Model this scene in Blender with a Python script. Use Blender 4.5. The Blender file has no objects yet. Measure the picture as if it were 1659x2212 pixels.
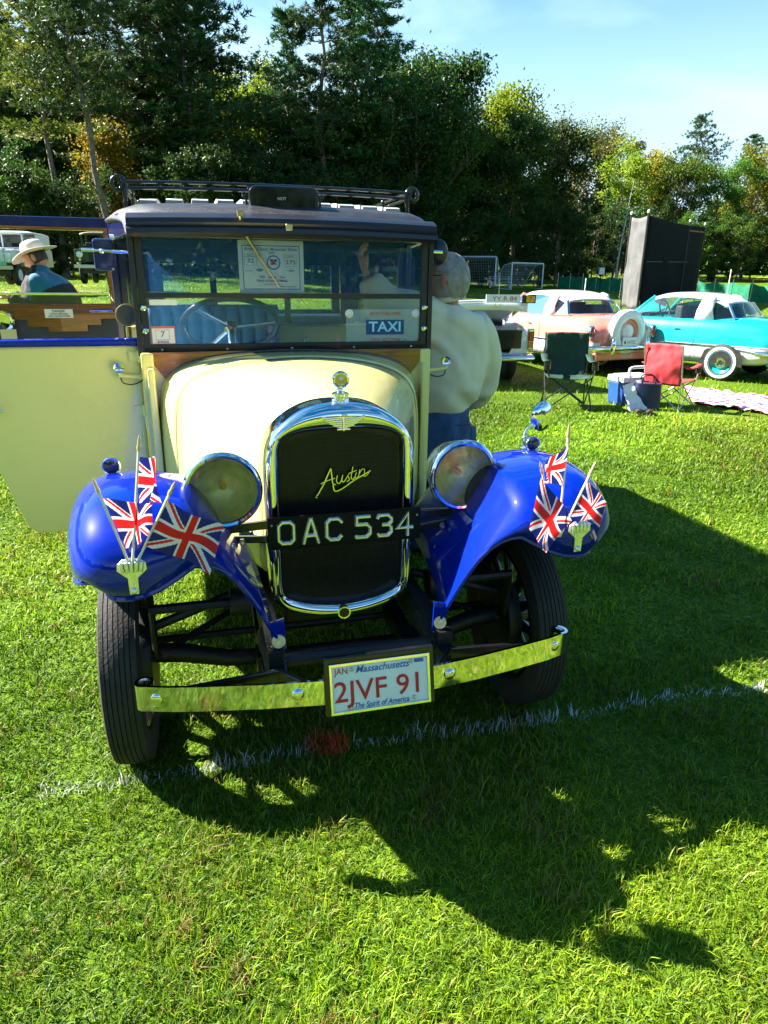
import bpy, bmesh, math, random
import numpy as np
from mathutils import Matrix, Vector, Euler
R = math.radians
rnd = random.Random(7)
sc = bpy.context.scene
col = sc.collection

# ------------------------------------------------------------------ camera
CAM_H, FPX, IW, IH = 1.55, 1485.3, 1659.0, 2212.0
PITCH, ROLL = R(18.937), R(0.6055)
cam_d = bpy.data.cameras.new('camera')
cam = bpy.data.objects.new('camera', cam_d)
col.objects.link(cam)
cam.matrix_world = (Matrix.Translation((0, 0, CAM_H)) @ Matrix.Rotation(R(90) - PITCH, 4, 'X')
                    @ Matrix.Rotation(ROLL, 4, 'Z'))
cam_d.sensor_fit = 'VERTICAL'
cam_d.sensor_height = 24.0
cam_d.lens = 24.0 * FPX / IH
cam_d.clip_start, cam_d.clip_end = 0.05, 2000
sc.camera = cam

# ------------------------------------------------------------------ world, sun, exposure
SUN_EL, SUN_AZ = R(39.5), R(77.5)            # shadows run (sin az, -cos az) on the ground
world = bpy.data.worlds.new('World')
sc.world = world
world.use_nodes = True
wn, wl = world.node_tree.nodes, world.node_tree.links
wn.clear()
sky = wn.new('ShaderNodeTexSky')
sky.sky_type = 'NISHITA'
sky.sun_disc = False
sky.sun_elevation = SUN_EL
sx, sy = -math.sin(SUN_AZ), math.cos(SUN_AZ)   # horizontal direction towards the sun
sky.sun_rotation = math.atan2(sx, sy)
sky.air_density, sky.dust_density, sky.ozone_density = 0.65, 0.5, 1.0
tc = wn.new('ShaderNodeTexCoord')
mp = wn.new('ShaderNodeMapping'); mp.inputs['Scale'].default_value = (1.0, 1.0, 3.2)
mp.inputs['Location'].default_value = (0.3, 0.1, 0.0)
nz = wn.new('ShaderNodeTexNoise')
nz.inputs['Scale'].default_value = 2.3; nz.inputs['Detail'].default_value = 7
nz.inputs['Roughness'].default_value = 0.52; nz.inputs['Distortion'].default_value = 0.6
cr = wn.new('ShaderNodeValToRGB')
cr.color_ramp.elements[0].position = 0.46; cr.color_ramp.elements[0].color = (0, 0, 0, 1)
cr.color_ramp.elements[1].position = 0.80; cr.color_ramp.elements[1].color = (.6, .6, .6, 1)
mixc = wn.new('ShaderNodeMix'); mixc.data_type = 'RGBA'
mixc.inputs['B'].default_value = (4.2, 5.6, 6.3, 1)
hs = wn.new('ShaderNodeHueSaturation'); hs.inputs['Saturation'].default_value = 1.3
bg = wn.new('ShaderNodeBackground'); bg.inputs['Strength'].default_value = 0.05
wo = wn.new('ShaderNodeOutputWorld')
wl.new(tc.outputs['Generated'], mp.inputs['Vector']); wl.new(mp.outputs['Vector'], nz.inputs['Vector'])
wl.new(nz.outputs['Fac'], cr.inputs['Fac']); 
sxyz = wn.new('ShaderNodeSeparateXYZ'); wl.new(tc.outputs['Generated'], sxyz.inputs[0])
hz = wn.new('ShaderNodeMapRange'); hz.interpolation_type = 'SMOOTHSTEP'
hz.inputs['From Min'].default_value = 0.06; hz.inputs['From Max'].default_value = 0.48; hz.inputs['To Min'].default_value = 0.80; hz.inputs['To Max'].default_value = 0.0
wl.new(sxyz.outputs['Z'], hz.inputs['Value'])
mxf = wn.new('ShaderNodeMath'); mxf.operation = 'ADD'; mxf.use_clamp = True
wl.new(cr.outputs['Color'], mxf.inputs[0]); wl.new(hz.outputs['Result'], mxf.inputs[1]); wl.new(mxf.outputs[0], mixc.inputs['Factor'])
tn = wn.new('ShaderNodeMix'); tn.data_type = 'RGBA'; tn.blend_type = 'MULTIPLY'; tn.inputs['Factor'].default_value = 1.0; tn.inputs['B'].default_value = (0.80, 1.06, 1.10, 1)
wl.new(sky.outputs['Color'], tn.inputs['A']); wl.new(tn.outputs['Result'], hs.inputs['Color']); wl.new(hs.outputs['Color'], mixc.inputs['A'])
wl.new(mixc.outputs['Result'], bg.inputs['Color']); wl.new(bg.outputs['Background'], wo.inputs['Surface'])

sd = bpy.data.lights.new('sun', 'SUN')
sd.energy, sd.angle, sd.color = 5.0, R(0.5), (1.0, 0.95, 0.86)
sun = bpy.data.objects.new('sun', sd)
col.objects.link(sun)
sun_dir = Vector((sx * math.cos(SUN_EL), sy * math.cos(SUN_EL), math.sin(SUN_EL)))
sun.rotation_euler = sun_dir.to_track_quat('Z', 'Y').to_euler()
sun.location = (-8, 3, 12)

vs = sc.view_settings
vs.view_transform, vs.look = 'Standard', 'None'
vs.exposure, vs.gamma = 2.4, 1.0
vs.use_curve_mapping = False
sc.cycles.max_bounces = 10
sc.cycles.transparent_max_bounces = 24
sc.cycles.use_denoising = True
sc.cycles.caustics_reflective = False
sc.cycles.caustics_refractive = False

# ------------------------------------------------------------------ projection helpers (pixels of the 1659 x 2212 picture)
def ray(px, py):
    u, v = px - IW / 2, py - IH / 2
    a, b = math.cos(ROLL), math.sin(ROLL)
    u, v = (u * a + v * b) / FPX, (-u * b + v * a) / FPX
    c, s = math.cos(PITCH), math.sin(PITCH)
    return Vector((u, c - v * s, -s - v * c))
def at(px, py, y):
    d = ray(px, py)
    return Vector((0, 0, CAM_H)) + d * (y / d.y)
def sstep(a, b, x):
    t = min(1, max(0, (x - a) / (b - a)))
    return t * t * (3 - 2 * t)
def terr(x, y):
    if y < 5: return 0.0
    t = sstep(0.22, -0.28, x / y) if False else 1 - sstep(-0.28, 0.2, x / y)
    left = 0.037 * max(0, min(y, 55) - 7) + 0.05 * max(0, min(y, 140) - 55)
    right = 0.022 * max(0, min(y, 100) - 34) + 0.05 * max(0, min(y, 200) - 100)
    return left * t + right * (1 - t)
CX, CY, YAW = -0.1451, 2.0935, R(14.793)
def car_w(p):
    c, s = math.cos(YAW), math.sin(YAW)
    return Vector((CX + p[0] * c - p[1] * s, CY + p[0] * s + p[1] * c, p[2]))

# ------------------------------------------------------------------ mesh builder
class MB:
    def __init__(self):
        self.v, self.f, self.m = [], [], []
    def add(self, vs_, fs, mat=0, M=None):
        b = len(self.v)
        for p in vs_:
            p = Vector(p)
            self.v.append(tuple(M @ p if M is not None else p))
        for f in fs:
            self.f.append(tuple(b + i for i in f)); self.m.append(mat)
        return self
    def box(self, c, s, mat=0, M=None, taper=1.0):
        x, y, z = s[0] / 2, s[1] / 2, s[2] / 2
        t = taper
        vv = [(-x, -y, -z), (x, -y, -z), (x, y, -z), (-x, y, -z), (-x * t, -y * t, z), (x * t, -y * t, z), (x * t, y * t, z), (-x * t, y * t, z)]
        vv = [(c[0] + a, c[1] + b, c[2] + d) for a, b, d in vv]
        return self.add(vv, [(0, 3, 2, 1), (4, 5, 6, 7), (0, 1, 5, 4), (1, 2, 6, 5), (2, 3, 7, 6), (3, 0, 4, 7)], mat, M)
    def bar(self, p0, p1, w, h, up=(0, 0, 1), mat=0, M=None):
        p0, p1 = Vector(p0), Vector(p1)
        d = (p1 - p0).normalized(); u = Vector(up)
        s = d.cross(u)
        if s.length < 1e-4: s = d.cross(Vector((1, 0, 0)))
        s.normalize(); u = s.cross(d)
        vv = []
        for p in (p0, p1):
            for a, b in ((-1, -1), (1, -1), (1, 1), (-1, 1)): vv.append(p + s * (a * w / 2) + u * (b * h / 2))
        return self.add(vv, [(0, 1, 2, 3), (7, 6, 5, 4), (0, 4, 5, 1), (1, 5, 6, 2), (2, 6, 7, 3), (3, 7, 4, 0)], mat, M)
    def tube(self, pts, r, n=8, closed=False, mat=0, M=None, flat=None):
        pts = [Vector(p) for p in pts]; N = len(pts)
        rr = r if isinstance(r, (list, tuple)) else [r] * N
        tang = []
        for i in range(N):
            a = pts[(i - 1) % N] if (closed or i > 0) else pts[i]
            b = pts[(i + 1) % N] if (closed or i < N - 1) else pts[i]
            tang.append((b - a).normalized())
        u = tang[0].orthogonal().normalized()
        vv = []
        for i in range(N):
            t = tang[i]
            u = (u - t * u.dot(t))
            u = u.normalized() if u.length > 1e-6 else t.orthogonal().normalized()
            w = t.cross(u)
            for k in range(n):
                a = 2 * math.pi * k / n
                vv.append(pts[i] + (u * math.cos(a) + w * math.sin(a)) * rr[i])
        ff = []
        for i in range(N if closed else N - 1):
            j = (i + 1) % N
            for k in range(n):
                l = (k + 1) % n
                ff.append((i * n + k, i * n + l, j * n + l, j * n + k))
        if not closed:
            ff.append(tuple(range(n - 1, -1, -1))); ff.append(tuple((N - 1) * n + k for k in range(n)))
        return self.add(vv, ff, mat, M)
    def lathe(self, prof, M=None, n=24, mat=0, sx=1, sy=1, close=False, open_=False):
        """profile of (radius, height) about local Z"""
        vv, ff = [], []
        for (r, z) in prof:
            for k in range(n):
                a = 2 * math.pi * k / n
                vv.append((r * math.cos(a) * sx, r * math.sin(a) * sy, z))
        L = len(prof)
        for i in range(L if close else L - 1):
            j = (i + 1) % L
            for k in range(n):
                l = (k + 1) % n
                ff.append((i * n + k, i * n + l, j * n + l, j * n + k))
        if not close and not open_:
            if prof[0][0] > 1e-5: ff.append(tuple(range(n - 1, -1, -1)))
            if prof[-1][0] > 1e-5: ff.append(tuple((L - 1) * n + k for k in range(n)))
        return self.add(vv, ff, mat, M)
    def grid(self, P, mat=0, M=None, cu=False, cv=False, caps=False):
        a, b = len(P), len(P[0])
        vv = [p for row in P for p in row]; ff = []
        for i in range(a if cu else a - 1):
            for j in range(b if cv else b - 1):
                i2, j2 = (i + 1) % a, (j + 1) % b
                ff.append((i * b + j, i * b + j2, i2 * b + j2, i2 * b + j))
        if caps and cv:
            ff.append(tuple(range(b - 1, -1, -1))); ff.append(tuple((a - 1) * b + k for k in range(b)))
        return self.add(vv, ff, mat, M)
    def ball(self, c, r, n=12, mat=0, M=None):
        rx, ry, rz = r if isinstance(r, (tuple, list)) else (r, r, r)
        prof = [(math.sin(math.pi * i / n), -math.cos(math.pi * i / n)) for i in range(n + 1)]
        T = Matrix.Translation(c) @ Matrix.Diagonal((rx, ry, rz, 1))
        return self.lathe(prof, (M @ T) if M is not None else T, n=2 * n, mat=mat)
    def prism(self, pts, fr, depth, mat=0, M=None):
        """2D outline extruded; fr = (origin, u, v) vectors, depth along u x v"""
        o, u, v = Vector(fr[0]), Vector(fr[1]), Vector(fr[2]); w = u.cross(v).normalized()
        n = len(pts)
        vv = [o + u * a + v * b for a, b in pts] + [o + u * a + v * b + w * depth for a, b in pts]
        ff = [tuple(range(n - 1, -1, -1)), tuple(range(n, 2 * n))]
        for i in range(n):
            j = (i + 1) % n
            ff.append((i, j, n + j, n + i))
        return self.add(vv, ff, mat, M)
    def ring(self, outer, inner, fr, depth, mat=0, M=None):
        """frame between two outlines of equal point count"""
        o, u, v = Vector(fr[0]), Vector(fr[1]), Vector(fr[2]); w = u.cross(v).normalized()
        n = len(outer); vv = []
        for L in (outer, inner):
            for k in (0, depth): vv += [o + u * a + v * b + w * k for a, b in L]
        ff = []
        for i in range(n):
            j = (i + 1) % n
            ff += [(i, j, n + j, n + i), (2 * n + j, 2 * n + i, 3 * n + i, 3 * n + j),
                   (n + i, n + j, 3 * n + j, 3 * n + i), (j, i, 2 * n + i, 2 * n + j)]
        return self.add(vv, ff, mat, M)
    def strokes(self, pts, w, hgt, fr, closed=False, mat=0, M=None, top=0.55):
        """raised ribbon with sloping sides along a 2D polyline"""
        o, u, v = Vector(fr[0]), Vector(fr[1]), Vector(fr[2]); nn = u.cross(v).normalized()
        P = [Vector((a, b)) for a, b in pts]; N = len(P); vv = []
        for i in range(N):
            a = P[i - 1] if (closed or i > 0) else None
            b = P[(i + 1) % N] if (closed or i < N - 1) else None
            d1 = (P[i] - a).normalized() if a is not None else None
            d2 = (b - P[i]).normalized() if b is not None else None
            d1 = d1 if d1 is not None else d2; d2 = d2 if d2 is not None else d1
            n1, n2 = Vector((-d1.y, d1.x)), Vector((-d2.y, d2.x))
            m = (n1 + n2); m = m.normalized() if m.length > 1e-5 else n1
            k = min(1.6, 1 / max(0.4, m.dot(n1)))
            for off, hh in ((-1, 0), (-top, 1), (top, 1), (1, 0)):
                q = P[i] + m * (off * w / 2 * k)
                vv.append(o + u * q.x + v * q.y + nn * (hh * hgt))
        ff = []
        for i in range(N if closed else N - 1):
            j = (i + 1) % N
            for k in range(3): ff.append((i * 4 + k, j * 4 + k, j * 4 + k + 1, i * 4 + k + 1))
        if not closed:
            ff.append((0, 1, 2, 3)); e = (N - 1) * 4; ff.append((e + 3, e + 2, e + 1, e))
        return self.add(vv, ff, mat, M)
    def mesh(self, name, mats, smooth=40, weld=False):
        me = bpy.data.meshes.new(name)
        me.from_pydata(self.v, [], self.f)
        for m in (mats if isinstance(mats, (list, tuple)) else [mats]): me.materials.append(m)
        me.polygons.foreach_set('material_index', self.m)
        bm = bmesh.new(); bm.from_mesh(me)
        if weld: bmesh.ops.remove_doubles(bm, verts=bm.verts, dist=0.0006)
        bmesh.ops.recalc_face_normals(bm, faces=bm.faces)
        bm.to_mesh(me); bm.free()
        if smooth:
            me.polygons.foreach_set('use_smooth', [True] * len(me.polygons))
            me.set_sharp_from_angle(angle=R(smooth))
        me.update()
        return me
    def build(self, name, mats, parent=None, smooth=40, bevel=0, sub=0, thick=0, weld=False, loc=None):
        me = self.mesh(name, mats, smooth if not sub else 180, weld)
        o = bpy.data.objects.new(name, me); col.objects.link(o)
        if parent is not None: o.parent = parent
        if loc is not None: o.location = loc
        if thick:
            s = o.modifiers.new('solid', 'SOLIDIFY'); s.thickness = thick; s.offset = -1
        if bevel:
            b = o.modifiers.new('bevel', 'BEVEL'); b.width = bevel; b.segments = 2; b.limit_method = 'ANGLE'; b.angle_limit = R(35)
        if sub:
            s = o.modifiers.new('sub', 'SUBSURF'); s.levels = sub; s.render_levels = sub
        return o
def tag(o, label=None, cat=None, group=None, kind=None):
    if label: o['label'] = label
    if cat: o['category'] = cat
    if group: o['group'] = group
    if kind: o['kind'] = kind
    return o
def empty(name, loc=(0, 0, 0), rz=0, label=None, cat=None, group=None, rx=0, ry=0, scale=None):
    o = bpy.data.objects.new(name, None); col.objects.link(o)
    o.location = loc; o.rotation_euler = (rx, ry, rz); o.empty_display_size = 0.1
    if scale: o.scale = (scale,) * 3 if not isinstance(scale, (tuple, list)) else scale
    return tag(o, label, cat, group)
kids = {}
def copy_tree(o, parent=None):
    c = o.copy(); col.objects.link(c)
    if parent is not None: c.parent = parent
    for ch in [x for x in bpy.data.objects if x.parent == o]: copy_tree(ch, c)
    return c
def frame(o, u, v):
    return (Vector(o), Vector(u).normalized(), Vector(v).normalized())
def basis(o, z, up=(0, 0, 1)):
    """matrix with local Z along z"""
    z = Vector(z).normalized(); x = Vector(up).cross(z)
    if x.length < 1e-4: x = z.orthogonal()
    x.normalize(); y = z.cross(x)
    return Matrix(((x.x, y.x, z.x, o[0]), (x.y, y.y, z.y, o[1]), (x.z, y.z, z.z, o[2]), (0, 0, 0, 1)))
def spline(pts, n=6, closed=False):
    P = [Vector(p) for p in pts]; out = []; N = len(P)
    for i in range(N if closed else N - 1):
        a = P[(i - 1) % N] if (closed or i > 0) else P[i]
        b, c = P[i], P[(i + 1) % N]
        d = P[(i + 2) % N] if (closed or i < N - 2) else c
        for k in range(n):
            t = k / n
            out.append(0.5 * ((2 * b) + (c - a) * t + (2 * a - 5 * b + 4 * c - d) * t * t + (3 * b - a - 3 * c + d) * t ** 3))
    if not closed: out.append(P[-1])
    return out
def lerp(a, b, t): return a + (b - a) * t
def interp(xs, ys, x):
    return float(np.interp(x, xs, ys))

# ------------------------------------------------------------------ materials
def mat(name, c, rough=0.5, metal=0.0, coat=0.0, bump=None, var=None, spec=0.5, trans=0.0, sheen=0.0, alt=None):
    m = bpy.data.materials.new(name); m.use_nodes = True
    nt = m.node_tree; N, L = nt.nodes, nt.links
    b = N['Principled BSDF']
    b.inputs['Base Color'].default_value = (*c, 1); b.inputs['Roughness'].default_value = rough
    b.inputs['Metallic'].default_value = metal; b.inputs['Specular IOR Level'].default_value = spec
    b.inputs['Coat Weight'].default_value = coat; b.inputs['Coat Roughness'].default_value = 0.03
    if sheen: b.inputs['Sheen Weight'].default_value = sheen
    t = N.new('ShaderNodeTexCoord')
    if var:
        s, a = var
        n = N.new('ShaderNodeTexNoise'); n.inputs['Scale'].default_value = s; n.inputs['Detail'].default_value = 6
        L.new(t.outputs['Object'], n.inputs['Vector'])
        mx = N.new('ShaderNodeMix'); mx.data_type = 'RGBA'
        lo = alt if alt else tuple(x * (1 - a) for x in c); hi = c if alt else tuple(min(1, x * (1 + a)) for x in c)
        mx.inputs['A'].default_value = (*lo, 1); mx.inputs['B'].default_value = (*hi, 1)
        rp = N.new('ShaderNodeMapRange'); rp.inputs['From Min'].default_value = 0.35; rp.inputs['From Max'].default_value = 0.65
        L.new(n.outputs['Fac'], rp.inputs['Value']); L.new(rp.outputs['Result'], mx.inputs['Factor'])
        L.new(mx.outputs['Result'], b.inputs['Base Color'])
        r2 = N.new('ShaderNodeMapRange'); r2.inputs['To Min'].default_value = max(0, rough - 0.06); r2.inputs['To Max'].default_value = min(1, rough + 0.06)
        L.new(n.outputs['Fac'], r2.inputs['Value']); L.new(r2.outputs['Result'], b.inputs['Roughness'])
    if bump:
        s, a = bump[:2]
        n = N.new('ShaderNodeTexNoise'); n.inputs['Scale'].default_value = s; n.inputs['Detail'].default_value = 4
        L.new(t.outputs['Object'], n.inputs['Vector'])
        bp = N.new('ShaderNodeBump'); bp.inputs['Strength'].default_value = a; bp.inputs['Distance'].default_value = bump[2] if len(bump) > 2 else 0.01
        L.new(n.outputs['Fac'], bp.inputs['Height']); L.new(bp.outputs['Normal'], b.inputs['Normal'])
    if trans:
        tr = N.new('ShaderNodeBsdfTranslucent'); ms = N.new('ShaderNodeMixShader'); ms.inputs[0].default_value = trans
        tr.inputs['Color'].default_value = (*c, 1)
        if var: L.new(mx.outputs['Result'], tr.inputs['Color'])
        out = N['Material Output']
        L.new(b.outputs[0], ms.inputs[1]); L.new(tr.outputs[0], ms.inputs[2]); L.new(ms.outputs[0], out.inputs['Surface'])
    return m
def glass(name, tint=(1, 1, 1), ior=1.5, rough=0.0, boost=1.0):
    """thin pane: clear with a fresnel reflection"""
    m = bpy.data.materials.new(name); m.use_nodes = True
    N, L = m.node_tree.nodes, m.node_tree.links
    N.remove(N['Principled BSDF'])
    tr = N.new('ShaderNodeBsdfTransparent'); tr.inputs['Color'].default_value = (*tint, 1)
    gl = N.new('ShaderNodeBsdfGlossy'); gl.inputs['Roughness'].default_value = rough
    fr = N.new('ShaderNodeFresnel'); fr.inputs['IOR'].default_value = ior
    mu = N.new('ShaderNodeMath'); mu.operation = 'MULTIPLY'; mu.use_clamp = True; mu.inputs[1].default_value = boost
    ms = N.new('ShaderNodeMixShader')
    L.new(fr.outputs[0], mu.inputs[0]); L.new(mu.outputs[0], ms.inputs[0])
    L.new(tr.outputs[0], ms.inputs[1]); L.new(gl.outputs[0], ms.inputs[2])
    L.new(ms.outputs[0], N['Material Output'].inputs['Surface'])
    return m
def wood(name, c1, c2, scale=6, rough=0.25, coat=0.6, axis=(1, 12, 12)):
    m = mat(name, c1, rough, coat=coat); N, L = m.node_tree.nodes, m.node_tree.links
    t = N.new('ShaderNodeTexCoord'); mp_ = N.new('ShaderNodeMapping'); mp_.inputs['Scale'].default_value = axis
    n = N.new('ShaderNodeTexNoise'); n.inputs['Scale'].default_value = scale; n.inputs['Detail'].default_value = 8; n.inputs['Distortion'].default_value = 1.2
    r_ = N.new('ShaderNodeValToRGB'); r_.color_ramp.elements[0].color = (*c2, 1); r_.color_ramp.elements[1].color = (*c1, 1)
    r_.color_ramp.elements[0].position = 0.35; r_.color_ramp.elements[1].position = 0.65
    L.new(t.outputs['Object'], mp_.inputs['Vector']); L.new(mp_.outputs['Vector'], n.inputs['Vector'])
    L.new(n.outputs['Fac'], r_.inputs['Fac']); L.new(r_.outputs['Color'], N['Principled BSDF'].inputs['Base Color'])
    return m
def leafmat(name, c1, c2, trans=0.45, rough=0.5, jitter=0.25):
    """foliage: colour varies per leaf (attribute) and per plant"""
    m = bpy.data.materials.new(name); m.use_nodes = True
    N, L = m.node_tree.nodes, m.node_tree.links
    b = N['Principled BSDF']; b.inputs['Roughness'].default_value = rough; b.inputs['Specular IOR Level'].default_value = 0.35
    a = N.new('ShaderNodeAttribute'); a.attribute_name = 'tint'
    oi = N.new('ShaderNodeObjectInfo')
    mx = N.new('ShaderNodeMix'); mx.data_type = 'RGBA'
    mx.inputs['A'].default_value = (*c1, 1); mx.inputs['B'].default_value = (*c2, 1)
    L.new(a.outputs['Fac'], mx.inputs['Factor'])
    h = N.new('ShaderNodeHueSaturation')
    mr = N.new('ShaderNodeMapRange'); mr.inputs['To Min'].default_value = 0.5 - 0.035; mr.inputs['To Max'].default_value = 0.5 + 0.03
    mv = N.new('ShaderNodeMapRange'); mv.inputs['To Min'].default_value = 1 - jitter; mv.inputs['To Max'].default_value = 1 + jitter
    L.new(oi.outputs['Random'], mr.inputs['Value']); L.new(mr.outputs['Result'], h.inputs['Hue'])
    L.new(oi.outputs['Random'], mv.inputs['Value']); L.new(mv.outputs['Result'], h.inputs['Value'])
    L.new(mx.outputs['Result'], h.inputs['Color'])
    tr = N.new('ShaderNodeBsdfTranslucent'); ms = N.new('ShaderNodeMixShader'); ms.inputs[0].default_value = trans
    L.new(h.outputs['Color'], b.inputs['Base Color']); L.new(h.outputs['Color'], tr.inputs['Color'])
    L.new(b.outputs[0], ms.inputs[1]); L.new(tr.outputs[0], ms.inputs[2]); L.new(ms.outputs[0], N['Material Output'].inputs['Surface'])
    return m
M = {}
M['chrome'] = mat('chrome', (0.86, 0.86, 0.85), 0.045, 1.0, var=(30, 0.03))
M['chrome_dull'] = mat('dull chrome', (0.72, 0.71, 0.68), 0.2, 1.0, var=(40, 0.1))
M['yellow'] = mat('cream yellow paint', (0.86, 0.76, 0.27), 0.28, coat=1.0, var=(3, 0.03))
M['blue'] = mat('royal blue paint', (0.0008, 0.014, 0.28), 0.4, coat=1.0, var=(4, 0.08), spec=0.03, bump=(5, 0.06, 0.01))
M['blue'].node_tree.nodes['Principled BSDF'].inputs['Coat IOR'].default_value = 1.45
M['navy'] = mat('dark blue paint', (0.008, 0.012, 0.11), 0.25, coat=0.8, var=(4, 0.08))
M['black'] = mat('black enamel', (0.006, 0.006, 0.007), 0.25, coat=0.3, var=(8, 0.2))
M['frameblack'] = mat('screen frame black', (0.009, 0.010, 0.016), 0.42, coat=0.12, var=(8, 0.2))
M['plateblack'] = mat('number plate black', (0.006, 0.006, 0.006), 0.5, spec=0.15, var=(8, 0.2))
M['chassis'] = mat('oily black chassis', (0.010, 0.010, 0.010), 0.5, bump=(60, 0.3), var=(14, 0.4))
M['roofcloth'] = mat('grained roof leathercloth', (0.018, 0.018, 0.022), 0.42, bump=(260, 0.9, 0.004), var=(20, 0.3))
M['tyre'] = mat('tyre rubber', (0.022, 0.020, 0.018), 0.75, bump=(120, 0.25), var=(9, 0.35))
M['bluehide'] = mat('blue leather', (0.035, 0.14, 0.36), 0.4, bump=(180, 0.3, 0.003), var=(12, 0.15))
M['cream'] = mat('cream trim panel', (0.66, 0.58, 0.30), 0.55, var=(5, 0.06))
M['greycloth'] = mat('slate trim cloth', (0.022, 0.032, 0.065), 0.6, bump=(300, 0.3, 0.002), var=(10, 0.15))
M['wood_red'] = wood('varnished mahogany', (0.20, 0.035, 0.010), (0.055, 0.010, 0.004))
M['wood_tan'] = wood('varnished light wood', (0.42, 0.16, 0.025), (0.22, 0.07, 0.012))
M['glass'] = glass('window glass', (0.93, 0.97, 0.97), boost=0.8)
M['screenglass'] = glass('blue veiled screen glass', (0.90, 0.95, 0.96), boost=0.8)
def sky_veil(m, fac, c):
    N, L = m.node_tree.nodes, m.node_tree.links
    out = N['Material Output']; prev = out.inputs['Surface'].links[0].from_socket
    d = N.new('ShaderNodeBsdfDiffuse'); t = N.new('ShaderNodeBsdfTranslucent'); a = N.new('ShaderNodeMixShader'); b = N.new('ShaderNodeMixShader')
    d.inputs['Color'].default_value = (*c, 1); t.inputs['Color'].default_value = (*c, 1); b.inputs[0].default_value = fac
    L.new(d.outputs[0], a.inputs[1]); L.new(t.outputs[0], a.inputs[2]); L.new(prev, b.inputs[1]); L.new(a.outputs[0], b.inputs[2]); L.new(b.outputs[0], out.inputs['Surface'])
sky_veil(M['screenglass'], 0.09, (0.08, 0.38, 0.90))  # blue veil painted into the glass in place of sky reflections
M['lens'] = glass('lamp lens', (0.93, 0.93, 0.78), boost=1.2, rough=0.12)
M['reflector'] = mat('old silver reflector', (0.86, 0.88, 0.72), 0.42, 0.45, var=(30, 0.25), bump=(40, 0.15))
M['steel'] = mat('zinc plated steel', (0.55, 0.55, 0.55), 0.3, 1.0, var=(60, 0.2))
M['alu'] = mat('pressed aluminium', (0.80, 0.81, 0.83), 0.28, 0.85, var=(80, 0.08))
M['white'] = mat('white card', (0.80, 0.81, 0.82), 0.5, var=(6, 0.03))
M['inkblue'] = mat('blue ink', (0.02, 0.13, 0.45), 0.5, var=(20, 0.1))
M['inkpale'] = mat('pale blue ink', (0.20, 0.45, 0.62), 0.5, var=(20, 0.1))
M['inkpurple'] = mat('purple ink', (0.16, 0.05, 0.20), 0.5, var=(20, 0.1))
M['inkred'] = mat('red ink', (0.55, 0.02, 0.02), 0.5, var=(20, 0.1))
M['inkblack'] = mat('black ink', (0.02, 0.02, 0.025), 0.5, var=(20, 0.1))
M['platewhite'] = mat('reflective plate white', (0.78, 0.80, 0.84), 0.35, var=(30, 0.04))
M['paleturq'] = mat('pale turquoise print', (0.30, 0.75, 0.85), 0.5, var=(20, 0.05))
M['orange'] = mat('orange print', (0.8, 0.16, 0.04), 0.5, var=(20, 0.1))
M['grillemesh'] = mat('black radiator mesh', (0.012, 0.012, 0.014), 0.38, 0.3, var=(60, 0.4))
M['brass'] = mat('tarnished brass', (0.55, 0.42, 0.20), 0.3, 1.0, var=(30, 0.2))
M['goldscript'] = mat('gilt script', (0.78, 0.74, 0.50), 0.12, 1.0, var=(40, 0.1))
M['slat'] = mat('bare pale roof slat', (0.42, 0.40, 0.37), 0.6, var=(12, 0.2))
M['dialwhite'] = mat('dial', (0.8, 0.8, 0.75), 0.4, var=(30, 0.05))

FONT = None
def text(name, s, size, m, parent, mtx, extrude=0.0004, shear=0.0, bold=0.0, width=None, align='CENTER', space=1.0):
    cu = bpy.data.curves.new(name, 'FONT'); cu.body = s; cu.size = size; cu.extrude = extrude
    cu.align_x = align; cu.align_y = 'CENTER'; cu.shear = shear; cu.offset = bold; cu.space_character = space
    cu.resolution_u = 3
    to = bpy.data.objects.new('tmp', cu); col.objects.link(to)
    dg = bpy.context.evaluated_depsgraph_get()
    me = bpy.data.meshes.new_from_object(to.evaluated_get(dg))
    bpy.data.objects.remove(to)
    me.name = name
    if width:
        xs = [v.co.x for v in me.vertices]; k = width / max(1e-6, max(xs) - min(xs))
        me.transform(Matrix.Diagonal((k, 1, 1, 1)))
    me.transform(mtx)
    me.materials.clear(); me.materials.append(m)
    o = bpy.data.objects.new(name, me); col.objects.link(o)
    if parent is not None: o.parent = parent
    return o
def face_front(x, y, z, tilt=0.0, roll=0.0):
    """text frame that faces the car's front (local -Y)"""
    return Matrix.Translation((x, y, z)) @ Matrix.Rotation(R(90) + tilt, 4, 'X') @ Matrix.Rotation(roll, 4, 'Z')
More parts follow.
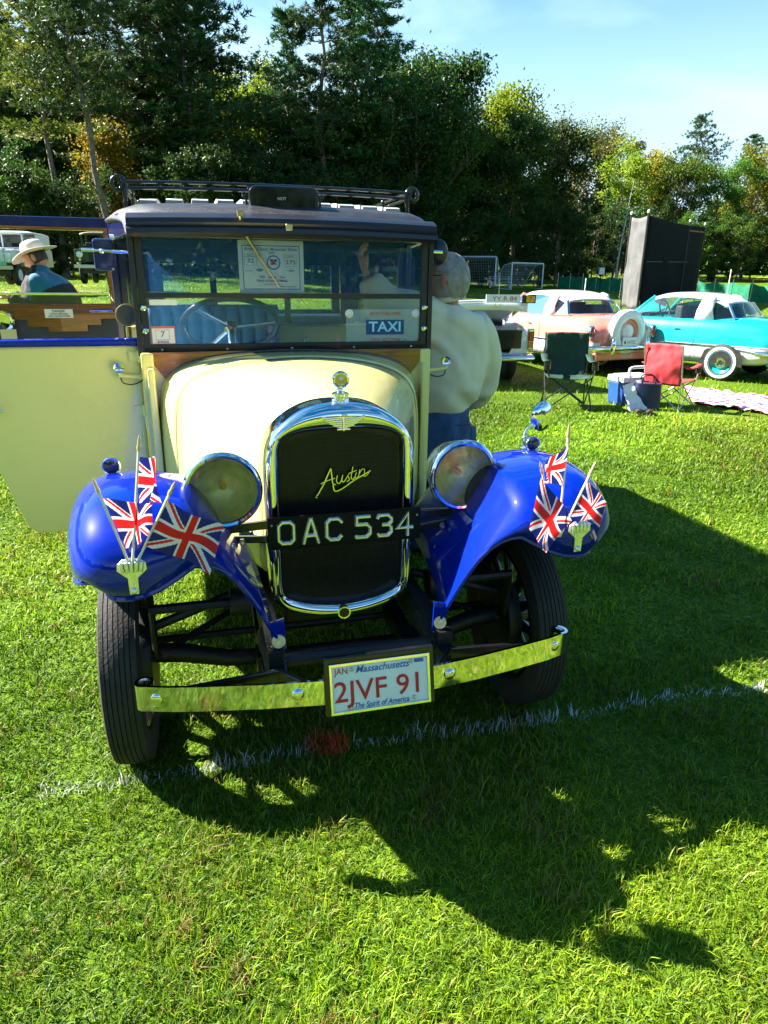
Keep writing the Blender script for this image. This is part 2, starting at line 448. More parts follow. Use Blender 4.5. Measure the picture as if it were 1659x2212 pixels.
# ================================================================== ground
def ground_mat():
    m = bpy.data.materials.new('turf'); m.use_nodes = True
    N, L = m.node_tree.nodes, m.node_tree.links
    b = N['Principled BSDF']; b.inputs['Roughness'].default_value = 0.9; b.inputs['Specular IOR Level'].default_value = 0.1
    g = N.new('ShaderNodeNewGeometry')
    def noise(s, d, dist=0):
        n = N.new('ShaderNodeTexNoise'); n.inputs['Scale'].default_value = s; n.inputs['Detail'].default_value = d
        n.inputs['Distortion'].default_value = dist
        L.new(g.outputs['Position'], n.inputs['Vector']); return n
    def ramp(n, a, ca, b_, cb):
        r = N.new('ShaderNodeValToRGB'); r.color_ramp.elements[0].position = a; r.color_ramp.elements[1].position = b_
        r.color_ramp.elements[0].color = (*ca, 1); r.color_ramp.elements[1].color = (*cb, 1)
        L.new(n.outputs['Fac'], r.inputs['Fac']); return r
    base = ramp(noise(0.35, 8), 0.35, (0.060, 0.120, 0.006), 0.65, (0.135, 0.215, 0.010))
    fine = ramp(noise(28, 6), 0.3, (0.45, 0.5, 0.4), 0.7, (1.25, 1.25, 1.1))
    mul = N.new('ShaderNodeMix'); mul.data_type = 'RGBA'; mul.blend_type = 'MULTIPLY'; mul.inputs['Factor'].default_value = 1
    L.new(base.outputs[0], mul.inputs['A']); L.new(fine.outputs[0], mul.inputs['B'])
    dry = ramp(noise(0.12, 9, 0.5), 0.52, (0, 0, 0), 0.72, (0.75, 0.75, 0.75))
    mx = N.new('ShaderNodeMix'); mx.data_type = 'RGBA'; mx.inputs['B'].default_value = (0.32, 0.30, 0.06, 1)
    L.new(dry.outputs[0], mx.inputs['Factor']); L.new(mul.outputs['Result'], mx.inputs['A'])
    L.new(mx.outputs['Result'], b.inputs['Base Color'])
    bp = N.new('ShaderNodeBump'); bp.inputs['Strength'].default_value = 0.9; bp.inputs['Distance'].default_value = 0.05
    n2 = noise(45, 5); L.new(n2.outputs['Fac'], bp.inputs['Height']); L.new(bp.outputs['Normal'], b.inputs['Normal'])
    return m
xs_ = sorted(set([-420, -300, -220, -160, -120, -90] + list(range(-70, 71, 4)) + [90, 120, 160, 220, 300, 420]))
ys_ = sorted(set([-420, -200, -100, -60, -30, -15, -8, 0] + list(range(4, 72, 3)) + [80, 90, 100, 115, 130, 150, 180, 220, 300, 420]))
gm = MB(); gm.grid([[(x, y, terr(x, y)) for x in xs_] for y in ys_])
tag(gm.build('ground', ground_mat(), smooth=180), kind='structure')

# ------------------------------------------------------------------ grass blades
rs = np.random.RandomState(3)
def terr_np(x, y):
    q = np.clip((x / np.maximum(y, .1) + 0.28) / 0.48, 0, 1); t = 1 - q * q * (3 - 2 * q)
    yy = np.minimum(y, 55); left = 0.037 * np.maximum(0, yy - 7)
    right = 0.022 * np.maximum(0, np.minimum(y, 100) - 34)
    return np.where(y < 5, 0, left * t + right * (1 - t))
WA, WB_ = np.array((-1.02, 1.765)), np.array((1.85, 2.47))
def vnoise(x, y, s, seed):
    r = np.random.RandomState(seed); T = r.rand(64, 64)
    X, Y = x * s + 1000, y * s + 1000
    i, j = np.floor(X).astype(int), np.floor(Y).astype(int); fx, fy = X - i, Y - j
    fx, fy = fx * fx * (3 - 2 * fx), fy * fy * (3 - 2 * fy)
    a, b = T[i % 64, j % 64], T[(i + 1) % 64, j % 64]; c, d = T[i % 64, (j + 1) % 64], T[(i + 1) % 64, (j + 1) % 64]
    return (a * (1 - fx) + b * fx) * (1 - fy) + (c * (1 - fx) + d * fx) * fy
def blades(n, r0, r1, seg, wk, hk, p=0.5):
    u = rs.rand(n)
    r = (r0 ** p + u * (r1 ** p - r0 ** p)) ** (1 / p)
    th = np.radians(rs.uniform(-1, 1, n) * np.where(r < 6, 58, 42))
    x, y = r * np.sin(th), r * np.cos(th)
    nx = vnoise(x, y, 1.4, 1); n2 = vnoise(x, y, 6, 2); n3 = vnoise(x, y, 0.5, 5); n4 = vnoise(x, y, 22, 8)
    hgt = hk * rs.uniform(0.4, 1.3, n) * (0.30 + 0.7 * n2 + 0.75 * n4)
    tall = rs.rand(n) < 0.008
    hgt[tall] *= 1.9
    w = np.maximum(0.0030, wk * r) * rs.uniform(0.6, 1.25, n)
    az = rs.uniform(0, 2 * np.pi, n); faz = az + rs.uniform(-0.5, 0.5, n)
    lean = np.abs(rs.normal(0.75, 0.45, n)) + 0.45 * (n2 < 0.4)
    # colour: mown turf, clover, straw
    g1, g2 = np.array((0.045, 0.115, 0.005)), np.array((0.31, 0.47, 0.012))
    t = np.clip(rs.rand(n) ** 1.3 * 0.85 + 0.45 * (nx - 0.4) + 0.2 * (n4 - .5), 0, 1)[:, None]
    c = g1 * (1 - t) + g2 * t
    blu = rs.rand(n) < 0.10
    c[blu] = c[blu] * 0.6 + np.array((0.06, 0.13, 0.05)) * 0.6
    c *= (0.58 + 0.78 * vnoise(x, y, 0.9, 11) * (0.6 + 0.8 * vnoise(x, y, 3.1, 12)))[:, None] * np.stack([0.85 + 0.35 * n3, np.ones(n), np.ones(n)], 1)
    straw = rs.rand(n) < (0.02 + 0.20 * np.clip(n3 * n2 * 1.9 - 0.62, 0, 1))
    c[straw] = np.array((0.34, 0.27, 0.07)) * rs.uniform(0.6, 1.15, (straw.sum(), 1))
    brown = rs.rand(n) < 0.5 * np.clip(n2 * n4 * 2.2 - 1.0, 0, 1)
    c[brown] = np.array((0.20, 0.10, 0.04))
    # sprayed line
    d = (WB_ - WA) / np.linalg.norm(WB_ - WA); nn = np.array((-d[1], d[0]))
    q = np.stack([x, y], 1) - WA; along = q @ d; off = q @ nn + 0.012 * np.sin(along * 5) + 0.05 * (np.clip(along, 0, .5) - .5) * 0
    edge = 0.018 + 0.018 * n4
    wt = (np.abs(off) < edge) & (along > -0.06) & (rs.rand(n) < (0.16 + 0.45 * n4)) & (r < 5)
    c[wt] = np.array((0.76, 0.78, 0.80)) * rs.uniform(0.6, 1, (wt.sum(), 1))
    rc = np.array((-0.185, 1.985)); dr = np.hypot((x - rc[0]) / 1.5, y - rc[1])
    rd = (dr < 0.05) & (rs.rand(n) < 0.95)
    c[rd] = np.array((0.95, 0.13, 0.05)) * rs.uniform(0.6, 1.1, (rd.sum(), 1))
    hgt[wt | rd] *= 1.0; lean[wt | rd] *= 0.55; w[wt] *= np.where(along[wt] < .45, .85, .95); hgt[wt] *= np.where(along[wt] < .45, 1.0, 1.15); hgt[rd] *= 1.35; c[wt] *= np.where(along[wt] < .45, .92, 1.0)[:, None]
    z = terr_np(x, y)
    ca, sa = np.cos(az), np.sin(az); fx, fy = np.cos(faz + np.pi / 2), np.sin(faz + np.pi / 2)
    base = np.stack([x, y, z - 0.004], 1); side = np.stack([fx, fy, np.zeros(n)], 1) * (w / 2)[:, None]
    def pt(f, k):
        return base + np.stack([ca * np.sin(lean * f) * hgt * f, sa * np.sin(lean * f) * hgt * f, np.cos(lean * f * 0.9) * hgt * f], 1)
    if seg == 2:
        m_ = pt(0.55, 0); tip = pt(1.0, 0)
        V = np.stack([base - side, base + side, m_ + side * 0.8, m_ - side * 0.8, tip], 1).reshape(-1, 3)
        i = np.arange(n)[:, None] * 5
        q4 = i + np.array([[0, 1, 2, 3]]); t3 = i + np.array([[3, 2, 4]])
        return V, q4, t3, np.repeat(c, 5, 0)
    tip = pt(1.0, 0)
    V = np.stack([base - side, base + side, tip], 1).reshape(-1, 3)
    i = np.arange(n)[:, None] * 3
    return V, None, i + np.array([[0, 1, 2]]), np.repeat(c, 3, 0)
def np_mesh(name, V, quads, tris, colr=None, attr='tint'):
    me = bpy.data.meshes.new(name)
    nq = 0 if quads is None else len(quads); ntr = 0 if tris is None else len(tris)
    loops = np.concatenate([a.ravel() for a in (quads, tris) if a is not None and len(a)]).astype(np.int32)
    starts = np.concatenate([np.arange(nq) * 4, nq * 4 + np.arange(ntr) * 3]).astype(np.int32)
    me.vertices.add(len(V)); me.vertices.foreach_set('co', np.ascontiguousarray(V, np.float32).ravel())
    me.loops.add(len(loops)); me.loops.foreach_set('vertex_index', loops)
    me.polygons.add(nq + ntr); me.polygons.foreach_set('loop_start', starts)
    me.update(calc_edges=True)
    if colr is not None:
        if colr.ndim == 2:
            a = me.attributes.new(attr, 'FLOAT_COLOR', 'POINT')
            a.data.foreach_set('color', np.concatenate([colr, np.ones((len(colr), 1))], 1).astype(np.float32).ravel())
        else:
            a = me.attributes.new(attr, 'FLOAT', 'POINT'); a.data.foreach_set('value', colr.astype(np.float32))
    return me
def blade_mat():
    m = bpy.data.materials.new('grass blade'); m.use_nodes = True
    N, L = m.node_tree.nodes, m.node_tree.links
    b = N['Principled BSDF']; b.inputs['Roughness'].default_value = 0.5; b.inputs['Specular IOR Level'].default_value = 0.28
    a = N.new('ShaderNodeAttribute'); a.attribute_name = 'tint'
    tr = N.new('ShaderNodeBsdfTranslucent'); ms = N.new('ShaderNodeMixShader'); ms.inputs[0].default_value = 0.42
    L.new(a.outputs['Color'], b.inputs['Base Color']); L.new(a.outputs['Color'], tr.inputs['Color'])
    L.new(b.outputs[0], ms.inputs[1]); L.new(tr.outputs[0], ms.inputs[2]); L.new(ms.outputs[0], N['Material Output'].inputs['Surface'])
    return m
BLADE = blade_mat()
for nm, args in (('grass', (360000, 0.75, 9, 2, 0.0019, 0.036, 0.55)), ('grass', (230000, 6, 60, 1, 0.0013, 0.06, 0.62))):
    V, q4, t3, c = blades(*args)
    me = np_mesh('grass', V, q4, t3, c); me.materials.append(BLADE)
    o = bpy.data.objects.new('grass', me); col.objects.link(o); tag(o, kind='stuff')

# ================================================================== trees
def cards(C, size, seed, up=0.3, aspect=0.55, spread=None):
    """leaf-sized diamond faces at points C"""
    r = np.random.RandomState(seed); n = len(C)
    nrm = r.normal(size=(n, 3)); nrm[:, 2] += up; nrm /= np.linalg.norm(nrm, axis=1)[:, None]
    t = r.normal(size=(n, 3)); t -= nrm * (t * nrm).sum(1)[:, None]; t /= np.linalg.norm(t, axis=1)[:, None]
    b = np.cross(nrm, t)
    s = size * r.uniform(0.6, 1.3, n)[:, None]
    fold = nrm * s * 0.18
    V = np.stack([C - t * s * .5, C + b * s * .5 * aspect + fold, C + t * s * .5, C - b * s * .5 * aspect + fold], 1).reshape(-1, 3)
    return V, np.arange(n)[:, None] * 4 + np.array([[0, 1, 2, 3]])
def limb(mb, p, d, ln, r0, rr, depth, ends, bend=0.25, n=6):
    pts = [Vector(p)]; d = Vector(d).normalized()
    for i in range(4):
        d = (d + Vector((rr.uniform(-bend, bend), rr.uniform(-bend, bend), rr.uniform(-.05, bend)))).normalized()
        pts.append(pts[-1] + d * ln / 4)
    mb.tube(pts, [r0 * (1 - .17 * i) for i in range(5)], n)
    if depth == 0: ends.append(pts[-1]); ends.append(pts[3]); return
    for k in range(rr.choice((2, 3))):
        a = rr.uniform(0, 2 * math.pi)
        nd = (d + Vector((math.cos(a), math.sin(a), rr.uniform(-.1, .6))) * rr.uniform(.5, .9)).normalized()
        limb(mb, pts[rr.choice((2, 3, 4))], nd, ln * rr.uniform(.6, .8), r0 * .5, rr, depth - 1, ends, bend, max(3, n - 2))
    ends.append(pts[-1])
def broadleaf(seed, H=14.0, W=4.2, base=0.28, leaves=14000, size=0.25, gap=0.0):
    rr = random.Random(seed); r = np.random.RandomState(seed)
    mb = MB(); ends = []
    tp = [Vector((0, 0, -.3))]
    for i in range(1, 8): tp.append(Vector((rr.uniform(-.18, .18) * i * .4, rr.uniform(-.18, .18) * i * .4, H * .85 * i / 7)))
    mb.tube(tp, [H * .016 * (1 - .12 * i) for i in range(8)], 8)
    for i in range(22):
        t = base + (0.95 - base) * (i / 21)
        k = min(6, int(t * .95 * 7)); p = tp[k].lerp(tp[k + 1], t * .95 * 7 - k if t * .95 * 7 - k < 1 else 1)
        a = i * 2.4 + rr.uniform(-.5, .5)
        prof = math.sin(math.pi * min(1, max(.12, (t - base * .7) / (1.1 - base * .7)))) ** .7
        limb(mb, p, (math.cos(a), math.sin(a), rr.uniform(.15, .8) + t * .5), W * prof * rr.uniform(.5, .95), H * .005, rr, 1, ends)
    E_ = np.array(ends)
    wts = r.gamma(1.6, 1, len(E_)); wts /= wts.sum()
    idx = r.choice(len(E_), leaves, p=wts)
    rad = r.uniform(.5, 1.15, len(E_))[idx][:, None]
    off = r.normal(size=(leaves, 3)) * rad * np.array((.62, .62, .42)) * (H / 14)
    C = E_[idx] + off
    V, Q = cards(C, size * H / 14, seed)
    clump = r.rand(len(E_))[idx]
    tint = np.clip(.5 * clump + .5 * r.rand(leaves), 0, 1)
    return mb, (V, Q, np.repeat(tint, 4))
def pine(seed, H=24.0, W=4.6, base=0.25, dens=1.0):
    rr = random.Random(seed); r = np.random.RandomState(seed)
    mb = MB(); Cs, Ds, Tn = [], [], []
    tp = [Vector((rr.uniform(-.1, .1) * i, rr.uniform(-.1, .1) * i, -.3 + H * i / 9)) for i in range(10)]
    mb.tube(tp, [H * .0125 * (1 - .095 * i) for i in range(10)], 8)
    z = H * base
    while z < H * .985:
        t = (z / H - base) / (1 - base)
        k = min(8, int(z / H * 9)); p0 = tp[k].lerp(tp[k + 1], z / H * 9 - k)
        L0 = W * (1 - t) ** .75 * (0.62 + .38 * min(1, t * 5)) + .35
        n = rr.choice((3, 4, 4, 5)); a0 = rr.uniform(0, 6.28)
        for i in range(n):
            if rr.random() < .12: continue
            a = a0 + i * 6.283 / n + rr.uniform(-.35, .35)
            L1 = L0 * rr.uniform(.45, 1.3); rise = rr.uniform(-.14, .14) + .45 * t * t
            pts = [p0 + Vector((math.cos(a) * L1 * s, math.sin(a) * L1 * s, L1 * (rise * s + .18 * s * s))) for s in (0, .35, .7, 1)]
            mb.tube(pts, [.055 * H / 24, .04, .025, .01], 4)
            m = int((7 + L1 * 8.5) * dens)
            tn = rr.random()
            for j in range(m):
                s = rr.uniform(.28, 1.05); q = pts[0].lerp(pts[-1], s); sp = L1 * .26 * (1.15 - abs(s - .6))
                q = q + Vector((rr.gauss(0, sp), rr.gauss(0, sp), abs(rr.gauss(0, .14)) - .04))
                Cs.append(q); Tn.append(tn); Ds.append((math.cos(a) * .6, math.sin(a) * .6, .35))
        z += H * rr.uniform(.034, .058) * (1.15 - .5 * t)
    C = np.array([tuple(c) for c in Cs]); D = np.array(Ds); k = 15
    n = len(C) * k
    CC = np.repeat(C, k, 0) + r.normal(size=(n, 3)) * .07; DD = np.repeat(D, k, 0) + r.normal(size=(n, 3)) * np.array((.8, .8, .5))
    DD /= np.linalg.norm(DD, axis=1)[:, None]
    s = r.normal(size=(n, 3)); s -= DD * (s * DD).sum(1)[:, None]; s /= np.linalg.norm(s, axis=1)[:, None]
    ln = r.uniform(.20, .42, n)[:, None] * H / 24 * 1.15; w = .05 * H / 24
    V = np.stack([CC - s * w, CC + s * w, CC + DD * ln], 1).reshape(-1, 3)
    tint = np.clip(np.repeat(np.array(Tn), k) * .6 + .4 * r.rand(n), 0, 1)
    return mb, (V, np.arange(n)[:, None] * 3 + np.array([[0, 1, 2]]), np.repeat(tint, 3))
BARK = mat('grey brown bark', (0.13, 0.10, 0.08), 0.9, bump=(9, 1.0, 0.05), var=(3, 0.35))
BIRCH = mat('white birch bark', (0.34, 0.33, 0.32), 0.7, var=(5, 0.3))
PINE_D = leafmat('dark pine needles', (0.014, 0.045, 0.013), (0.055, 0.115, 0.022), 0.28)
PINE_L = leafmat('sunny pine needles', (0.07, 0.13, 0.016), (0.23, 0.26, 0.03), 0.35)  # sunlit look of the left pine put into its needle colour
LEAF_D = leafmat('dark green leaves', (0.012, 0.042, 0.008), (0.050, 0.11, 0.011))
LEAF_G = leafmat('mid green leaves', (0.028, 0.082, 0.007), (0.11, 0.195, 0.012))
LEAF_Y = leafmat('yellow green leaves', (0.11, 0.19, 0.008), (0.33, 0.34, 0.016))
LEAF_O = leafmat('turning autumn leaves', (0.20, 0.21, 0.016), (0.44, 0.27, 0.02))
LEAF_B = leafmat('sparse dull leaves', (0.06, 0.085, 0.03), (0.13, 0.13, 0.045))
protos = {}
def proto(key):
    if key in protos: return protos[key]
    kind, seed = key
    if kind == 'pine': mb, (V, F, c) = pine(seed, base=0.22 + .05 * (seed % 3)); tri = True
    elif kind == 'longpine': mb, (V, F, c) = pine(seed, W=5.0, base=.46 + .03 * (seed % 2)); tri = True
    elif kind == 'barepine': mb, (V, F, c) = pine(seed, W=5.5, base=.5, dens=.6); tri = True
    elif kind == 'tall': mb, (V, F, c) = broadleaf(seed, 14, 3.3, .3, 13000); tri = False
    elif kind == 'wide': mb, (V, F, c) = broadleaf(seed, 14, 5.2, .2, 16000); tri = False
    elif kind == 'thin': mb, (V, F, c) = broadleaf(seed, 14, 3.0, .3, 3200, .22); tri = False
    else: mb, (V, F, c) = broadleaf(seed, 14, 8.5, .03, 11000, .42); tri = False
    me = np_mesh('crown', V, None if tri else F, F if tri else None, c)
    tm = mb.mesh('trunk', BARK, 60)
    protos[key] = (me, tm, 24.0 if 'pine' in kind else 14.0); return protos[key]
cm = {}
def plant(key, leaf, x, y, H, label, name='tree', cat='tree', group='trees along the edge of the woods', lean=(0, 0), rz=None, wide=1.0, bark=BARK):
    me, tm, h0 = proto(key)
    if (key, leaf.name) not in cm:
        m2 = me.copy(); m2.materials.clear(); m2.materials.append(leaf); cm[(key, leaf.name)] = m2
    s = H / h0
    t = empty(name, (x, y, terr(x, y)), rnd.uniform(0, 6.28) if rz is None else rz, label, cat, group, scale=(s * wide, s * wide, s))
    if lean != (0, 0): t.rotation_euler = (lean[0], lean[1], 0)
    a = bpy.data.objects.new('trunk', tm); b = bpy.data.objects.new('crown', cm[(key, leaf.name)])
    for o in (a, b): col.objects.link(o); o.parent = t
    if bark is not BARK:
        a.data = tm.copy(); a.data.materials.clear(); a.data.materials.append(bark)
    return t
def top_h(px, py, y):
    p = at(px, py, y); return p.x, p.z - terr(p.x, y)
# (px of trunk at the horizon, py of the top, distance, kind, seed, leaf, label)
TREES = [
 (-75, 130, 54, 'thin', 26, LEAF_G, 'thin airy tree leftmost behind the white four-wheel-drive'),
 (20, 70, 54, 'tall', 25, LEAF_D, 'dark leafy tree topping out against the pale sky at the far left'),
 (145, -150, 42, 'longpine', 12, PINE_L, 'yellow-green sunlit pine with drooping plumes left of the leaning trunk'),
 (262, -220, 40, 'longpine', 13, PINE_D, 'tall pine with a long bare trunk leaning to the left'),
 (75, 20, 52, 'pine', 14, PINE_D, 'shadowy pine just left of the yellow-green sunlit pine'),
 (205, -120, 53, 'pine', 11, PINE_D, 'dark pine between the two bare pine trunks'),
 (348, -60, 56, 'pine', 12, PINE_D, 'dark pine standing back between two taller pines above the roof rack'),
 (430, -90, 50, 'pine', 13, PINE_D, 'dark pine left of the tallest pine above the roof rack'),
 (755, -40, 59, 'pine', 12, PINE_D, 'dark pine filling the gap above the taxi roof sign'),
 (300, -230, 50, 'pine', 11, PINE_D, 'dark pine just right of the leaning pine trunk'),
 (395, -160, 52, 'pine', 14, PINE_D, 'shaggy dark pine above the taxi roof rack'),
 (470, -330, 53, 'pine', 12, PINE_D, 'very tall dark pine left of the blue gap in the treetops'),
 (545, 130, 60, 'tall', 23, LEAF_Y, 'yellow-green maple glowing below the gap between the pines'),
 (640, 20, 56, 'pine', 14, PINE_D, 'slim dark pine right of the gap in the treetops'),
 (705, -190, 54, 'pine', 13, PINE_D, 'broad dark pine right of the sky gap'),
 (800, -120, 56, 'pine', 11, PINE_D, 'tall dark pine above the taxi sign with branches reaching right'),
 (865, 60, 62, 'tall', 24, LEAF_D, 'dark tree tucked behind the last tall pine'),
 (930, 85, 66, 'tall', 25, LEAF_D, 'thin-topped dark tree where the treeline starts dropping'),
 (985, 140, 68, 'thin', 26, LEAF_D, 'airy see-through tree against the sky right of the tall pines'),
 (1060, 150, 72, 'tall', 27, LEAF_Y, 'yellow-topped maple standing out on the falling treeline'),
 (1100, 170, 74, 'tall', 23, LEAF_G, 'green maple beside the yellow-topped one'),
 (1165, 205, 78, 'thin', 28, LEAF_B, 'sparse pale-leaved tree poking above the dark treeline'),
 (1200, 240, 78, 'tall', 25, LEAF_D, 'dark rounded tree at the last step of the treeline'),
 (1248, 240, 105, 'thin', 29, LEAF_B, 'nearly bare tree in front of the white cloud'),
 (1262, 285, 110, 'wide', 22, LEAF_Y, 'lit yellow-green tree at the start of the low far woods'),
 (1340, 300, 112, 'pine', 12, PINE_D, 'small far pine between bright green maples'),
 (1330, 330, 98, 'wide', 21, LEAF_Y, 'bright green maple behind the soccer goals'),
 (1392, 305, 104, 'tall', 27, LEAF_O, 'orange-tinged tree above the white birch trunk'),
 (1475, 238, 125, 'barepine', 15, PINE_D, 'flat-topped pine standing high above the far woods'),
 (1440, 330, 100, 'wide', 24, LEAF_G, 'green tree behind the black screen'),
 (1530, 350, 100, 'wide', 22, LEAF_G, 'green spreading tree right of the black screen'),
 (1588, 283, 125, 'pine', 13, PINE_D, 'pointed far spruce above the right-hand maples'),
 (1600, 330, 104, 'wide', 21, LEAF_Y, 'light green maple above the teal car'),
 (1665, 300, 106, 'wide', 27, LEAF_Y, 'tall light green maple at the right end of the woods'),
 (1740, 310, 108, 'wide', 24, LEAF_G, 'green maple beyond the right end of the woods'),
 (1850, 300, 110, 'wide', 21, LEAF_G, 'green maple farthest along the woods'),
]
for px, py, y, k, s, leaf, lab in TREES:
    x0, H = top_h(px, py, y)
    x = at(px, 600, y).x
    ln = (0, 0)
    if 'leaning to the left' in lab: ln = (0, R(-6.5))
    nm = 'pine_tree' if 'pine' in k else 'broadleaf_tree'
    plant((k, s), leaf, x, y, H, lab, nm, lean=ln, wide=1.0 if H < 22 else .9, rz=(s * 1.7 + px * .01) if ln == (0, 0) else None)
# the second rank fills the wood between and behind the front trees
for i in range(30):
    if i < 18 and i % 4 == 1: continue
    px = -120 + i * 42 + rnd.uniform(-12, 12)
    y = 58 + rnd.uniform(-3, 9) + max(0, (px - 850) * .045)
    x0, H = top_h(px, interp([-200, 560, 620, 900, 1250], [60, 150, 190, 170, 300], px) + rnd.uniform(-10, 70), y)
    plant(('wide', (21, 22, 24)[i % 3]), (LEAF_G, LEAF_Y, LEAF_G, LEAF_Y)[i % 4] if px < 560 else (LEAF_D, LEAF_D, LEAF_G)[i % 3], at(px, 600, y).x, y, H,  # lighter leaves on the left put sunlight into the foliage colour
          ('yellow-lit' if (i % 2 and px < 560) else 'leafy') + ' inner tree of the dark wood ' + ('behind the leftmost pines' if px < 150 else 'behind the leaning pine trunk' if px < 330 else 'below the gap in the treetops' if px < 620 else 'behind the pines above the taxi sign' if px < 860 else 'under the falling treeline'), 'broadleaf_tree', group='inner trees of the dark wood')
# understorey at the foot of the wood
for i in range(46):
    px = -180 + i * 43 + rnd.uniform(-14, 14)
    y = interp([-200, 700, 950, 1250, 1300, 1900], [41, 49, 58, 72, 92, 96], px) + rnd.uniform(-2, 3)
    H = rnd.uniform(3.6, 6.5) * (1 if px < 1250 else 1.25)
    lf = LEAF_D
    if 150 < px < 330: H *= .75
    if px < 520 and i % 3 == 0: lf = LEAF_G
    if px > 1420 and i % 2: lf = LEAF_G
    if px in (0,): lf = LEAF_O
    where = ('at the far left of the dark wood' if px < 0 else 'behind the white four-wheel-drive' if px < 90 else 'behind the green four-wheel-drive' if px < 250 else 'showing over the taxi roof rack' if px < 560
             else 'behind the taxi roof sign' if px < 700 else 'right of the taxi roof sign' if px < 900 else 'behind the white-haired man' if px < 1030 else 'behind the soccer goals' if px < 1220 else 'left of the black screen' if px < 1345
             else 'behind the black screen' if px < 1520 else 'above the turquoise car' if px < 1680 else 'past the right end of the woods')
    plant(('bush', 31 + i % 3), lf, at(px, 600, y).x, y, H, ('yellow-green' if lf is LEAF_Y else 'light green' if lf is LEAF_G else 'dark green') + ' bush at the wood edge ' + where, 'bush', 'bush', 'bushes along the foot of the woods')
x = at(247, 600, 47).x
plant(('tall', 27), LEAF_O, x, 47.5, 9.5, 'golden autumn tree glowing behind the leaning pine trunk', 'broadleaf_tree')
x = at(430, 600, 56).x
plant(('tall', 23), LEAF_G, x, 50, 8.0, 'young bright green tree above the left end of the taxi roof rack', 'broadleaf_tree')
# dense far wood that closes the gaps between the trunks
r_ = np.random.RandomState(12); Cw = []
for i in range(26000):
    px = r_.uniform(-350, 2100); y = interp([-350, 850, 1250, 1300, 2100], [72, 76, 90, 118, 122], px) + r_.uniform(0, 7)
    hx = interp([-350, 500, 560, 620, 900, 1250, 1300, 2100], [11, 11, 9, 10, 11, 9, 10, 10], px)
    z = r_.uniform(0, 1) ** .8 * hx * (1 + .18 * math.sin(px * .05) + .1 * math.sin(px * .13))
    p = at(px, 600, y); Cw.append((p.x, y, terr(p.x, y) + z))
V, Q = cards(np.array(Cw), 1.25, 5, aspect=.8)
for i in range(30000):       # unseen woods added round the field behind the camera to darken reflections
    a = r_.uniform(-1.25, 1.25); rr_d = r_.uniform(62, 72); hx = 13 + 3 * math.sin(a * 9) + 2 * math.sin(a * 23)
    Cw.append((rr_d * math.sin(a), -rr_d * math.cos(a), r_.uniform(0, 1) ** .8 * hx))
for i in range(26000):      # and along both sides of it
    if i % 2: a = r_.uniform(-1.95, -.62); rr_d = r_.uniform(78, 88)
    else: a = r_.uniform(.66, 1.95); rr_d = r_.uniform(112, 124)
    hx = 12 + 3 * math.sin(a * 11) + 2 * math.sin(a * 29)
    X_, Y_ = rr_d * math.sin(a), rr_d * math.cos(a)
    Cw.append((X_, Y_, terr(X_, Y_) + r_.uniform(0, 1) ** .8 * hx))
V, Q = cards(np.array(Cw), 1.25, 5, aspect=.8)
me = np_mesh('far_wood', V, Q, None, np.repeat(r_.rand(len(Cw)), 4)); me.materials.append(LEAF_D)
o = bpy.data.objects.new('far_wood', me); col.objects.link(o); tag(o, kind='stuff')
# dead white birch leaning at the edge
bt = empty('birch_tree', (at(1334, 560, 68).x, 68, terr(at(1334, 560, 68).x, 68)), 0, 'slender dead birch with a bare white trunk left of the black screen', 'tree', scale=.82)
b = MB(); b0 = Vector((0, 0, 0)); pts = [Vector((0, 0, -.2)), Vector((.05, 0, 3)), Vector((.3, 0, 6)), Vector((.55, 0, 8.6)), Vector((.85, 0, 11.2))]
b.tube(pts, [.13, .11, .09, .06, .02], 8); b.build('trunk', BIRCH, bt)
for z, a, l in ((4, 2.6, 1.3), (5.2, .4, 1.1), (6.4, 2.9, 1.6), (7.6, .3, 1.4), (8.8, 2.7, 1.0), (9.6, .6, .9)):
    q = Vector((interp([0, 3, 6, 8.6, 11.2], [0, .05, .3, .55, .85], z), 0, z))
    b = MB(); b.tube([q, q + Vector((math.cos(a) * l * .5, .1, l * .35)), q + Vector((math.cos(a) * l, .2, l * .9))], [.035, .022, .008], 5); b.build('branch', BIRCH, bt)
# ================================================================== the taxi (local frame: X to its left-hand side of the picture +, Y backwards, Z up)
taxi = empty('taxi', (CX, CY, 0), YAW, 'vintage cream yellow and royal blue taxi with its doors open and flags on the wings', 'taxi')
T = taxi
FX, FZ = Vector((1, 0, 0)), Vector((0, 0, 1))
def cfr(y, x=0, z=0): return (Vector((x, y, z)), FX, FZ)      # u x v = -Y : depth goes towards the front
FRONT = Matrix.Rotation(R(90), 4, 'X')                        # lathe axis Z -> -Y
def fr_at(x, y, z): return Matrix.Translation((x, y, z)) @ FRONT

# ---- radiator
oc = [(0, 1.191), (.07, 1.186), (.131, 1.166), (.19, 1.126), (.222, 1.08), (.236, 1.01), (.238, .85), (.236, .7), (.232, .6), (.216, .549), (.17, .513), (.09, .487), (0, .478)]
ic = [(0, 1.109), (.07, 1.108), (.125, 1.103), (.165, 1.093), (.183, 1.075), (.189, 1.03), (.191, .85), (.191, .7), (.190, .61), (.180, .578), (.15, .560), (.09, .542), (0, .532)]
def closed_outline(c, n=5):
    full = c + [(-x, z) for x, z in reversed(c[1:-1])]
    return [(p.x, p.z) for p in spline([(x, 0, z) for x, z in full], n, True)]
OO, II = closed_outline(oc), closed_outline(ic)
prof = [(0, .06), (0, -.015), (.06, -.042), (.2, -.062), (.45, -.070), (.75, -.066), (.93, -.055), (1, -.04), (1, .0)]
P = [[(lerp(o[0], i[0], t), y, lerp(o[1], i[1], t)) for o, i in zip(OO, II)] for t, y in prof]
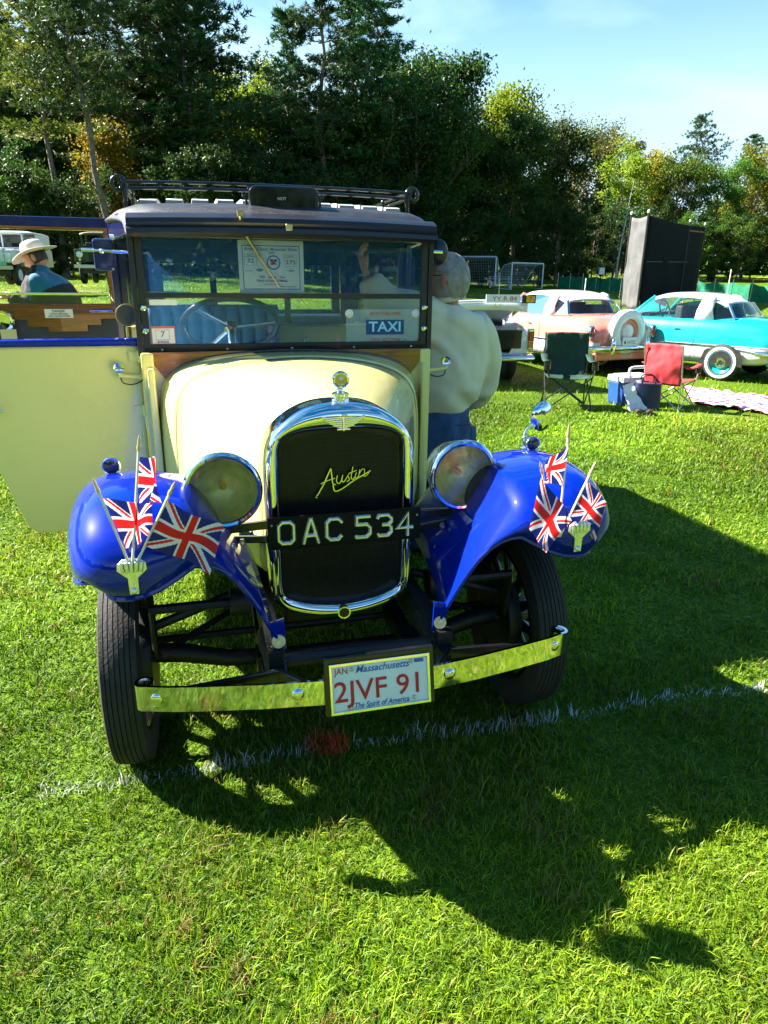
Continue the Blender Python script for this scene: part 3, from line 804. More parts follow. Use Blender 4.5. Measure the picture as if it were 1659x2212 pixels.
b = MB(); b.grid(P, cv=True); shell = b.build('radiator_shell', M['chrome'], T, smooth=60)
b = MB(); b.prism(II, cfr(-.012), .012); 
for z0 in (.60,):
    pass
gmesh = b.build('grille', M['grillemesh'], T, smooth=0)
# woven mesh of the grille: fine crossing zigzag wires in front of the core
b = MB()
step = .0085
for k in range(-34, 35):
    x0 = k * step
    pts = []
    z = .545
    zz = 0
    while z < 1.105:
        xx = x0 + (step * .5 if zz % 2 else 0)
        lim = interp([.54, .58, .62, 1.03, 1.075, 1.11], [.10, .175, .188, .187, .178, .02], z)
        if abs(xx) < lim: pts.append((xx, z))
        else:
            if len(pts) > 1: b.strokes(pts, .0017, .002, cfr(-.026), top=.3)
            pts = []
        z += step * .8; zz += 1
    if len(pts) > 1: b.strokes(pts, .0017, .002, cfr(-.026), top=.3)
tag(b.build('mesh_wires', mat('blackened wire', (.035, .035, .038), .35, .6, var=(60, .3)), gmesh, smooth=0), kind='stuff')
b = MB(); b.lathe([(.0215, 0), (.0215, .03), (.017, .03), (.017, .002)], fr_at(.0, -.045, .507), 20); b.build('crank_hole', M['chrome'], T)
b = MB(); b.lathe([(.0, 0), (.0165, 0), (.0165, .001)], fr_at(.0, -.0735, .507), 20); b.build('crank_hole_shade', M['black'], T)  # black disc painted in for the shade inside the hole
# cap with round thermometer
cap = MB(); cap.lathe([(.020, -.012), (.026, 0), (.027, .008), (.022, .012), (.027, .016), (.027, .024), (.012, .03), (.008, .04), (.010, .047)], Matrix.Translation((.008, .0, 1.188)), 20)
cap_o = cap.build('radiator_cap', M['chrome'], T)
b = MB(); b.lathe([(.0, -.008), (.022, -.008), (.0265, -.003), (.0265, .004), (.022, .008), (.019, .0075), (.019, .005)], fr_at(.010, 0, 1.252), 28); b.build('thermometer_case', M['chrome'], cap_o)
b = MB(); b.lathe([(0, 0), (.019, 0), (.019, .0008)], fr_at(.010, -.005, 1.252), 24); b.build('dial', M['brass'], cap_o)
b = MB(); b.lathe([(0, 0), (.0065, 0), (.0065, .0008)], fr_at(.010, -.0065, 1.257), 16); b.box((.010, -.0065, 1.240), (.018, .001, .003)); b.build('dial_mark', M['dialwhite'], cap_o)
# winged badge
b = MB()
for s in (-1, 1):
    for k, (l, z) in enumerate(((.066, .013), (.062, .007), (.054, .001), (.044, -.005), (.033, -.011))):
        b.strokes([(s * .004, z - .004), (s * l * .5, z - .001), (s * l, z + .005 - k * .0006)], .0062, .003, cfr(-.069, .004, 1.135), top=.3)
b.strokes([(0, .026), (0, -.024)], .009, .005, cfr(-.069, .004, 1.135)); b.ball((.004, -.072, 1.158), (.012, .004, .005), 6)
b.strokes([(-.02, -.02), (.02, -.02)], .006, .004, cfr(-.069, .004, 1.135))
b.build('winged_badge', M['chrome'], T, smooth=50)
# script
def sp(zx, zy): return (-.079 + (zx - 455) * .000497, .895 + (940 - zy - .0727 * (zx - 455)) * .00052)
b = MB()
SCR = [([(455, 940), (478, 902), (510, 845), (535, 790), (552, 756)], .0068), ([(552, 756), (557, 800), (563, 848), (580, 856)], .0062),
       ([(486, 852), (520, 835), (577, 815)], .0045), ([(592, 798), (586, 832), (598, 848), (614, 836), (626, 795), (621, 832), (634, 838)], .0048),
       ([(634, 838), (652, 810), (668, 783), (660, 800), (668, 824), (650, 836)], .0048), ([(692, 742), (680, 808), (690, 820), (702, 806)], .0048),
       ([(666, 784), (716, 764)], .0042), ([(714, 776), (706, 804), (716, 812), (728, 798)], .0042), ([(735, 758), (727, 804)], .004), ([(730, 790), (750, 757), (766, 761), (760, 802)], .0038), ([(760, 802), (778, 795), (802, 768)], .0038), ([(563, 858), (576, 896), (622, 880), (700, 826), (800, 768)], .0062)]
for i, (pts, w) in enumerate(SCR):
    sm = [(p.x, p.y) for p in spline([(*sp(*q), 0) for q in pts], 4)]
    b.strokes(sm, w * 1.15, .004 + .0001 * i, cfr(-.034), top=.5)
for q in ((462, 925), (800, 768)): b.ball((sp(*q)[0], -.037, sp(*q)[1]), .0045, 5)
b.build('name_script', M['goldscript'], T, smooth=40)

# ---- bonnet and scuttle
rear = [(0, 1.236), (.14, 1.233), (.28, 1.223), (.40, 1.203), (.49, 1.168), (.548, 1.11), (.570, 1.03), (.580, .93), (.583, .80), (.583, .62)]
frnt = [(0, 1.186), (.06, 1.182), (.125, 1.161), (.185, 1.12), (.214, 1.078), (.228, 1.01), (.232, .93), (.233, .83), (.233, .73), (.233, .62)]
def half_arch(t):
    a = [(lerp(f[0], r[0], t), lerp(f[1], r[1], t) + .012 * math.sin(math.pi * t) * max(0, 1 - i / 4)) for i, (f, r) in enumerate(zip(frnt, rear))]
    full = [(-x, z) for x, z in reversed(a[1:])] + a
    return [(p.x, p.z) for p in spline([(x, 0, z) for x, z in full], 3)]
def loft(y0, y1, t0, t1, n, off=0):
    rows = []
    for i in range(n + 1):
        y = lerp(y0, y1, i / n); tt = lerp(t0, t1, i / n)
        rows.append([(x * (1 + off), y, z + off * .4) for x, z in half_arch(tt)])
    return rows
b = MB(); b.grid(loft(.052, .80, 0, .80, 14)); bonnet = b.build('bonnet', M['yellow'], T, smooth=60, thick=.004)
b = MB(); b.grid(loft(.806, 1.035, .806, 1.03, 4)); b.build('scuttle', M['yellow'], T, smooth=60, thick=.004)
b = MB(); b.tube([(0, .07, 1.190), (0, .4, 1.213), (0, .8, 1.2225), (0, .84, 1.221)], .0035, 8); b.build('bonnet_hinge', M['yellow'], bonnet)
for s in (-1, 1):      # louvre-less side panel catches
    b = MB(); b.bar((s * .262, .12, .74), (s * .275, .16, .70), .012, .02); b.build('bonnet_catch', M['chrome_dull'], bonnet)
for x in (-.075, -.02):
    b = MB(); b.ball((x + .06, .93, 1.222), (.013, .013, .008), 6); b.build('vent_knob', M['chrome_dull'], T)
b = MB(); b.prism([(-.606, 1.237), (.606, 1.237), (.60, 1.20), (.575, 1.165), (.55, 1.13), (.5, 1.12), (-.5, 1.12), (-.55, 1.13), (-.575, 1.165), (-.60, 1.20)], cfr(1.062), .03)
b.build('windscreen_rail', M['wood_tan'], T, smooth=0, bevel=.004)
arch = [(x, z) for x, z in half_arch(1.0)]
b = MB(); b.tube([(x * 1.004, 1.032, z + .003) for x, z in arch if z > .9], .0045, 6); b.build('beading', M['black'], T)
b = MB(); b.prism([(-.60, .50), (.60, .50), (.60, 1.20), (.575, 1.165), (.55, 1.128), (-.55, 1.128), (-.575, 1.165), (-.60, 1.20)], cfr(1.05), .008); b.build('bulkhead', M['yellow'], T, smooth=0)
for s in (-1, 1):
    b = MB(); b.box((s * .612, 1.07, .84), (.052, .085, .79)); b.box((s * .60, 1.02, .80), (.03, .07, .75)); b.build('front_post', M['yellow'], T, smooth=0, bevel=.008)

# ---- wings
CR = [(-.385, .775), (-.415, .825), (-.412, .885), (-.365, .948), (-.26, .995), (-.10, 1.013), (.05, .992), (.2, .93), (.4, .80), (.6, .66), (.8, .53), (1.0, .44), (1.2, .405)]
OU = [(.700, -.345, .790), (.738, -.325, .800), (.775, -.285, .786), (.798, -.22, .762), (.812, -.13, .742), (.820, -.03, .728), (.820, .09, .715), (.820, .22, .685), (.820, .40, .60), (.825, .6, .55), (.83, .8, .44), (.84, 1.0, .395), (.85, 1.2, .385)]
IN = [(.45, -.345, .832), (.45, -.372, .862), (.45, -.368, .902), (.45, -.325, .945), (.45, -.23, .975), (.45, -.09, .988), (.45, .05, .966), (.45, .2, .905), (.46, .4, .775), (.48, .6, .64), (.52, .8, .515), (.57, 1.0, .43), (.60, 1.2, .40)]
KK = [(.236, -.318, .565), (.246, -.30, .60), (.258, -.22, .645), (.266, -.12, .67), (.272, -.02, .685), (.28, .08, .69), (.292, .18, .69), (.31, .3, .67), (.37, .48, .60), (.44, .66, .52), (.50, .86, .45), (.56, 1.05, .41), (.60, 1.2, .39)]
def wing_rows(s):
    fw = lambda q: [(x * (1 - .062 * (1 - sstep(-.30, .25, y)) * sstep(.44, .70, x)), y + .030 * (-2.06 - y) * (1 - sstep(-.25, .05, y)), z + .030 * (1.55 - z) * (1 - sstep(-.25, .05, y))) for x, y, z in q]
    cr_, ou, in_, kk = (spline(q, 4) for q in (fw([(.63, y, z) for y, z in CR]), fw(OU), fw(IN), KK))
    rows = []
    for i in range(len(cr_)):
        row = []
        for k in range(9):
            a = math.pi / 2 * (1 - k / 8)
            ca_ = max(0, math.cos(a)) ** .62; p = cr_[i] * ca_ + ou[i] * (1 - ca_)
            row.append((s * lerp(cr_[i].x, ou[i].x, math.sin(a) ** .75), p.y, p.z))
        for k in range(1, 6):
            u = k / 5; w = u * u
            row.append((s * lerp(cr_[i].x, in_[i].x, u), lerp(cr_[i].y, in_[i].y, w * (1.6 - .6 * u)), lerp(cr_[i].z, in_[i].z, w * (1.6 - .6 * u))))
        x0, y0, z0 = abs(row[-1][0]), row[-1][1], row[-1][2]
        k = kk[i]; bow = lerp(.085, .02, min(1, i / 14))
        for j in range(1, 9):
            u = j / 8
            row.append((s * lerp(x0, k.x, u), lerp(y0, k.y, u), lerp(z0, k.z, u) + bow * math.sin(math.pi * u) * (1 - .35 * u)))
        rows.append(row)
    return rows
for s in (-1, 1):
    rows = wing_rows(s)
    b = MB(); b.grid(rows)
    w = b.build('front_wing', M['blue'], T, smooth=70, thick=.005)
    edge = [Vector(p) for p in rows[0]]
    b = MB(); b.tube(edge, .0075, 6); b.build('wing_edge', M['blue'], w)
    b = MB(); b.tube([Vector(r[0]) for r in rows], .0065, 6); b.build('wing_edge', M['blue'], w)
    b = MB(); b.lathe([(.0, 0), (.0195, 0), (.0195, .003), (.0085, .003), (.0085, .009), (0, .009)], Matrix.Translation((s * .240, -.327, .572)) @ Matrix.Rotation(R(75), 4, 'X'), 6 if False else 20)
    b.build('wing_bolt', M['steel'], w)
    b = MB(); b.prism([(s * .222, .64), (s * .262, .63), (s * .258, .56), (s * .238, .535), (s * .218, .545)][::s], (Vector((0, -.318, 0)), FX, FZ), .006); b.build('wing_stay', M['blue'], w)
    # side lamp on the wing
    lm = MB(); lm.lathe([(0, -.055), (.012, -.05), (.022, -.03), (.026, -.005), (.027, .0), (.025, .004), (.022, .002)], fr_at(s * .67, .01, 1.018), 20)
    lm.lathe([(.016, -.035), (.011, 0)], Matrix.Translation((s * .67, .025, 1.012)), 12)
    lo = lm.build('side_lamp', M['chrome'], T)
    b = MB(); b.lathe([(.0, .004), (.012, .003), (.022, 0), (.022, -.001)], fr_at(s * .67, .008, 1.018), 20); b.build('lamp_lens', mat('smoked lens', (.07, .045, .05), .08, coat=1, var=(30, .3)), lo)
# mirror on the wing to the right
mr = MB(); mr.tube(spline([(.655, .035, 1.0), (.652, .04, 1.03), (.665, .05, 1.06), (.70, .05, 1.082)], 5), .0055, 8)
mr.ball((.704, .048, 1.085), .011, 7); mr.box((.65, .03, .995), (.022, .03, .012))
mro = mr.build('wing_mirror', M['chrome'], T)
b = MB(); b.lathe([(0, .013), (.023, .011), (.041, .003), (.047, -.004), (.046, -.008), (0, -.008)], fr_at(.722, .055, 1.102) @ Matrix.Rotation(R(14), 4, 'Y'), 28, sy=1.12); b.build('mirror_shell', M['chrome'], mro)

# ---- headlamps
for s in (-1, 1):
    c = Matrix.Translation((s * .361, -.150, .972)) @ FRONT @ Matrix.Rotation(R(s * 2), 4, 'Y')
    b = MB(); b.lathe([(0, -.165), (.03, -.158), (.062, -.135), (.088, -.095), (.099, -.05), (.102, -.012), (.109, -.010), (.1115, -.002), (.1105, .008), (.103, .015), (.096, .012), (.094, .004)], c, 44, open_=True)
    h = b.build('headlamp', M['chrome'], T, smooth=50)
    b = MB(); b.lathe([(0, -.085), (.03, -.079), (.055, -.063), (.075, -.042), (.09, -.018), (.096, .004)], c, 40, open_=True); b.build('lamp_reflector', M['reflector'], h, smooth=60)
    b = MB(); b.ball((0, 0, -.045), (.011, .011, .016), 7, M=c); b.tube([(0, 0, -.085), (0, 0, -.05)], .009, 10, M=c); b.build('lamp_bulb', M['brass'], h)
    b = MB(); b.lathe([(0, .016), (.04, .0145), (.07, .011), (.0955, .005)], c, 40); b.build('lamp_lens', M['lens'], h, smooth=60)
    b = MB(); b.tube([(s * .361, -.10, .88), (s * .361, -.09, .82), (s * .33, -.06, .76)], [.02, .016, .016], 10); b.lathe([(.024, 0), (.018, .02), (.012, .03)], Matrix.Translation((s * .361, -.10, .862)), 14); b.build('lamp_post', M['black'], h)
    b = MB(); b.bar((s * .36, -.095, .835), (s * .232, -.105, .845), .02, .026); b.bar((s * .40, -.08, .80), (s * .238, -.10, .795), .014, .022); b.build('lamp_bar', M['black'], T, bevel=.003, smooth=0)
    b = MB(); b.lathe([(.010, 0), (.010, .006), (.006, .012), (0, .012)], fr_at(s * .315, -.105, .796), 6); b.lathe([(.010, 0), (.010, .006), (.006, .010), (0, .010)], fr_at(s * .30, -.10, .72), 6); b.build('bar_bolt', M['steel'], T)

# ---- front number plate
b = MB(); b.box((0, -.112, .8155), (.478, .006, .104))
pl = b.build('number_plate', M['plateblack'], T, smooth=0, bevel=.002)
b = MB(); rect = lambda w, h_, cz, cx=0: [(cx - w / 2, cz - h_ / 2), (cx + w / 2, cz - h_ / 2), (cx + w / 2, cz + h_ / 2), (cx - w / 2, cz + h_ / 2)]
b.ring(rect(.477, .103, .8155), rect(.469, .095, .8155), cfr(-.1152), .002); b.build('plate_edge', M['plateblack'], pl, smooth=0)
hw, hh, c4 = .023, .0335, .011
def oct_(pts): return pts
LET = {
 'O': [([(-hw + c4, hh), (hw - c4, hh), (hw, hh - c4), (hw, -hh + c4), (hw - c4, -hh), (-hw + c4, -hh), (-hw, -hh + c4), (-hw, hh - c4)], True)],
 'A': [([(-hw, -hh - .006), (-.002, hh + .004), (.002, hh + .004), (hw, -hh - .006)], False), ([(-hw * .62, -.014), (hw * .62, -.014)], False)],
 'C': [([(hw + .001, hh - .013), (hw - c4, hh), (-hw + c4, hh), (-hw, hh - c4), (-hw, -hh + c4), (-hw + c4, -hh), (hw - c4, -hh), (hw + .001, -hh + .013)], False)],
 '5': [([(hw, hh), (-hw + .003, hh), (-hw + .003, .008), (hw - c4, .008), (hw, -.003), (hw, -hh + c4), (hw - c4, -hh), (-hw + .002, -hh), (-hw - .001, -hh + .010)], False)],
 '3': [([(-hw + .001, hh - .010), (-hw + .006, hh), (hw - c4, hh), (hw, hh - c4), (hw, .012), (hw - .009, .002), (hw, -.008), (hw, -hh + c4), (hw - c4, -hh), (-hw + .006, -hh), (-hw + .001, -hh + .010)], False), ([(-.008, .002), (hw - .009, .002)], False)],
 '4': [([(hw * .45, -hh - .006), (hw * .45, hh + .002), (-hw, -.012), (hw + .004, -.012)], False)]}
for ch, x in zip('OAC534', (-.184, -.109, -.037, .053, .121, .187)):
    b = MB()
    for i, (pts, cl) in enumerate(LET[ch]): b.strokes(pts, .0132, .0055 + .0003 * i, cfr(-.1153, x, .8155), closed=cl, top=.42)
    b.build('plate_letter_' + ch.lower() if not ch.isdigit() else 'plate_digit', M['alu'], pl, smooth=0)
b = MB()
for x in (-.227, .227): b.ball((x, -.1155, .842), .004, 5)
b.build('plate_screw', M['steel'], pl)

# ---- bumper
def blade(s, path):
    b = MB(); th, h2 = .0045, .0365
    pts = [Vector(p) for p in path]; rows = []
    for i, p in enumerate(pts):
        a, d = pts[max(0, i - 1)], pts[min(len(pts) - 1, i + 1)]
        t = (d - a).normalized(); n = Vector((t.y, -t.x, 0))
        row = []
        for k in range(7):
            u = -1 + 2 * k / 6
            row.append(p + n * (th + .003 * (1 - u * u)) + Vector((0, 0, h2 * u)))
        row += [p - n * th + Vector((0, 0, h2)), p - n * th - Vector((0, 0, h2))]
        rows.append(row)
    b.grid(rows, cv=True, caps=True); return b
for s in (-1, 1):
    inner = (-.139 if s < 0 else .152)
    pa = [(inner, -.503, .503), (s * .30, -.483, .503), (s * .45, -.456, .503), (s * .54, -.437, .503), (s * .595, -.420, .503)]
    for k in range(0, 15):
        a = R(-62 + k * 22); pa.append((s * (.600 + .020 * math.cos(a)), -.398 + .022 * math.sin(a), .503))
    if s > 0: pa = pa[::-1]
    bm_ = blade(s, pa); bo = bm_.build('bumper_blade', M['chrome'], T, smooth=40)
    for x, y in ((s * .567, -.428), (s * .211, -.499)):
        b = MB(); b.ball((x, y, .505), (.0185, .011, .0175), 8); b.build('bumper_bolt', M['chrome'], bo)
    b = MB(); b.bar((s * .24, -.30, .49), (s * .25, -.40, .50), .05, .03); b.bar((s * .25, -.40, .51), (s * .52, -.425, .507), .012, .035); b.bar((s * .25, -.40, .51), (s * .17, -.49, .505), .012, .035)
    b.build('bumper_iron', M['black'], T, smooth=0, bevel=.003)
# state plate in its holder
tilt = Matrix.Translation((.0085, -.515, .523)) @ Matrix.Rotation(R(-13), 4, 'X')
b = MB(); b.box((0, .006, .0), (.303, .02, .160), M=tilt); ph = b.build('plate_holder', M['black'], T, smooth=0, bevel=.004)
frx = (tilt @ Vector((0, -.0045, -.006)), FX, (tilt.to_3x3() @ FZ))
b = MB(); b.ring(rect(.276, .139, 0), rect(.262, .122, 0), frx, .005); b.build('plate_frame', M['chrome'], ph, smooth=0, bevel=.001)
b = MB(); b.prism(rect(.264, .124, 0), frx, .0015); sp_ = b.build('state_plate', M['platewhite'], ph, smooth=0)
tm_ = lambda x, z, r=0: tilt @ Matrix.Translation((x, -.0068, z - .006)) @ Matrix.Rotation(R(90), 4, 'X')
text('plate_number', '2JVF 91', .080, M['inkred'], ph, tm_(-.004, -.012), bold=.0004, width=.232, extrude=.0008)
text('plate_state', 'Massachusetts', .027, M['inkblue'], ph, tm_(.006, .047), shear=.3, width=.148, bold=.0002)
text('plate_month', 'JAN', .024, M['inkred'], ph, tm_(-.106, .047), width=.036)
text('plate_motto', 'The Spirit of America', .022, M['inkblue'], ph, tm_(0, -.0515), shear=.3, width=.15, bold=.0002)
b = MB(); b.box((.108, -.0068, .046), (.026, .0006, .010), M=tilt); b.build('plate_sticker', M['inkblue'], ph, smooth=0)
for x, z in ((-.078, .044), (.086, .046), (-.082, -.062), (.09, -.055)):
    b = MB(); b.ball((0, 0, 0), (.0055, .003, .0055), 5, M=tilt @ Matrix.Translation((x, -.0085, z))); b.build('plate_screw', M['steel'], ph)

# ---- wheels
def tyre_mesh(Rw, W_):
    pr = []
    k = W_ / 2
    half = [(Rw - .105, .35), (Rw - .098, .62), (Rw - .07, .92), (Rw - .04, 1.0), (Rw - .018, .95), (Rw - .006, .86)]
    pr = [(r, -k * z) for r, z in half]
    ribs = [-.80, -.56, -.30, -.02, .02, .30, .56, .80]
    zz = -.84
    for c in (-.58, -.32, -.08, .16, .42, .64):
        crown = lambda z: Rw - .010 * z * z
        pr += [(crown(zz), zz * k), (crown(c - .025), (c - .025) * k), (crown(c) - .007, (c - .018) * k), (crown(c) - .007, (c + .018) * k), (crown(c + .025), (c + .025) * k)]
        zz = c + .03
    pr += [(Rw - .006, .86 * k)] + [(r, k * z) for r, z in reversed(half[:-1])]
    pr += [(Rw - .115, .3 * k), (Rw - .115, -.3 * k)]
    return pr
WR = .345
SIDE = Matrix.Rotation(R(90), 4, 'Y')
tp_ = MB(); tp_.lathe(tyre_mesh(WR, .118), SIDE, 56, close=True); tyre_me = tp_.mesh('tyre', M['tyre'], 30)
wm = MB(); wm.lathe([(.235, -.042), (.248, -.046), (.250, -.038), (.240, -.030), (.232, -.02), (.232, .02), (.240, .030), (.250, .038), (.248, .046), (.235, .042), (.222, .02), (.222, -.02)], SIDE, 40, close=True); rim_me = wm.mesh('rim', M['black'], 40)
wm = MB()
for k in range(10):
    a = 2 * math.pi * k / 10
    wm.tube([(-.012, math.cos(a) * .06, math.sin(a) * .06), (0, math.cos(a) * .15, math.sin(a) * .15), (0, math.cos(a) * .236, math.sin(a) * .236)], [.024, .017, .020], 8)
spoke_me = wm.mesh('spokes', M['black'], 60)
wm = MB(); wm.lathe([(0, -.05), (.05, -.045), (.075, -.02), (.075, .03), (.045, .05), (.04, .075), (0, .08)], SIDE, 24); hub_me = wm.mesh('hub', M['black'], 40)
wm = MB(); wm.lathe([(.02, .075), (.15, .075), (.157, .065), (.157, .03), (.145, .025), (.02, .025)], SIDE @ Matrix.Scale(-1, 4, (0, 0, 1)), 32); drum_me = wm.mesh('brake_drum', M['chassis'], 40)
wm = MB(); wm.lathe([(.0, .095), (.03, .092), (.045, .08), (.047, .06)], SIDE, 24); capm = wm.mesh('hub_cap', M['chrome'], 50)
for s, y in ((-1, .11), (1, .11), (-1, 2.8), (1, 2.8)):
    we = empty('wheel', (s * .69, y, WR - .008), R(0 if s > 0 else 180)); we.parent = T
    for nm, me in (('tyre', tyre_me), ('rim', rim_me), ('spokes', spoke_me), ('hub', hub_me), ('brake_drum', drum_me), ('hub_cap', capm)):
        o = bpy.data.objects.new(nm, me); col.objects.link(o); o.parent = we

# ---- chassis, axle, springs, engine
b = MB()
for s in (-1, 1): b.box((s * .25, 1.6, .50), (.045, 3.9, .10))
b.tube([(-.25, -.30, .49), (.25, -.30, .49)], .022, 12); b.box((0, .35, .46), (.5, .06, .08)); b.box((0, 1.2, .46), (.5, .06, .08))
for s in (-1, 1): b.tube(spline([(s * .25, -.15, .50), (s * .25, -.26, .50), (s * .245, -.33, .475), (s * .24, -.37, .45)], 4), [.04] * 4 + [.034] * 4 + [.028] * 4 + [.02], 10)
b.build('chassis_frame', M['chassis'], T)
AX = Matrix.Translation((0, .11, -.015))
b = MB(); b.tube([(-.66, 0, .36), (-.52, 0, .34), (-.38, 0, .30), (-.2, 0, .285), (.2, 0, .285), (.38, 0, .30), (.52, 0, .34), (.66, 0, .36)], [.035, .034, .03, .028, .028, .03, .034, .035], 10, M=AX)
b.tube([(-.62, .13, .33), (.62, .13, .33)], .014, 8, M=AX); b.tube([(-.66, 0, .36), (-.62, .13, .33)], .016, 8, M=AX); b.tube([(.66, 0, .36), (.62, .13, .33)], .016, 8, M=AX); b.build('front_axle', M['chassis'], T)
for s in (-1, 1):
    b = MB()
    for k in range(6):
        L = .48 - .065 * k
        b.grid([[(s * .25 + dx, y_ + .08, .335 + .10 * ((y_ / .48) ** 2) - .011 * k + dz) for dx, dz in ((-.025, 0), (.025, 0), (.025, .009), (-.025, .009))] for y_ in np.linspace(-L, L, 9)], cv=True, caps=True)
    b.box((s * .25, .0, .31), (.07, .09, .10)); b.build('leaf_spring', M['chassis'], T, smooth=30)
    b = MB(); b.lathe([(.045, -.03), (.045, .03)], Matrix.Translation((s * .33, -.02, .56)) @ SIDE, 18); b.tube([(s * .34, -.02, .56), (s * .60, -.03, .565), (s * .60, -.01, .40)], [.016, .018, .012], 8); b.build('shock_absorber', M['chassis'], T)
    b = MB(); b.tube([(s * .30, .16, .52), (s * .64, .10, .43)], .017, 8); b.tube([(s * .28, .36, .38), (s * .63, .06, .34)], .012, 8); b.build('radius_arm', M['chassis'], T)
b = MB(); b.box((0, .52, .62), (.34, .72, .52)); b.box((0, .55, .34), (.26, .5, .16)); b.box((0, 1.6, .40), (.3, 1.0, .12)); b.tube([(0, .7, .36), (0, 2.8, .36)], .035, 10); b.build('engine', M['chassis'], T, smooth=0, bevel=.02)  # engine block boxed in dark to block light under the bonnet
b = MB(); b.tube([(-.66, 2.8, .36), (.66, 2.8, .36)], .04, 10); b.ball((0, 2.8, .36), (.13, .14, .14), 8); b.build('rear_axle', M['chassis'], T)

# ---- windscreen
b = MB(); fo, fi = rect(1.244, .484, 1.478), rect(1.188, .424, 1.479)
b.ring(fo, fi, cfr(1.085), .026); b.box((0, 1.072, 1.4645), (1.19, .022, .021)); b.box((0, 1.065, 1.247), (1.25, .012, .02))
ws = b.build('windscreen', M['frameblack'], T, smooth=0, bevel=.003)
b = MB(); b.box((0, 1.0725, 1.583), (1.192, .005, .216)); b.build('upper_pane', M['screenglass'], ws, smooth=0)
b = MB(); b.box((0, 1.0735, 1.3605), (1.192, .005, .187)); b.build('lower_pane', M['screenglass'], ws, smooth=0)
for s in (-1, 1):
    for z in (1.415, 1.323):
        b = MB(); b.lathe([(.011, 0), (.011, .004), (.007, .007), (.0065, .016), (0, .017)], fr_at(s * .608, 1.058, z), 14); b.bar((s * .608 - .012, 1.045, z - .005), (s * .608 + .012, 1.045, z + .005), .004, .008); b.build('wing_nut', M['chrome'], ws)
    b = MB(); b.box((s * .636, 1.078, 1.47), (.022, .045, .50)); b.build('screen_pillar', M['frameblack'], T, smooth=0, bevel=.003)
for x in (-.55, -.28, 0, .28, .55):
    b = MB(); b.ball((x, 1.058, 1.2445), .006, 5); b.build('screen_screw', M['steel'], ws)
wp = MB(); wp.tube([(-.175, 1.05, 1.702), (-.10, 1.052, 1.585)], [.006, .0045], 6); wp.tube([(-.10, 1.054, 1.585), (-.045, 1.056, 1.498)], [.0035, .002], 5)
wp.box((-.20, .985, 1.782), (.022, .04, .022)); wp.tube([(-.20, .99, 1.78), (-.20, 1.03, 1.73), (-.178, 1.05, 1.705)], .005, 6); wp.build('wiper', M['brass'], T)
# labels on the lower pane
b = MB(); b.box((.415, 1.0695, 1.335), (.335, .002, .145)); hs_ = b.build('hire_sign', mat('clear celluloid', (.55, .75, .72), .3, trans=0, var=(8, .1)), ws, smooth=0)
mm = hs_.data.materials[0]; mm.node_tree.nodes['Principled BSDF'].inputs['Alpha'].default_value = 0.22
rr_ = [(p.x, p.y) for p in spline([(-.088, -.028, 0), (-.088, .028, 0), (-.078, .032, 0), (.078, .032, 0), (.088, .028, 0), (.088, -.028, 0), (.078, -.032, 0), (-.078, -.032, 0)], 2, True)]
b = MB(); b.prism(rr_, cfr(1.0683, .428, 1.33), .001); b.build('taxi_label', mat('navy label', (.008, .06, .20), .5, var=(20, .1)), hs_, smooth=0)
text('taxi_letters', 'TAXI', .062, M['paleturq'], hs_, face_front(.428, 1.0665, 1.33), width=.15, bold=.0012)
text('hire_letters', 'NOT FOR HIRE', .021, M['inkred'], hs_, face_front(.428, 1.0680, 1.388), width=.145)
text('year_letters', '1937 AUSTIN', .019, M['inkred'], hs_, face_front(.428, 1.0680, 1.274), width=.14)
for x in (.262, .572):
    b = MB(); b.lathe([(.019, 0), (.014, .004), (.006, .006), (.006, .01), (0, .011)], fr_at(x, 1.0685, 1.39), 16); b.build('suction_cup', M['dialwhite'], hs_)
b = MB(); b.box((-.540, 1.0695, 1.303), (.095, .002, .075)); st = b.build('inspection_sticker', M['white'], ws, smooth=0)
b = MB(); b.ring(rect(.096, .076, 1.303, -.540), rect(.09, .062, 1.301, -.540), cfr(1.0684), .001); b.ring(rect(.055, .04, 1.306, -.543), rect(.052, .037, 1.306, -.543), cfr(1.0684), .001); b.build('sticker_border', M['orange'], st, smooth=0)
text('sticker_number', '7', .034, M['inkblack'], st, face_front(-.543, 1.0680, 1.307))
b = MB()
for k in range(12): b.box((-.568 + k * .0042, 1.0682, 1.277), (.0022 if k % 3 else .001, .0006, .010))
b.build('sticker_bars', M['inkblack'], st, smooth=0)
b = MB(); b.box((-.53, 1.0695, 1.437), (.11, .002, .022)); b.build('pane_label', M['dialwhite'], ws, smooth=0)

# ---- roof
RY = [(1.035, 1.772), (1.08, 1.802), (1.14, 1.826), (1.3, 1.847), (1.6, 1.866), (2.0, 1.878), (2.6, 1.88), (3.1, 1.85), (3.4, 1.78), (3.5, 1.70)]
rows = []
for p in spline([(0, y, z) for y, z in RY], 3):
    hw_ = interp([1.0, 1.15, 1.35, 1.9, 3.1, 3.5], [.640, .668, .715, .815, .815, .77], p.y)
    row = []
    for k in range(25):
        u = -1 + 2 * k / 24
        a = abs(u)
        row.append((hw_ * math.copysign(min(1, 1.03 * a - .03 * a ** 8), u), p.y, p.z - .022 * a ** 2 - .055 * max(0, (a - .78) / .22) ** 2.4))
    rows.append(row)
b = MB(); b.grid(rows); roof = b.build('roof', M['roofcloth'], T, smooth=80, thick=.02)
vz = [(1.072, 1.700), (1.0, 1.699), (.985, 1.712), (.988, 1.728), (1.003, 1.739), (.998, 1.75), (1.005, 1.768), (1.03, 1.781), (1.06, 1.79), (1.09, 1.78), (1.10, 1.70)]
b = MB(); b.grid([[(x, y, z - .012 * (x / .64) ** 2) for y, z in vz] for x in np.linspace(-.64, .64, 13)], cv=True, caps=True); vis = b.build('visor', M['frameblack'], T, smooth=35)
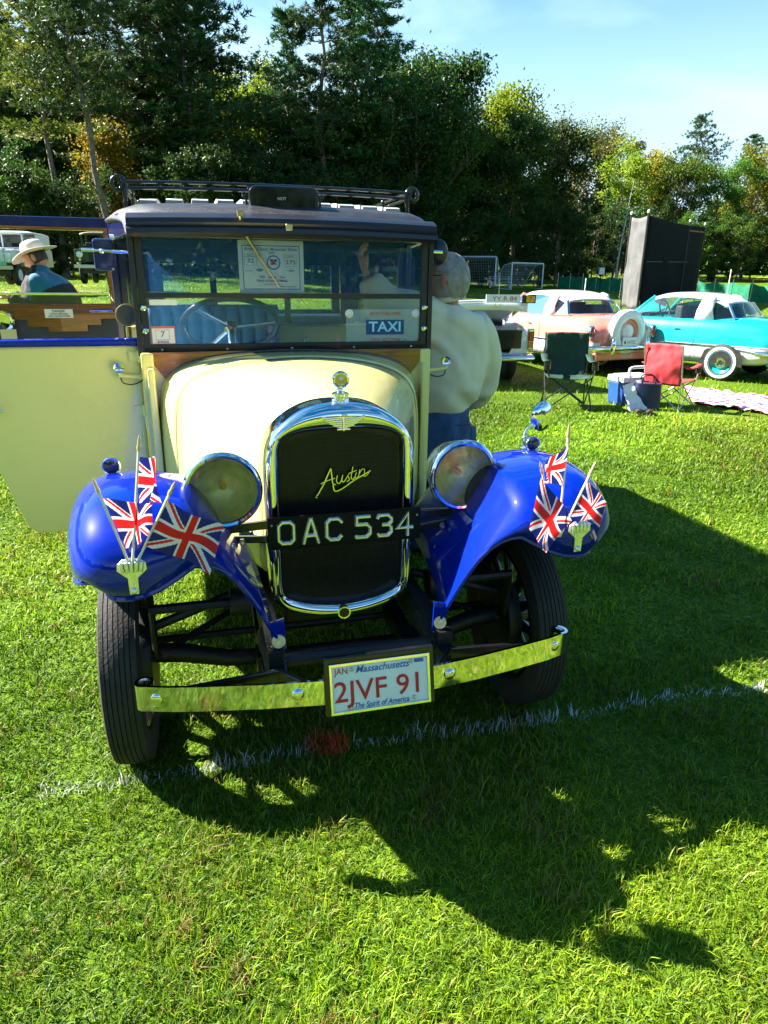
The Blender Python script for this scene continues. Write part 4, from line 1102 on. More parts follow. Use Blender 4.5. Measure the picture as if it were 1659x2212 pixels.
b = MB(); b.box((-.005, .984, 1.735), (.028, .006, .026)); b.build('maker_badge', M['brass'], vis, bevel=.003)
for k in range(11):
    x = -.575 + k * .115
    b = MB(); zt = 1.895 - .022 * (x / .8) ** 2
    b.grid([[(x + dx, y, interp([1.5, 1.6, 2.0, 2.6, 3.0, 3.1], [1.868, 1.888, 1.902, 1.904, 1.878, 1.85], y) - .022 * (x / .8) ** 2 + dz) for dx, dz in ((-.042, -.02), (-.036, .008), (.036, .008), (.042, -.02))] for y in (1.5, 1.56, 1.7, 2.0, 2.4, 2.8, 3.05)], cv=True, caps=True)
    b.build('roof_slat', M['slat'], roof, smooth=30)
rk = MB()
for z, y0 in ((1.948, 1.6), (1.922, 1.6)):
    pts = spline([(-.68, y0, z), (-.3, y0 - .015, z + .006), (.3, y0 - .015, z + .006), (.68, y0, z)], 4)
    rk.tube(pts, .0072, 8)
    if z > 1.94: rk.tube([p + Vector((0, 1.45, -.02)) for p in pts], .007, 8)
for s in (-1, 1):
    for z in (1.948, 1.922): rk.tube([(s * .68, 1.6, z), (s * .69, 2.3, z), (s * .68, 3.05, z - .02)], .008, 8)
    for y in (1.6, 2.1, 2.6, 3.05): rk.tube([(s * .68, y, 1.84), (s * .68, y, 1.95)], .009, 8); rk.ball((s * .68, y, 1.95), .013, 6)
    sc_ = [(s * (.705 + (.036 - .0014 * k) * math.cos(R(180 - 24 * k))), 1.6, 1.935 + (.040 - .0015 * k) * math.sin(R(180 - 24 * k))) for k in range(20)]
    rk.tube([(s * .68, 1.6, 1.86)] + sc_, [.010] * 14 + [.008] * 4 + [.006] * 3, 8)
for x in (-.11, .11): rk.tube([(x * 1.0, 1.6, 1.945), (x, 1.6, 1.87)], .008, 8); rk.ball((x, 1.585, 1.945), .013, 6)
rk.build('roof_rack', M['black'], T, smooth=60)
# sign box on the roof
sgo = [(-.146, -.046), (.146, -.046), (.147, .03), (.138, .044), (.115, .051), (-.115, .051), (-.138, .044), (-.147, .03)]
b = MB(); b.prism(sgo, (Vector((0, 1.23, 1.856)), FX, FZ), .085); sg = b.build('roof_sign', M['black'], T, smooth=0, bevel=.008)
sgi = [(a * .90, c * .84) for a, c in sgo]
b = MB(); b.prism(sgi, (Vector((0, 1.146, 1.856)), FX, FZ), .003); b.build('sign_face', mat('unlit sign glass', (.012, .014, .008), .12, coat=.5, var=(20, .4)), sg, smooth=0)
text('sign_letters', 'NOT', .017, M['dialwhite'], sg, face_front(-.012, 1.1415, 1.856))
for s in (-1, 1):
    b = MB(); b.box((s * .158, 1.19, 1.835), (.010, .03, .075)); b.lathe([(.012, 0), (.012, .014), (0, .016)], Matrix.Translation((s * .160, 1.19, 1.872)) @ Matrix.Rotation(R(90 * s), 4, 'Y'), 12); b.box((s * .17, 1.19, 1.797), (.035, .04, .008))
    b.build('sign_bracket', M['black'], sg, smooth=0, bevel=.002)

# ---- body behind the screen
def panel(b, x0, x1, y0, y1, z0, z1): b.box(((x0 + x1) / 2, (y0 + y1) / 2, (z0 + z1) / 2), (abs(x1 - x0), abs(y1 - y0), abs(z1 - z0)))
b = MB()
for s in (-1, 1):
    b.grid([[(s * interp([1.07, 1.9, 2.0], [.648, .80, .812], y) + dx * s, y, z) for dx, z in ((0, 1.70), (0, interp([1.07, 1.4], [1.735, 1.80], y)), (-.03, interp([1.07, 1.4], [1.735, 1.80], y)), (-.03, 1.70))] for y in (1.07, 1.2, 1.4, 1.6, 1.95)], cv=True, caps=True)
    panel(b, s * .812, s * .775, 1.95, 2.02, .45, 1.80); panel(b, s * .812, s * .775, 2.02, 3.45, 1.70, 1.80); panel(b, s * .812, s * .78, 2.60, 2.70, .45, 1.70)
    panel(b, s * .812, s * .78, 3.30, 3.48, .45, 1.70); panel(b, s * .812, s * .78, 2.70, 3.30, 1.22, 1.28)
panel(b, -.78, .78, 3.44, 3.48, 1.62, 1.74); panel(b, -.78, -.62, 3.44, 3.48, .5, 1.62); panel(b, .62, .78, 3.44, 3.48, .5, 1.62); panel(b, -.62, .62, 3.44, 3.48, 1.22, 1.30)
b.build('body_upper', M['navy'], T, smooth=0, bevel=.006)
b = MB()
for s in (-1, 1): panel(b, s * .815, s * .78, 2.70, 3.30, .45, 1.22)
panel(b, .815, .782, 2.022, 2.598, .45, 1.22); panel(b, -.62, .62, 3.442, 3.482, .45, 1.22)
b.build('body_lower', M['yellow'], T, smooth=0, bevel=.005)
b = MB(); panel(b, .805, .795, 2.02, 2.60, 1.22, 1.70); panel(b, -.805, -.795, 2.70, 3.30, 1.28, 1.70); panel(b, .805, .795, 2.70, 3.30, 1.28, 1.70); panel(b, -.62, .62, 3.455, 3.463, 1.30, 1.62); b.build('side_window', M['glass'], T, smooth=0)
b = MB(); panel(b, -.80, .80, 1.05, 3.45, .43, .47); panel(b, -.56, .56, 1.064, 1.08, .45, 1.19); b.build('floor_pan', M['chassis'], T, smooth=0)
b = MB(); panel(b, -.77, .77, 1.98, 2.01, .47, 1.285); b.build('cab_partition', M['cream'], T, smooth=0)
b = MB(); panel(b, -.77, .77, 1.962, 1.978, 1.275, 1.292); b.build('partition_rail', M['chrome_dull'], T, smooth=0, bevel=.003)
b = MB(); b.lathe([(.016, 0), (.016, .006), (.008, .010), (0, .012)], fr_at(.20, 1.978, 1.20), 16); b.build('partition_catch', M['steel'], T)
b = MB()
for x in (-.76, -.30, .10, .42, .76): panel(b, x - .017, x + .017, 1.98, 2.01, 1.285, 1.70)
panel(b, -.77, .77, 1.982, 2.008, 1.68, 1.72); b.build('partition_frame', M['navy'], T, smooth=0)
b = MB(); panel(b, -.77, .77, 1.993, 1.998, 1.29, 1.68); b.build('partition_glass', M['glass'], T, smooth=0)
b = MB()
for k in range(10):
    x = -.625 + k * .0695
    b.grid([[(x + .0347 * math.sin(a) * .98, y - .03 * math.cos(a), z) for a in np.linspace(-math.pi / 2, math.pi / 2, 7)] for y, z in ((1.80, .78), (1.84, 1.10), (1.87, 1.33), (1.885, 1.375), (1.91, 1.395), (1.94, 1.396))])
panel(b, -.66, .035, 1.87, 1.965, .75, 1.385)
b.build('seat_back', M['bluehide'], T, smooth=50)
b = MB(); panel(b, -.66, .03, 1.40, 1.86, .70, .84); b.build('seat_cushion', M['bluehide'], T, smooth=0, bevel=.03)
b = MB(); panel(b, -.70, .70, 3.05, 3.40, .5, .9); panel(b, -.70, .70, 3.30, 3.42, .9, 1.27); b.build('rear_seat', M['bluehide'], T, smooth=0, bevel=.03)
b = MB(); panel(b, -.60, .60, 1.09, 1.13, 1.10, 1.225); b.build('dashboard', M['wood_red'], T, smooth=0, bevel=.006)
sw = Matrix.Translation((-.245, 1.40, 1.318)) @ Matrix.Rotation(R(-36), 4, 'X')
b = MB(); b.tube([(.222 * math.cos(2 * math.pi * k / 40), .222 * math.sin(2 * math.pi * k / 40), 0) for k in range(40)], .0135, 10, closed=True, M=sw); stw = b.build('steering_wheel', mat('steering wheel grip', (.016, .02, .03), .35, var=(14, .2)), T)
b = MB()
for a in (118, 352, 222): b.tube([(0, 0, -.01), (.215 * math.cos(R(a)), .215 * math.sin(R(a)), 0)], [.011, .009], 8, M=sw)
b.lathe([(0, .012), (.03, .008), (.032, -.02), (.02, -.03), (.018, -.45)], sw, 16); b.build('wheel_spokes', M['chrome_dull'], stw)
# luggage platform and running boards
b = MB(); panel(b, .10, .80, 1.10, 1.96, .60, .635); b.build('luggage_platform', M['chrome_dull'], T, smooth=0, bevel=.004)
b = MB(); panel(b, .10, .80, 1.092, 1.10, .590, .640); b.build('platform_edge', M['steel'], T, smooth=0)
b = MB(); panel(b, .12, .785, 1.105, 1.95, .47, .60); b.build('platform_box', M['black'], T, smooth=0)
for s in (-1, 1): b = MB(); panel(b, s * .60, s * .86, 1.12, 2.55, .37, .395); b.build('running_board', M['black'], T, smooth=0, bevel=.005)

# ---- open front door on the driver's side (hinged at the front post)
do = [(-.648, 1.262), (-1.42, 1.262), (-1.40, 1.0), (-1.33, .84), (-1.262, .72), (-1.215, .56), (-1.19, .475), (-1.15, .445), (-.70, .435), (-.655, .46)]
b = MB(); b.prism(do, (Vector((0, 1.145, 0)), FX, FZ), .04); dr = b.build('front_door', M['yellow'], T, smooth=0, bevel=.012)
b = MB(); b.bar((-.645, 1.124, 1.274), (-1.43, 1.124, 1.274), .062, .030); b.build('door_capping', M['blue'], dr, smooth=30, bevel=.009)
for z in (1.215, .985, .70):
    b = MB(); b.tube([(-.645, 1.09, z - .025), (-.645, 1.09, z + .025)], .012, 10); b.box((-.665, 1.098, z), (.05, .008, .04)); b.build('door_hinge', M['yellow'], dr)
b = MB(); b.tube([(-1.36, 1.075, .995), (-1.25, 1.07, 1.0), (-1.205, 1.075, 1.003)], [.011, .013, .006], 10); b.tube([(-1.33, 1.10, .995), (-1.33, 1.075, .995)], .012, 10); b.build('door_handle', M['chrome'], dr)
# ---- open rear door (hinged behind, its inside faces forward)
dY = 2.52
b = MB()
panel(b, -1.62, -.84, dY, dY + .045, .46, 1.37)
rd = b.build('rear_door', M['greycloth'], T, smooth=0, bevel=.006)
b = MB(); panel(b, -1.62, -.82, dY - .012, dY + .05, 1.795, 1.85); panel(b, -.865, -.82, dY + .004, dY + .05, 1.37, 1.795); b.build('door_frame', M['navy'], rd, smooth=0, bevel=.005)
b = MB(); panel(b, -1.62, -.84, dY - .016, dY - .0125, 1.783, 1.797); panel(b, -1.62, -.85, dY - .012, dY + .03, 1.7815, 1.7825); panel(b, -.892, -.866, dY - .006, dY + .03, 1.37, 1.78); b.build('door_inner_frame', M['wood_tan'], rd, smooth=0)
steps = [(-1.62, 1.378), (-.845, 1.378), (-.845, 1.288), (-.955, 1.288), (-.955, 1.252), (-1.035, 1.252), (-1.035, 1.216), (-1.255, 1.216), (-1.255, 1.243), (-1.365, 1.243), (-1.365, 1.285), (-1.62, 1.285)]
b = MB(); b.prism(steps, (Vector((0, dY - .002, 0)), FX, FZ), .014); b.build('door_capping', M['wood_red'], rd, smooth=0, bevel=.004)
b = MB(); panel(b, -1.62, -.895, dY + .016, dY + .021, 1.37, 1.425); b.build('door_glass', M['glass'], rd, smooth=0)
b = MB(); panel(b, -1.62, -.893, dY + .012, dY + .026, 1.424, 1.438); b.build('glass_rail', M['chrome'], rd, smooth=0, bevel=.002)
b = MB(); panel(b, -1.262, -1.108, dY - .0195, dY - .0165, 1.297, 1.347); dg_ = b.build('danger_plate', M['white'], rd, smooth=0)
for s_, z_, h_, w_ in (('DANGER!', 1.335, .020, .068), ('DO NOT OPEN DOOR', 1.319, .013, .098), ('UNTIL CAB HAS STOPPED', 1.306, .013, .122)):
    text('danger_words', s_, h_, M['inkblack'], dg_, face_front(-1.185, dY - .0202, z_), width=w_, bold=.0003)
b = MB(); b.box((-.945, dY - .028, 1.335), (.13, .014, .014)); b.tube([(-.99, dY - .02, 1.335), (-.99, dY, 1.335)], .008, 8); b.build('door_lever', M['chrome'], rd, smooth=0, bevel=.004)
b = MB(); b.tube(spline([(-.885, dY - .01, 1.62), (-.89, dY - .04, 1.61), (-.893, dY - .05, 1.52), (-.885, dY - .045, 1.42), (-.868, dY - .03, 1.392), (-.852, dY - .01, 1.40)], 4), .0065, 8); b.build('grab_handle', M['chrome'], rd)
b = MB(); b.lathe([(.068, 0), (.072, .008), (.064, .018), (.052, .012), (.045, .004), (0, 0)], fr_at(-1.50, dY - .016, 1.275), 30); rp_ = b.build('door_pull', M['chrome'], rd)
b = MB(); panel(b, -1.51, -1.425, dY - .036, dY - .034, 1.09, 1.235); b.build('card_tag', M['cream'], rd, smooth=0)
# ---- mirrors, lamps and horn round the screen
b = MB(); b.box((-.745, 1.105, 1.62), (.078, .022, .124)); lmr = b.build('door_mirror', M['navy'], T, smooth=0, bevel=.012)
b = MB(); b.tube([(-.825, 1.085, 1.637), (-.75, 1.085, 1.635), (-.64, 1.088, 1.630)], .0065, 8); b.box((-.638, 1.085, 1.625), (.012, .02, .06)); b.ball((-.748, 1.085, 1.633), .012, 6); b.build('mirror_arm', M['chrome'], lmr)
b = MB(); b.lathe([(0, .018), (.02, .016), (.036, .008), (.044, -.004), (.045, -.010), (.040, -.012), (0, -.012)], fr_at(.692, 1.115, 1.655), 28, sy=1.28); rmr = b.build('door_mirror', M['frameblack'], T)
b = MB(); b.tube([(.63, 1.068, 1.656), (.695, 1.088, 1.655)], [.009, .009], 8); b.build('mirror_arm', M['chrome'], rmr)
b = MB(); b.lathe([(0, -.05), (.03, -.04), (.046, -.01), (.046, .004), (.043, .006), (.0405, .003)], fr_at(-.683, 1.12, 1.384), 28); b.tube([(-.683, 1.14, 1.335), (-.683, 1.14, 1.27)], .012, 8); hl = b.build('horn', M['brass'], T)
b = MB(); b.lathe([(0, .004), (.04, .003), (.0405, -.004)], fr_at(-.683, 1.12, 1.384), 28); b.build('horn_gauze', mat('grey gauze', (.07, .07, .06), .6, bump=(400, .6, .002), var=(30, .2)), hl)
for s in (-1, 1):
    b = MB(); b.lathe([(0, -.04), (.014, -.035), (.021, -.015), (.0225, 0), (.021, .005), (.0185, .003)], fr_at(s * .733, 1.08, 1.172), 20); cl = b.build('scuttle_lamp', M['chrome'], T)
    b = MB(); b.lathe([(0, .004), (.0185, .002), (.0185, 0)], fr_at(s * .733, 1.08, 1.172), 18); b.build('lamp_lens', mat('grey ribbed lens', (.22, .22, .24), .12, coat=1, bump=(150, .3), var=(40, .2)), cl)
    b = MB(); b.tube([(s * .733, 1.085, 1.15), (s * .733, 1.085, 1.138), (s * .70, 1.085, 1.134), (s * .62, 1.085, 1.125)], [.010, .012, .008, .014], 8); b.build('lamp_arm', M['yellow'], cl)
    b = MB(); b.tube(spline([(s * .73, 1.08, 1.13), (s * .72, 1.07, 1.108), (s * .68, 1.07, 1.102), (s * .64, 1.07, 1.118)], 4), .003, 5); b.build('lamp_wire', M['black'], cl)

# ---- flag brackets on the wings
for s, zc in ((-1, .0), (1, .0)):
    x = s * .588
    b = MB()
    fan = [(-.011, -.068), (.011, -.068), (.012, -.026), (.034, -.006), (.032, .012), (.020, .022), (0, .026), (-.020, .022), (-.032, .012), (-.034, -.006), (-.012, -.026)]
    b.prism([(x + a, .892 + c) for a, c in fan], (Vector((0, -.466, 0)), FX, FZ), .004)
    for k in range(5): b.tube([(x - .020 + .010 * k, -.475, .884), (x - .024 + .012 * k, -.475, .910)], .0055, 8)
    b.lathe([(.008, 0), (.008, .004), (.004, .007), (0, .007)], fr_at(x, -.470, .834), 12)
    b.build('flag_bracket', M['alu'], T, smooth=30, bevel=.0015)

# ================================================================== paper in the windscreen
pc = empty('show_card', car_w((-.073, 1.084, 1.582)), YAW, 'white show entry card with blue border propped behind the windscreen', 'card')
tl = lambda x, z: Matrix.Translation((x, -.0022, z)) @ Matrix.Rotation(R(90), 4, 'X') 
b = MB(); b.box((0, 0, 0), (.276, .002, .212)); b.build('paper', M['white'], pc, smooth=0)
fr0 = (Vector((0, -.0012, 0)), FX, FZ)
def prt(nm, ring_list, m):
    b = MB()
    for o_, i_ in ring_list: b.ring(o_, i_, fr0, .0008)
    return b.build(nm, m, pc, smooth=0)
rc_ = lambda x0, x1, z0, z1: [(x0, z0), (x1, z0), (x1, z1), (x0, z1)]
prt('border', [(rc_(-.122, .122, -.092, .086), rc_(-.1185, .1185, -.0885, .0825))], M['inkblue'])
prt('class_box', [(rc_(-.113, -.062, .006, .052), rc_(-.112, -.063, .007, .051))], M['inkblack'])
prt('number_box', [(rc_(.056, .108, .002, .050), rc_(.057, .107, .003, .049))], M['inkpurple'])
b = MB(); b.box((-.0875, -.0017, .040), (.049, .0008, .0018)); b.build('class_rule', M['inkblue'], pc, smooth=0)
b = MB(); b.box((.082, -.0017, .038), (.050, .0008, .0018)); b.build('number_rule', M['inkpurple'], pc, smooth=0)
for s_, x_, z_, h_, w_, m_, sh in (('British Classic Motorcar Show', 0, .0705, .017, .222, 'inkblue', 0), ('- 2026 -', .002, .057, .010, .04, 'inkblue', 0),
        ('CLASS X', -.088, .0455, .006, .028, 'inkblack', 0), ('52', -.0875, .023, .024, .025, 'inkblue', 0), ('CAR NO.', .082, .0435, .006, .026, 'inkblack', 0), ('275', .082, .019, .024, .043, 'inkpurple', 0),
        ('JAGUAR', -.097, -.016, .010, .034, 'inkpale', 0), ('LAND ROVER', -.051, -.013, .0035, .02, 'white', 0), ('1937   Austin   Taxi', 0, -.041, .012, .108, 'inkblue', 0),
        ("Danny & Denise O'Malley", 0, -.056, .012, .134, 'inkpurple', .25), ('Leominister, MA', 0, -.070, .009, .065, 'inkblue', 0), ('Please do not touch!', .068, -.079, .0075, .07, 'inkpurple', .15)):
    text('card_words', s_, h_, M[m_], pc, Matrix.Translation((x_, -.0024, z_)) @ Matrix.Rotation(R(90), 4, 'X'), width=w_, shear=sh, bold=.0003 if h_ > .009 else .0001, extrude=.0002)
b = MB(); b.lathe([(.024, 0), (.029, 0), (.029, .0008), (.024, .0008)], Matrix.Translation((.009, -.0012, .018)) @ FRONT, 32, close=True); b.build('roundel', M['inkblue'], pc)
b = MB(); b.prism([(.014 * math.cos(k * math.pi / 8) - .051, .006 * math.sin(k * math.pi / 8) - .0128) for k in range(16)], fr0, .0006); b.build('oval_emblem', mat('green oval', (.01, .18, .20), .5, var=(20, .1)), pc, smooth=0)
b = MB(); b.prism([(.004 * k_ + .082, z_) for k_, z_ in ((-5, -.0145), (0, -.009), (5, -.0145), (0, -.020))], fr0, .0006); b.build('wing_emblem', M['inkpale'], pc, smooth=0)
for m_, x_ in (('inkred', -1), ('inkblue', 1)):
    b = MB(); b.prism([(.009 + x_ * u, .020 + v) for u, v in ((.0005, -.002), (.016, .001), (.015, .013), (.0005, .010))], fr0, .0006); b.build('tiny_flag', M[m_], pc, smooth=0)
b = MB(); b.prism([(-.006, .009), (.024, .009), (.023, .014), (.015, .016), (.012, .020), (.003, .019), (-.004, .014)], fr0, .0007); b.build('tiny_car', M['inkred'], pc, smooth=0)

# ================================================================== hand flags
FLAG_B = mat('flag blue', (.010, .014, .16), .6, trans=.3, var=(20, .1)); FLAG_W = mat('flag white', (.80, .79, .80), .6, trans=.35, var=(20, .03)); FLAG_R = mat('flag red', (.72, .012, .016), .6, trans=.35, var=(20, .06))
def uj(u, v):
    x, y = (u - .5) * 60, (v - .5) * 36
    if abs(x) < 3.3 or abs(y) < 3.3: return 2
    if abs(x) < 5.4 or abs(y) < 5.4: return 1
    L_ = math.hypot(60, 36)
    d1 = (y * 60 - x * 36) / L_; d2 = (y * 60 + x * 36) / L_
    d = d1 if x * y > 0 else d2
    if abs(d) < 3.3:
        # counterchanged thin red diagonal
        sg_ = 1 if x < 0 else -1
        dd = d * sg_ if x * y > 0 else d * sg_
        return 2 if -2.2 < dd < 0.1 else 1
    return 0
def car_px(px, py, Y):
    o = Vector((0, 0, CAM_H)); d = ray(px, py); c, s = math.cos(YAW), math.sin(YAW)
    oy = -(o.x - CX) * s + (o.y - CY) * c; dy = -d.x * s + d.y * c
    return o + d * ((Y - oy) / dy)
back = Vector((-math.sin(YAW), math.cos(YAW), 0))
STICK = mat('pale plastic stick', (.72, .66, .58), .4, var=(30, .05)); GOLD = mat('gold tip', (.60, .48, .30), .35, .6, var=(30, .1))
def z3(a, c): return ((200 + a * .4746) / 1.507, (1450 + c * .4746) / 1.507)
def z4(a, c): return ((1250 + a * .4972) / 1.507, (1250 + c * .4972) / 1.507)
def flag(base, tip, TH, TF, BF, BH, Yb, Yt, dep, label, amp=.012, ph=0, ripple=2.2, extra=None):
    pb, pt = car_px(*base, Yb), car_px(*tip, Yt)
    f = empty('hand_flag', pb, 0, label, 'flag', 'union flags in the wing brackets')
    b = MB(); b.tube([(0, 0, 0), pt - pb], .0032, 8); b.build('pole', STICK, f)
    d = (pt - pb).normalized()
    b = MB(); b.lathe([(.0045, -.005), (.0052, .004), (.003, .010), (.0042, .018), (.0012, .030)], basis(pt - pb, d), 10); b.build('finial', GOLD, f)
    b = MB(); nu, nv = 90, 54
    P4 = [car_px(*c, y) - pb for c, y in zip((TH, TF, BF, BH), dep)]
    n = (P4[1] - P4[0]).cross(P4[3] - P4[0]).normalized()
    rows = []
    for i in range(nu + 1):
        u = i / nu; row = []
        for j in range(nv + 1):
            v = j / nv
            p = (P4[0] * (1 - u) * (1 - v) + P4[1] * u * (1 - v) + P4[2] * u * v + P4[3] * (1 - u) * v)
            w = amp * u ** .6 * math.sin(ripple * math.pi * u + 1.3 * v + ph) + amp * .35 * math.sin(5 * u + 4 * v + ph)
            row.append(p + n * w)
        rows.append(row)
    b.grid(rows)
    for k in range(len(b.m)): b.m[k] = uj((k // nv + .5) / nu, (k % nv + .5) / nv)
    b.build('cloth', [FLAG_B, FLAG_W, FLAG_R], f, smooth=180)
    return f
bl_ = (287, 1213)
flag((286, 1215), z3(530, 20), z3(537, 85), z3(662, 82), z3(665, 390), z3(520, 395), -0.472, -0.475, (-0.475, -0.395, -0.385, -0.475), 'upright hand flag in the middle of the left wing bracket', .016, .5, 2.6)
flag((277, 1213), z3(250, 310), z3(292, 368), z3(640, 395), z3(640, 640), z3(435, 705), -0.472, -0.495, (-0.494, -0.445, -0.435, -0.477), 'hand flag leaning left in the left wing bracket', .014, 1.2)
flag((297, 1213), z3(745, 325), z3(728, 385), z3(1115, 562), z3(1020, 866), z3(578, 690), -0.472, -0.515, (-0.510, -0.505, -0.505, -0.485), 'hand flag leaning right and hanging towards the left headlamp', .012, 2.2)
flag(z4(1140, 1000), z4(1207, 335), z4(1202, 372), z4(1040, 565), z4(1020, 640), z4(1172, 665), -0.472, -0.485, (-0.483, -0.545, -0.545, -0.477), 'upright hand flag in the middle of the right wing bracket', .012, .3)
flag(z4(1130, 1000), z4(1035, 572), z4(1035, 612), z4(1245, 902), z4(1062, 1106), z4(946, 946), -0.472, -0.500, (-0.505, -0.515, -0.525, -0.520), 'hand flag leaning left in the right wing bracket, drooping over the tyre', .012, 1.0)
flag(z4(1150, 1000), z4(1355, 578), z4(1338, 640), z4(1470, 782), z4(1370, 1018), z4(1208, 850), -0.472, -0.485, (-0.483, -0.465, -0.465, -0.475), 'hand flag leaning right at the outer end of the right wing bracket', .010, 2.0)
# ================================================================== people
from mathutils import noise as mn
SKIN = mat('ruddy skin', (.55, .25, .18), .5, var=(14, .12)); HAIRG = mat('silver hair', (.40, .36, .33), .5, bump=(70, .5, .006), var=(30, .2))
HAIRD = mat('dark hair', (.03, .022, .018), .5, bump=(70, .8, .01), var=(30, .3))
SWEAT = mat('cream sweatshirt', (.80, .73, .55), .9, sheen=.05, bump=(350, .25, .002), var=(5, .06)); DENIM = mat('blue denim', (.03, .085, .22), .85, bump=(300, .4, .002), var=(9, .35))
TEAL = mat('teal fleece', (.006, .12, .19), .85, sheen=.2, var=(8, .15)); DARKF = mat('black fleece', (.018, .017, .018), .9, var=(8, .2)); KHAKI = mat('stone canvas', (.60, .55, .45), .85, bump=(300, .3, .002), var=(7, .08))
BOOT = mat('dark shoe', (.03, .022, .018), .5, var=(12, .3))
def skin_mesh(name, nodes, edges, mats, sub=2, root=0, folds=None):
    """nodes: (position, radius or (rx, ry)); a limb graph grown to one smooth surface"""
    me = bpy.data.meshes.new(name); bm = bmesh.new()
    L_ = bm.verts.layers.skin.verify(); vs_ = []
    for i, (p, r) in enumerate(nodes):
        v = bm.verts.new(p); v[L_].radius = r if isinstance(r, tuple) else (r, r); v[L_].use_root = (i == root); vs_.append(v)
    for a, c in edges: bm.edges.new((vs_[a], vs_[c]))
    bm.to_mesh(me); bm.free()
    o = bpy.data.objects.new('tmp', me); col.objects.link(o)
    sk = o.modifiers.new('skin', 'SKIN'); sk.use_smooth_shade = True; sk.branch_smoothing = .6
    sb = o.modifiers.new('sub', 'SUBSURF'); sb.levels = sub; sb.render_levels = sub
    dg = bpy.context.evaluated_depsgraph_get()
    m2 = bpy.data.meshes.new_from_object(o.evaluated_get(dg)); bpy.data.objects.remove(o)
    m2.name = name
    if folds:
        amp, sc_, st = folds
        m2.update()
        ns = [v.normal.copy() for v in m2.vertices]
        for v, n in zip(m2.vertices, ns):
            q = v.co
            k = mn.noise(Vector((q.x * sc_, q.y * sc_, q.z * sc_ * st))) + .5 * mn.noise(Vector((q.x * sc_ * 2.3 + 7, q.y * sc_ * 2.3, q.z * sc_ * 2.6 * st)))
            v.co = q + n * (amp * k)
    m2.materials.clear()
    for m in mats: m2.materials.append(m)
    m2.polygons.foreach_set('use_smooth', [True] * len(m2.polygons))
    return m2
def remeshed(name, mb, mats, vox=.014, it=6, folds=None):
    o = mb.build('tmp', mats, None, smooth=0)
    r = o.modifiers.new('r', 'REMESH'); r.mode = 'VOXEL'; r.voxel_size = vox
    s = o.modifiers.new('s', 'SMOOTH'); s.iterations = it; s.factor = .5
    dg = bpy.context.evaluated_depsgraph_get()
    m2 = bpy.data.meshes.new_from_object(o.evaluated_get(dg)); bpy.data.objects.remove(o); m2.name = name
    m2.update()
    if folds:
        ns = [v.normal.copy() for v in m2.vertices]
        for v, n in zip(m2.vertices, ns):
            q = v.co; v.co = q + n * folds(q)
    m2.materials.clear()
    for m in mats: m2.materials.append(m)
    m2.polygons.foreach_set('use_smooth', [True] * len(m2.polygons))
    return m2
def oval(mb, secs, n=20):
    """stack of ovals: (centre, half width, half depth, yaw)"""
    mb.grid([[Vector(c) + Vector((w * math.cos(a) * math.cos(yw) - d * math.sin(a) * math.sin(yw), w * math.cos(a) * math.sin(yw) + d * math.sin(a) * math.cos(yw), 0)) for a in np.linspace(0, 2 * math.pi, n + 1)[:-1]] for c, w, d, yw in secs], cv=True, caps=True)
def sleeve(mb, pts, rs):
    mb.tube(spline(pts, 5), [float(np.interp(i / 5, range(len(rs)), rs)) for i in range((len(pts) - 1) * 5 + 1)], 14)
def put(name, me, parent, Mx=None):
    if Mx is not None: me.transform(Mx)
    o = bpy.data.objects.new(name, me); col.objects.link(o); o.parent = parent; return o
def head_rows(grow=1.0, zmin=-1):
    """face towards +Y; centre at the middle of the head"""
    rows = []
    for i in range(25):
        th = math.pi * i / 24; row = []
        for j in range(32):
            ph = 2 * math.pi * j / 32
            x, y, z = math.sin(th) * math.sin(ph), math.sin(th) * math.cos(ph), math.cos(th)
            X, Y, Z = .076 * x, .098 * y, .122 * z
            f = max(0, y)
            if Z < 0: X *= 1 - .30 * (-z) ** 1.5; Y = Y * (1 - .18 * (-z) ** 2) + .016 * (-z) * (1 if y > -.3 else .2)
            c = max(0, 1 - abs(x) / .24)
            if f > 0:
                Y += .024 * c * math.exp(-((Z + .018) / .022) ** 2) + .012 * c * math.exp(-((Z - .0) / .03) ** 2)        # nose
                Y += .007 * f * math.exp(-((Z - .032) / .014) ** 2)                                                      # brow
                Y -= .010 * math.exp(-((abs(x) - .42) / .2) ** 2) * math.exp(-((Z - .010) / .014) ** 2)                   # eye sockets
                Y += .007 * max(0, 1 - abs(x) / .4) * math.exp(-((Z + .062) / .010) ** 2)                                 # lips
                Y += .010 * max(0, 1 - abs(x) / .5) * math.exp(-((Z + .098) / .018) ** 2)                                 # chin
            row.append((X * grow, Y * grow, Z * grow))
        rows.append(row)
    return rows
def add_head(mb, Mx):
    mb.grid(head_rows(), cv=True, M=Mx)
    for s in (-1, 1):
        mb.grid([[(s * (.072 + .010 * (1 - abs(u)) + .012 * abs(math.sin(a)) * (.3 + abs(u))), -.012 + .019 * math.cos(a) * (1 - u * u * .6) * (1 if abs(u) < .9 else .3), -.012 + .034 * u) for a in np.linspace(-math.pi, math.pi, 9)[:-1]] for u in np.linspace(-1, 1, 9)], cv=True, M=Mx)
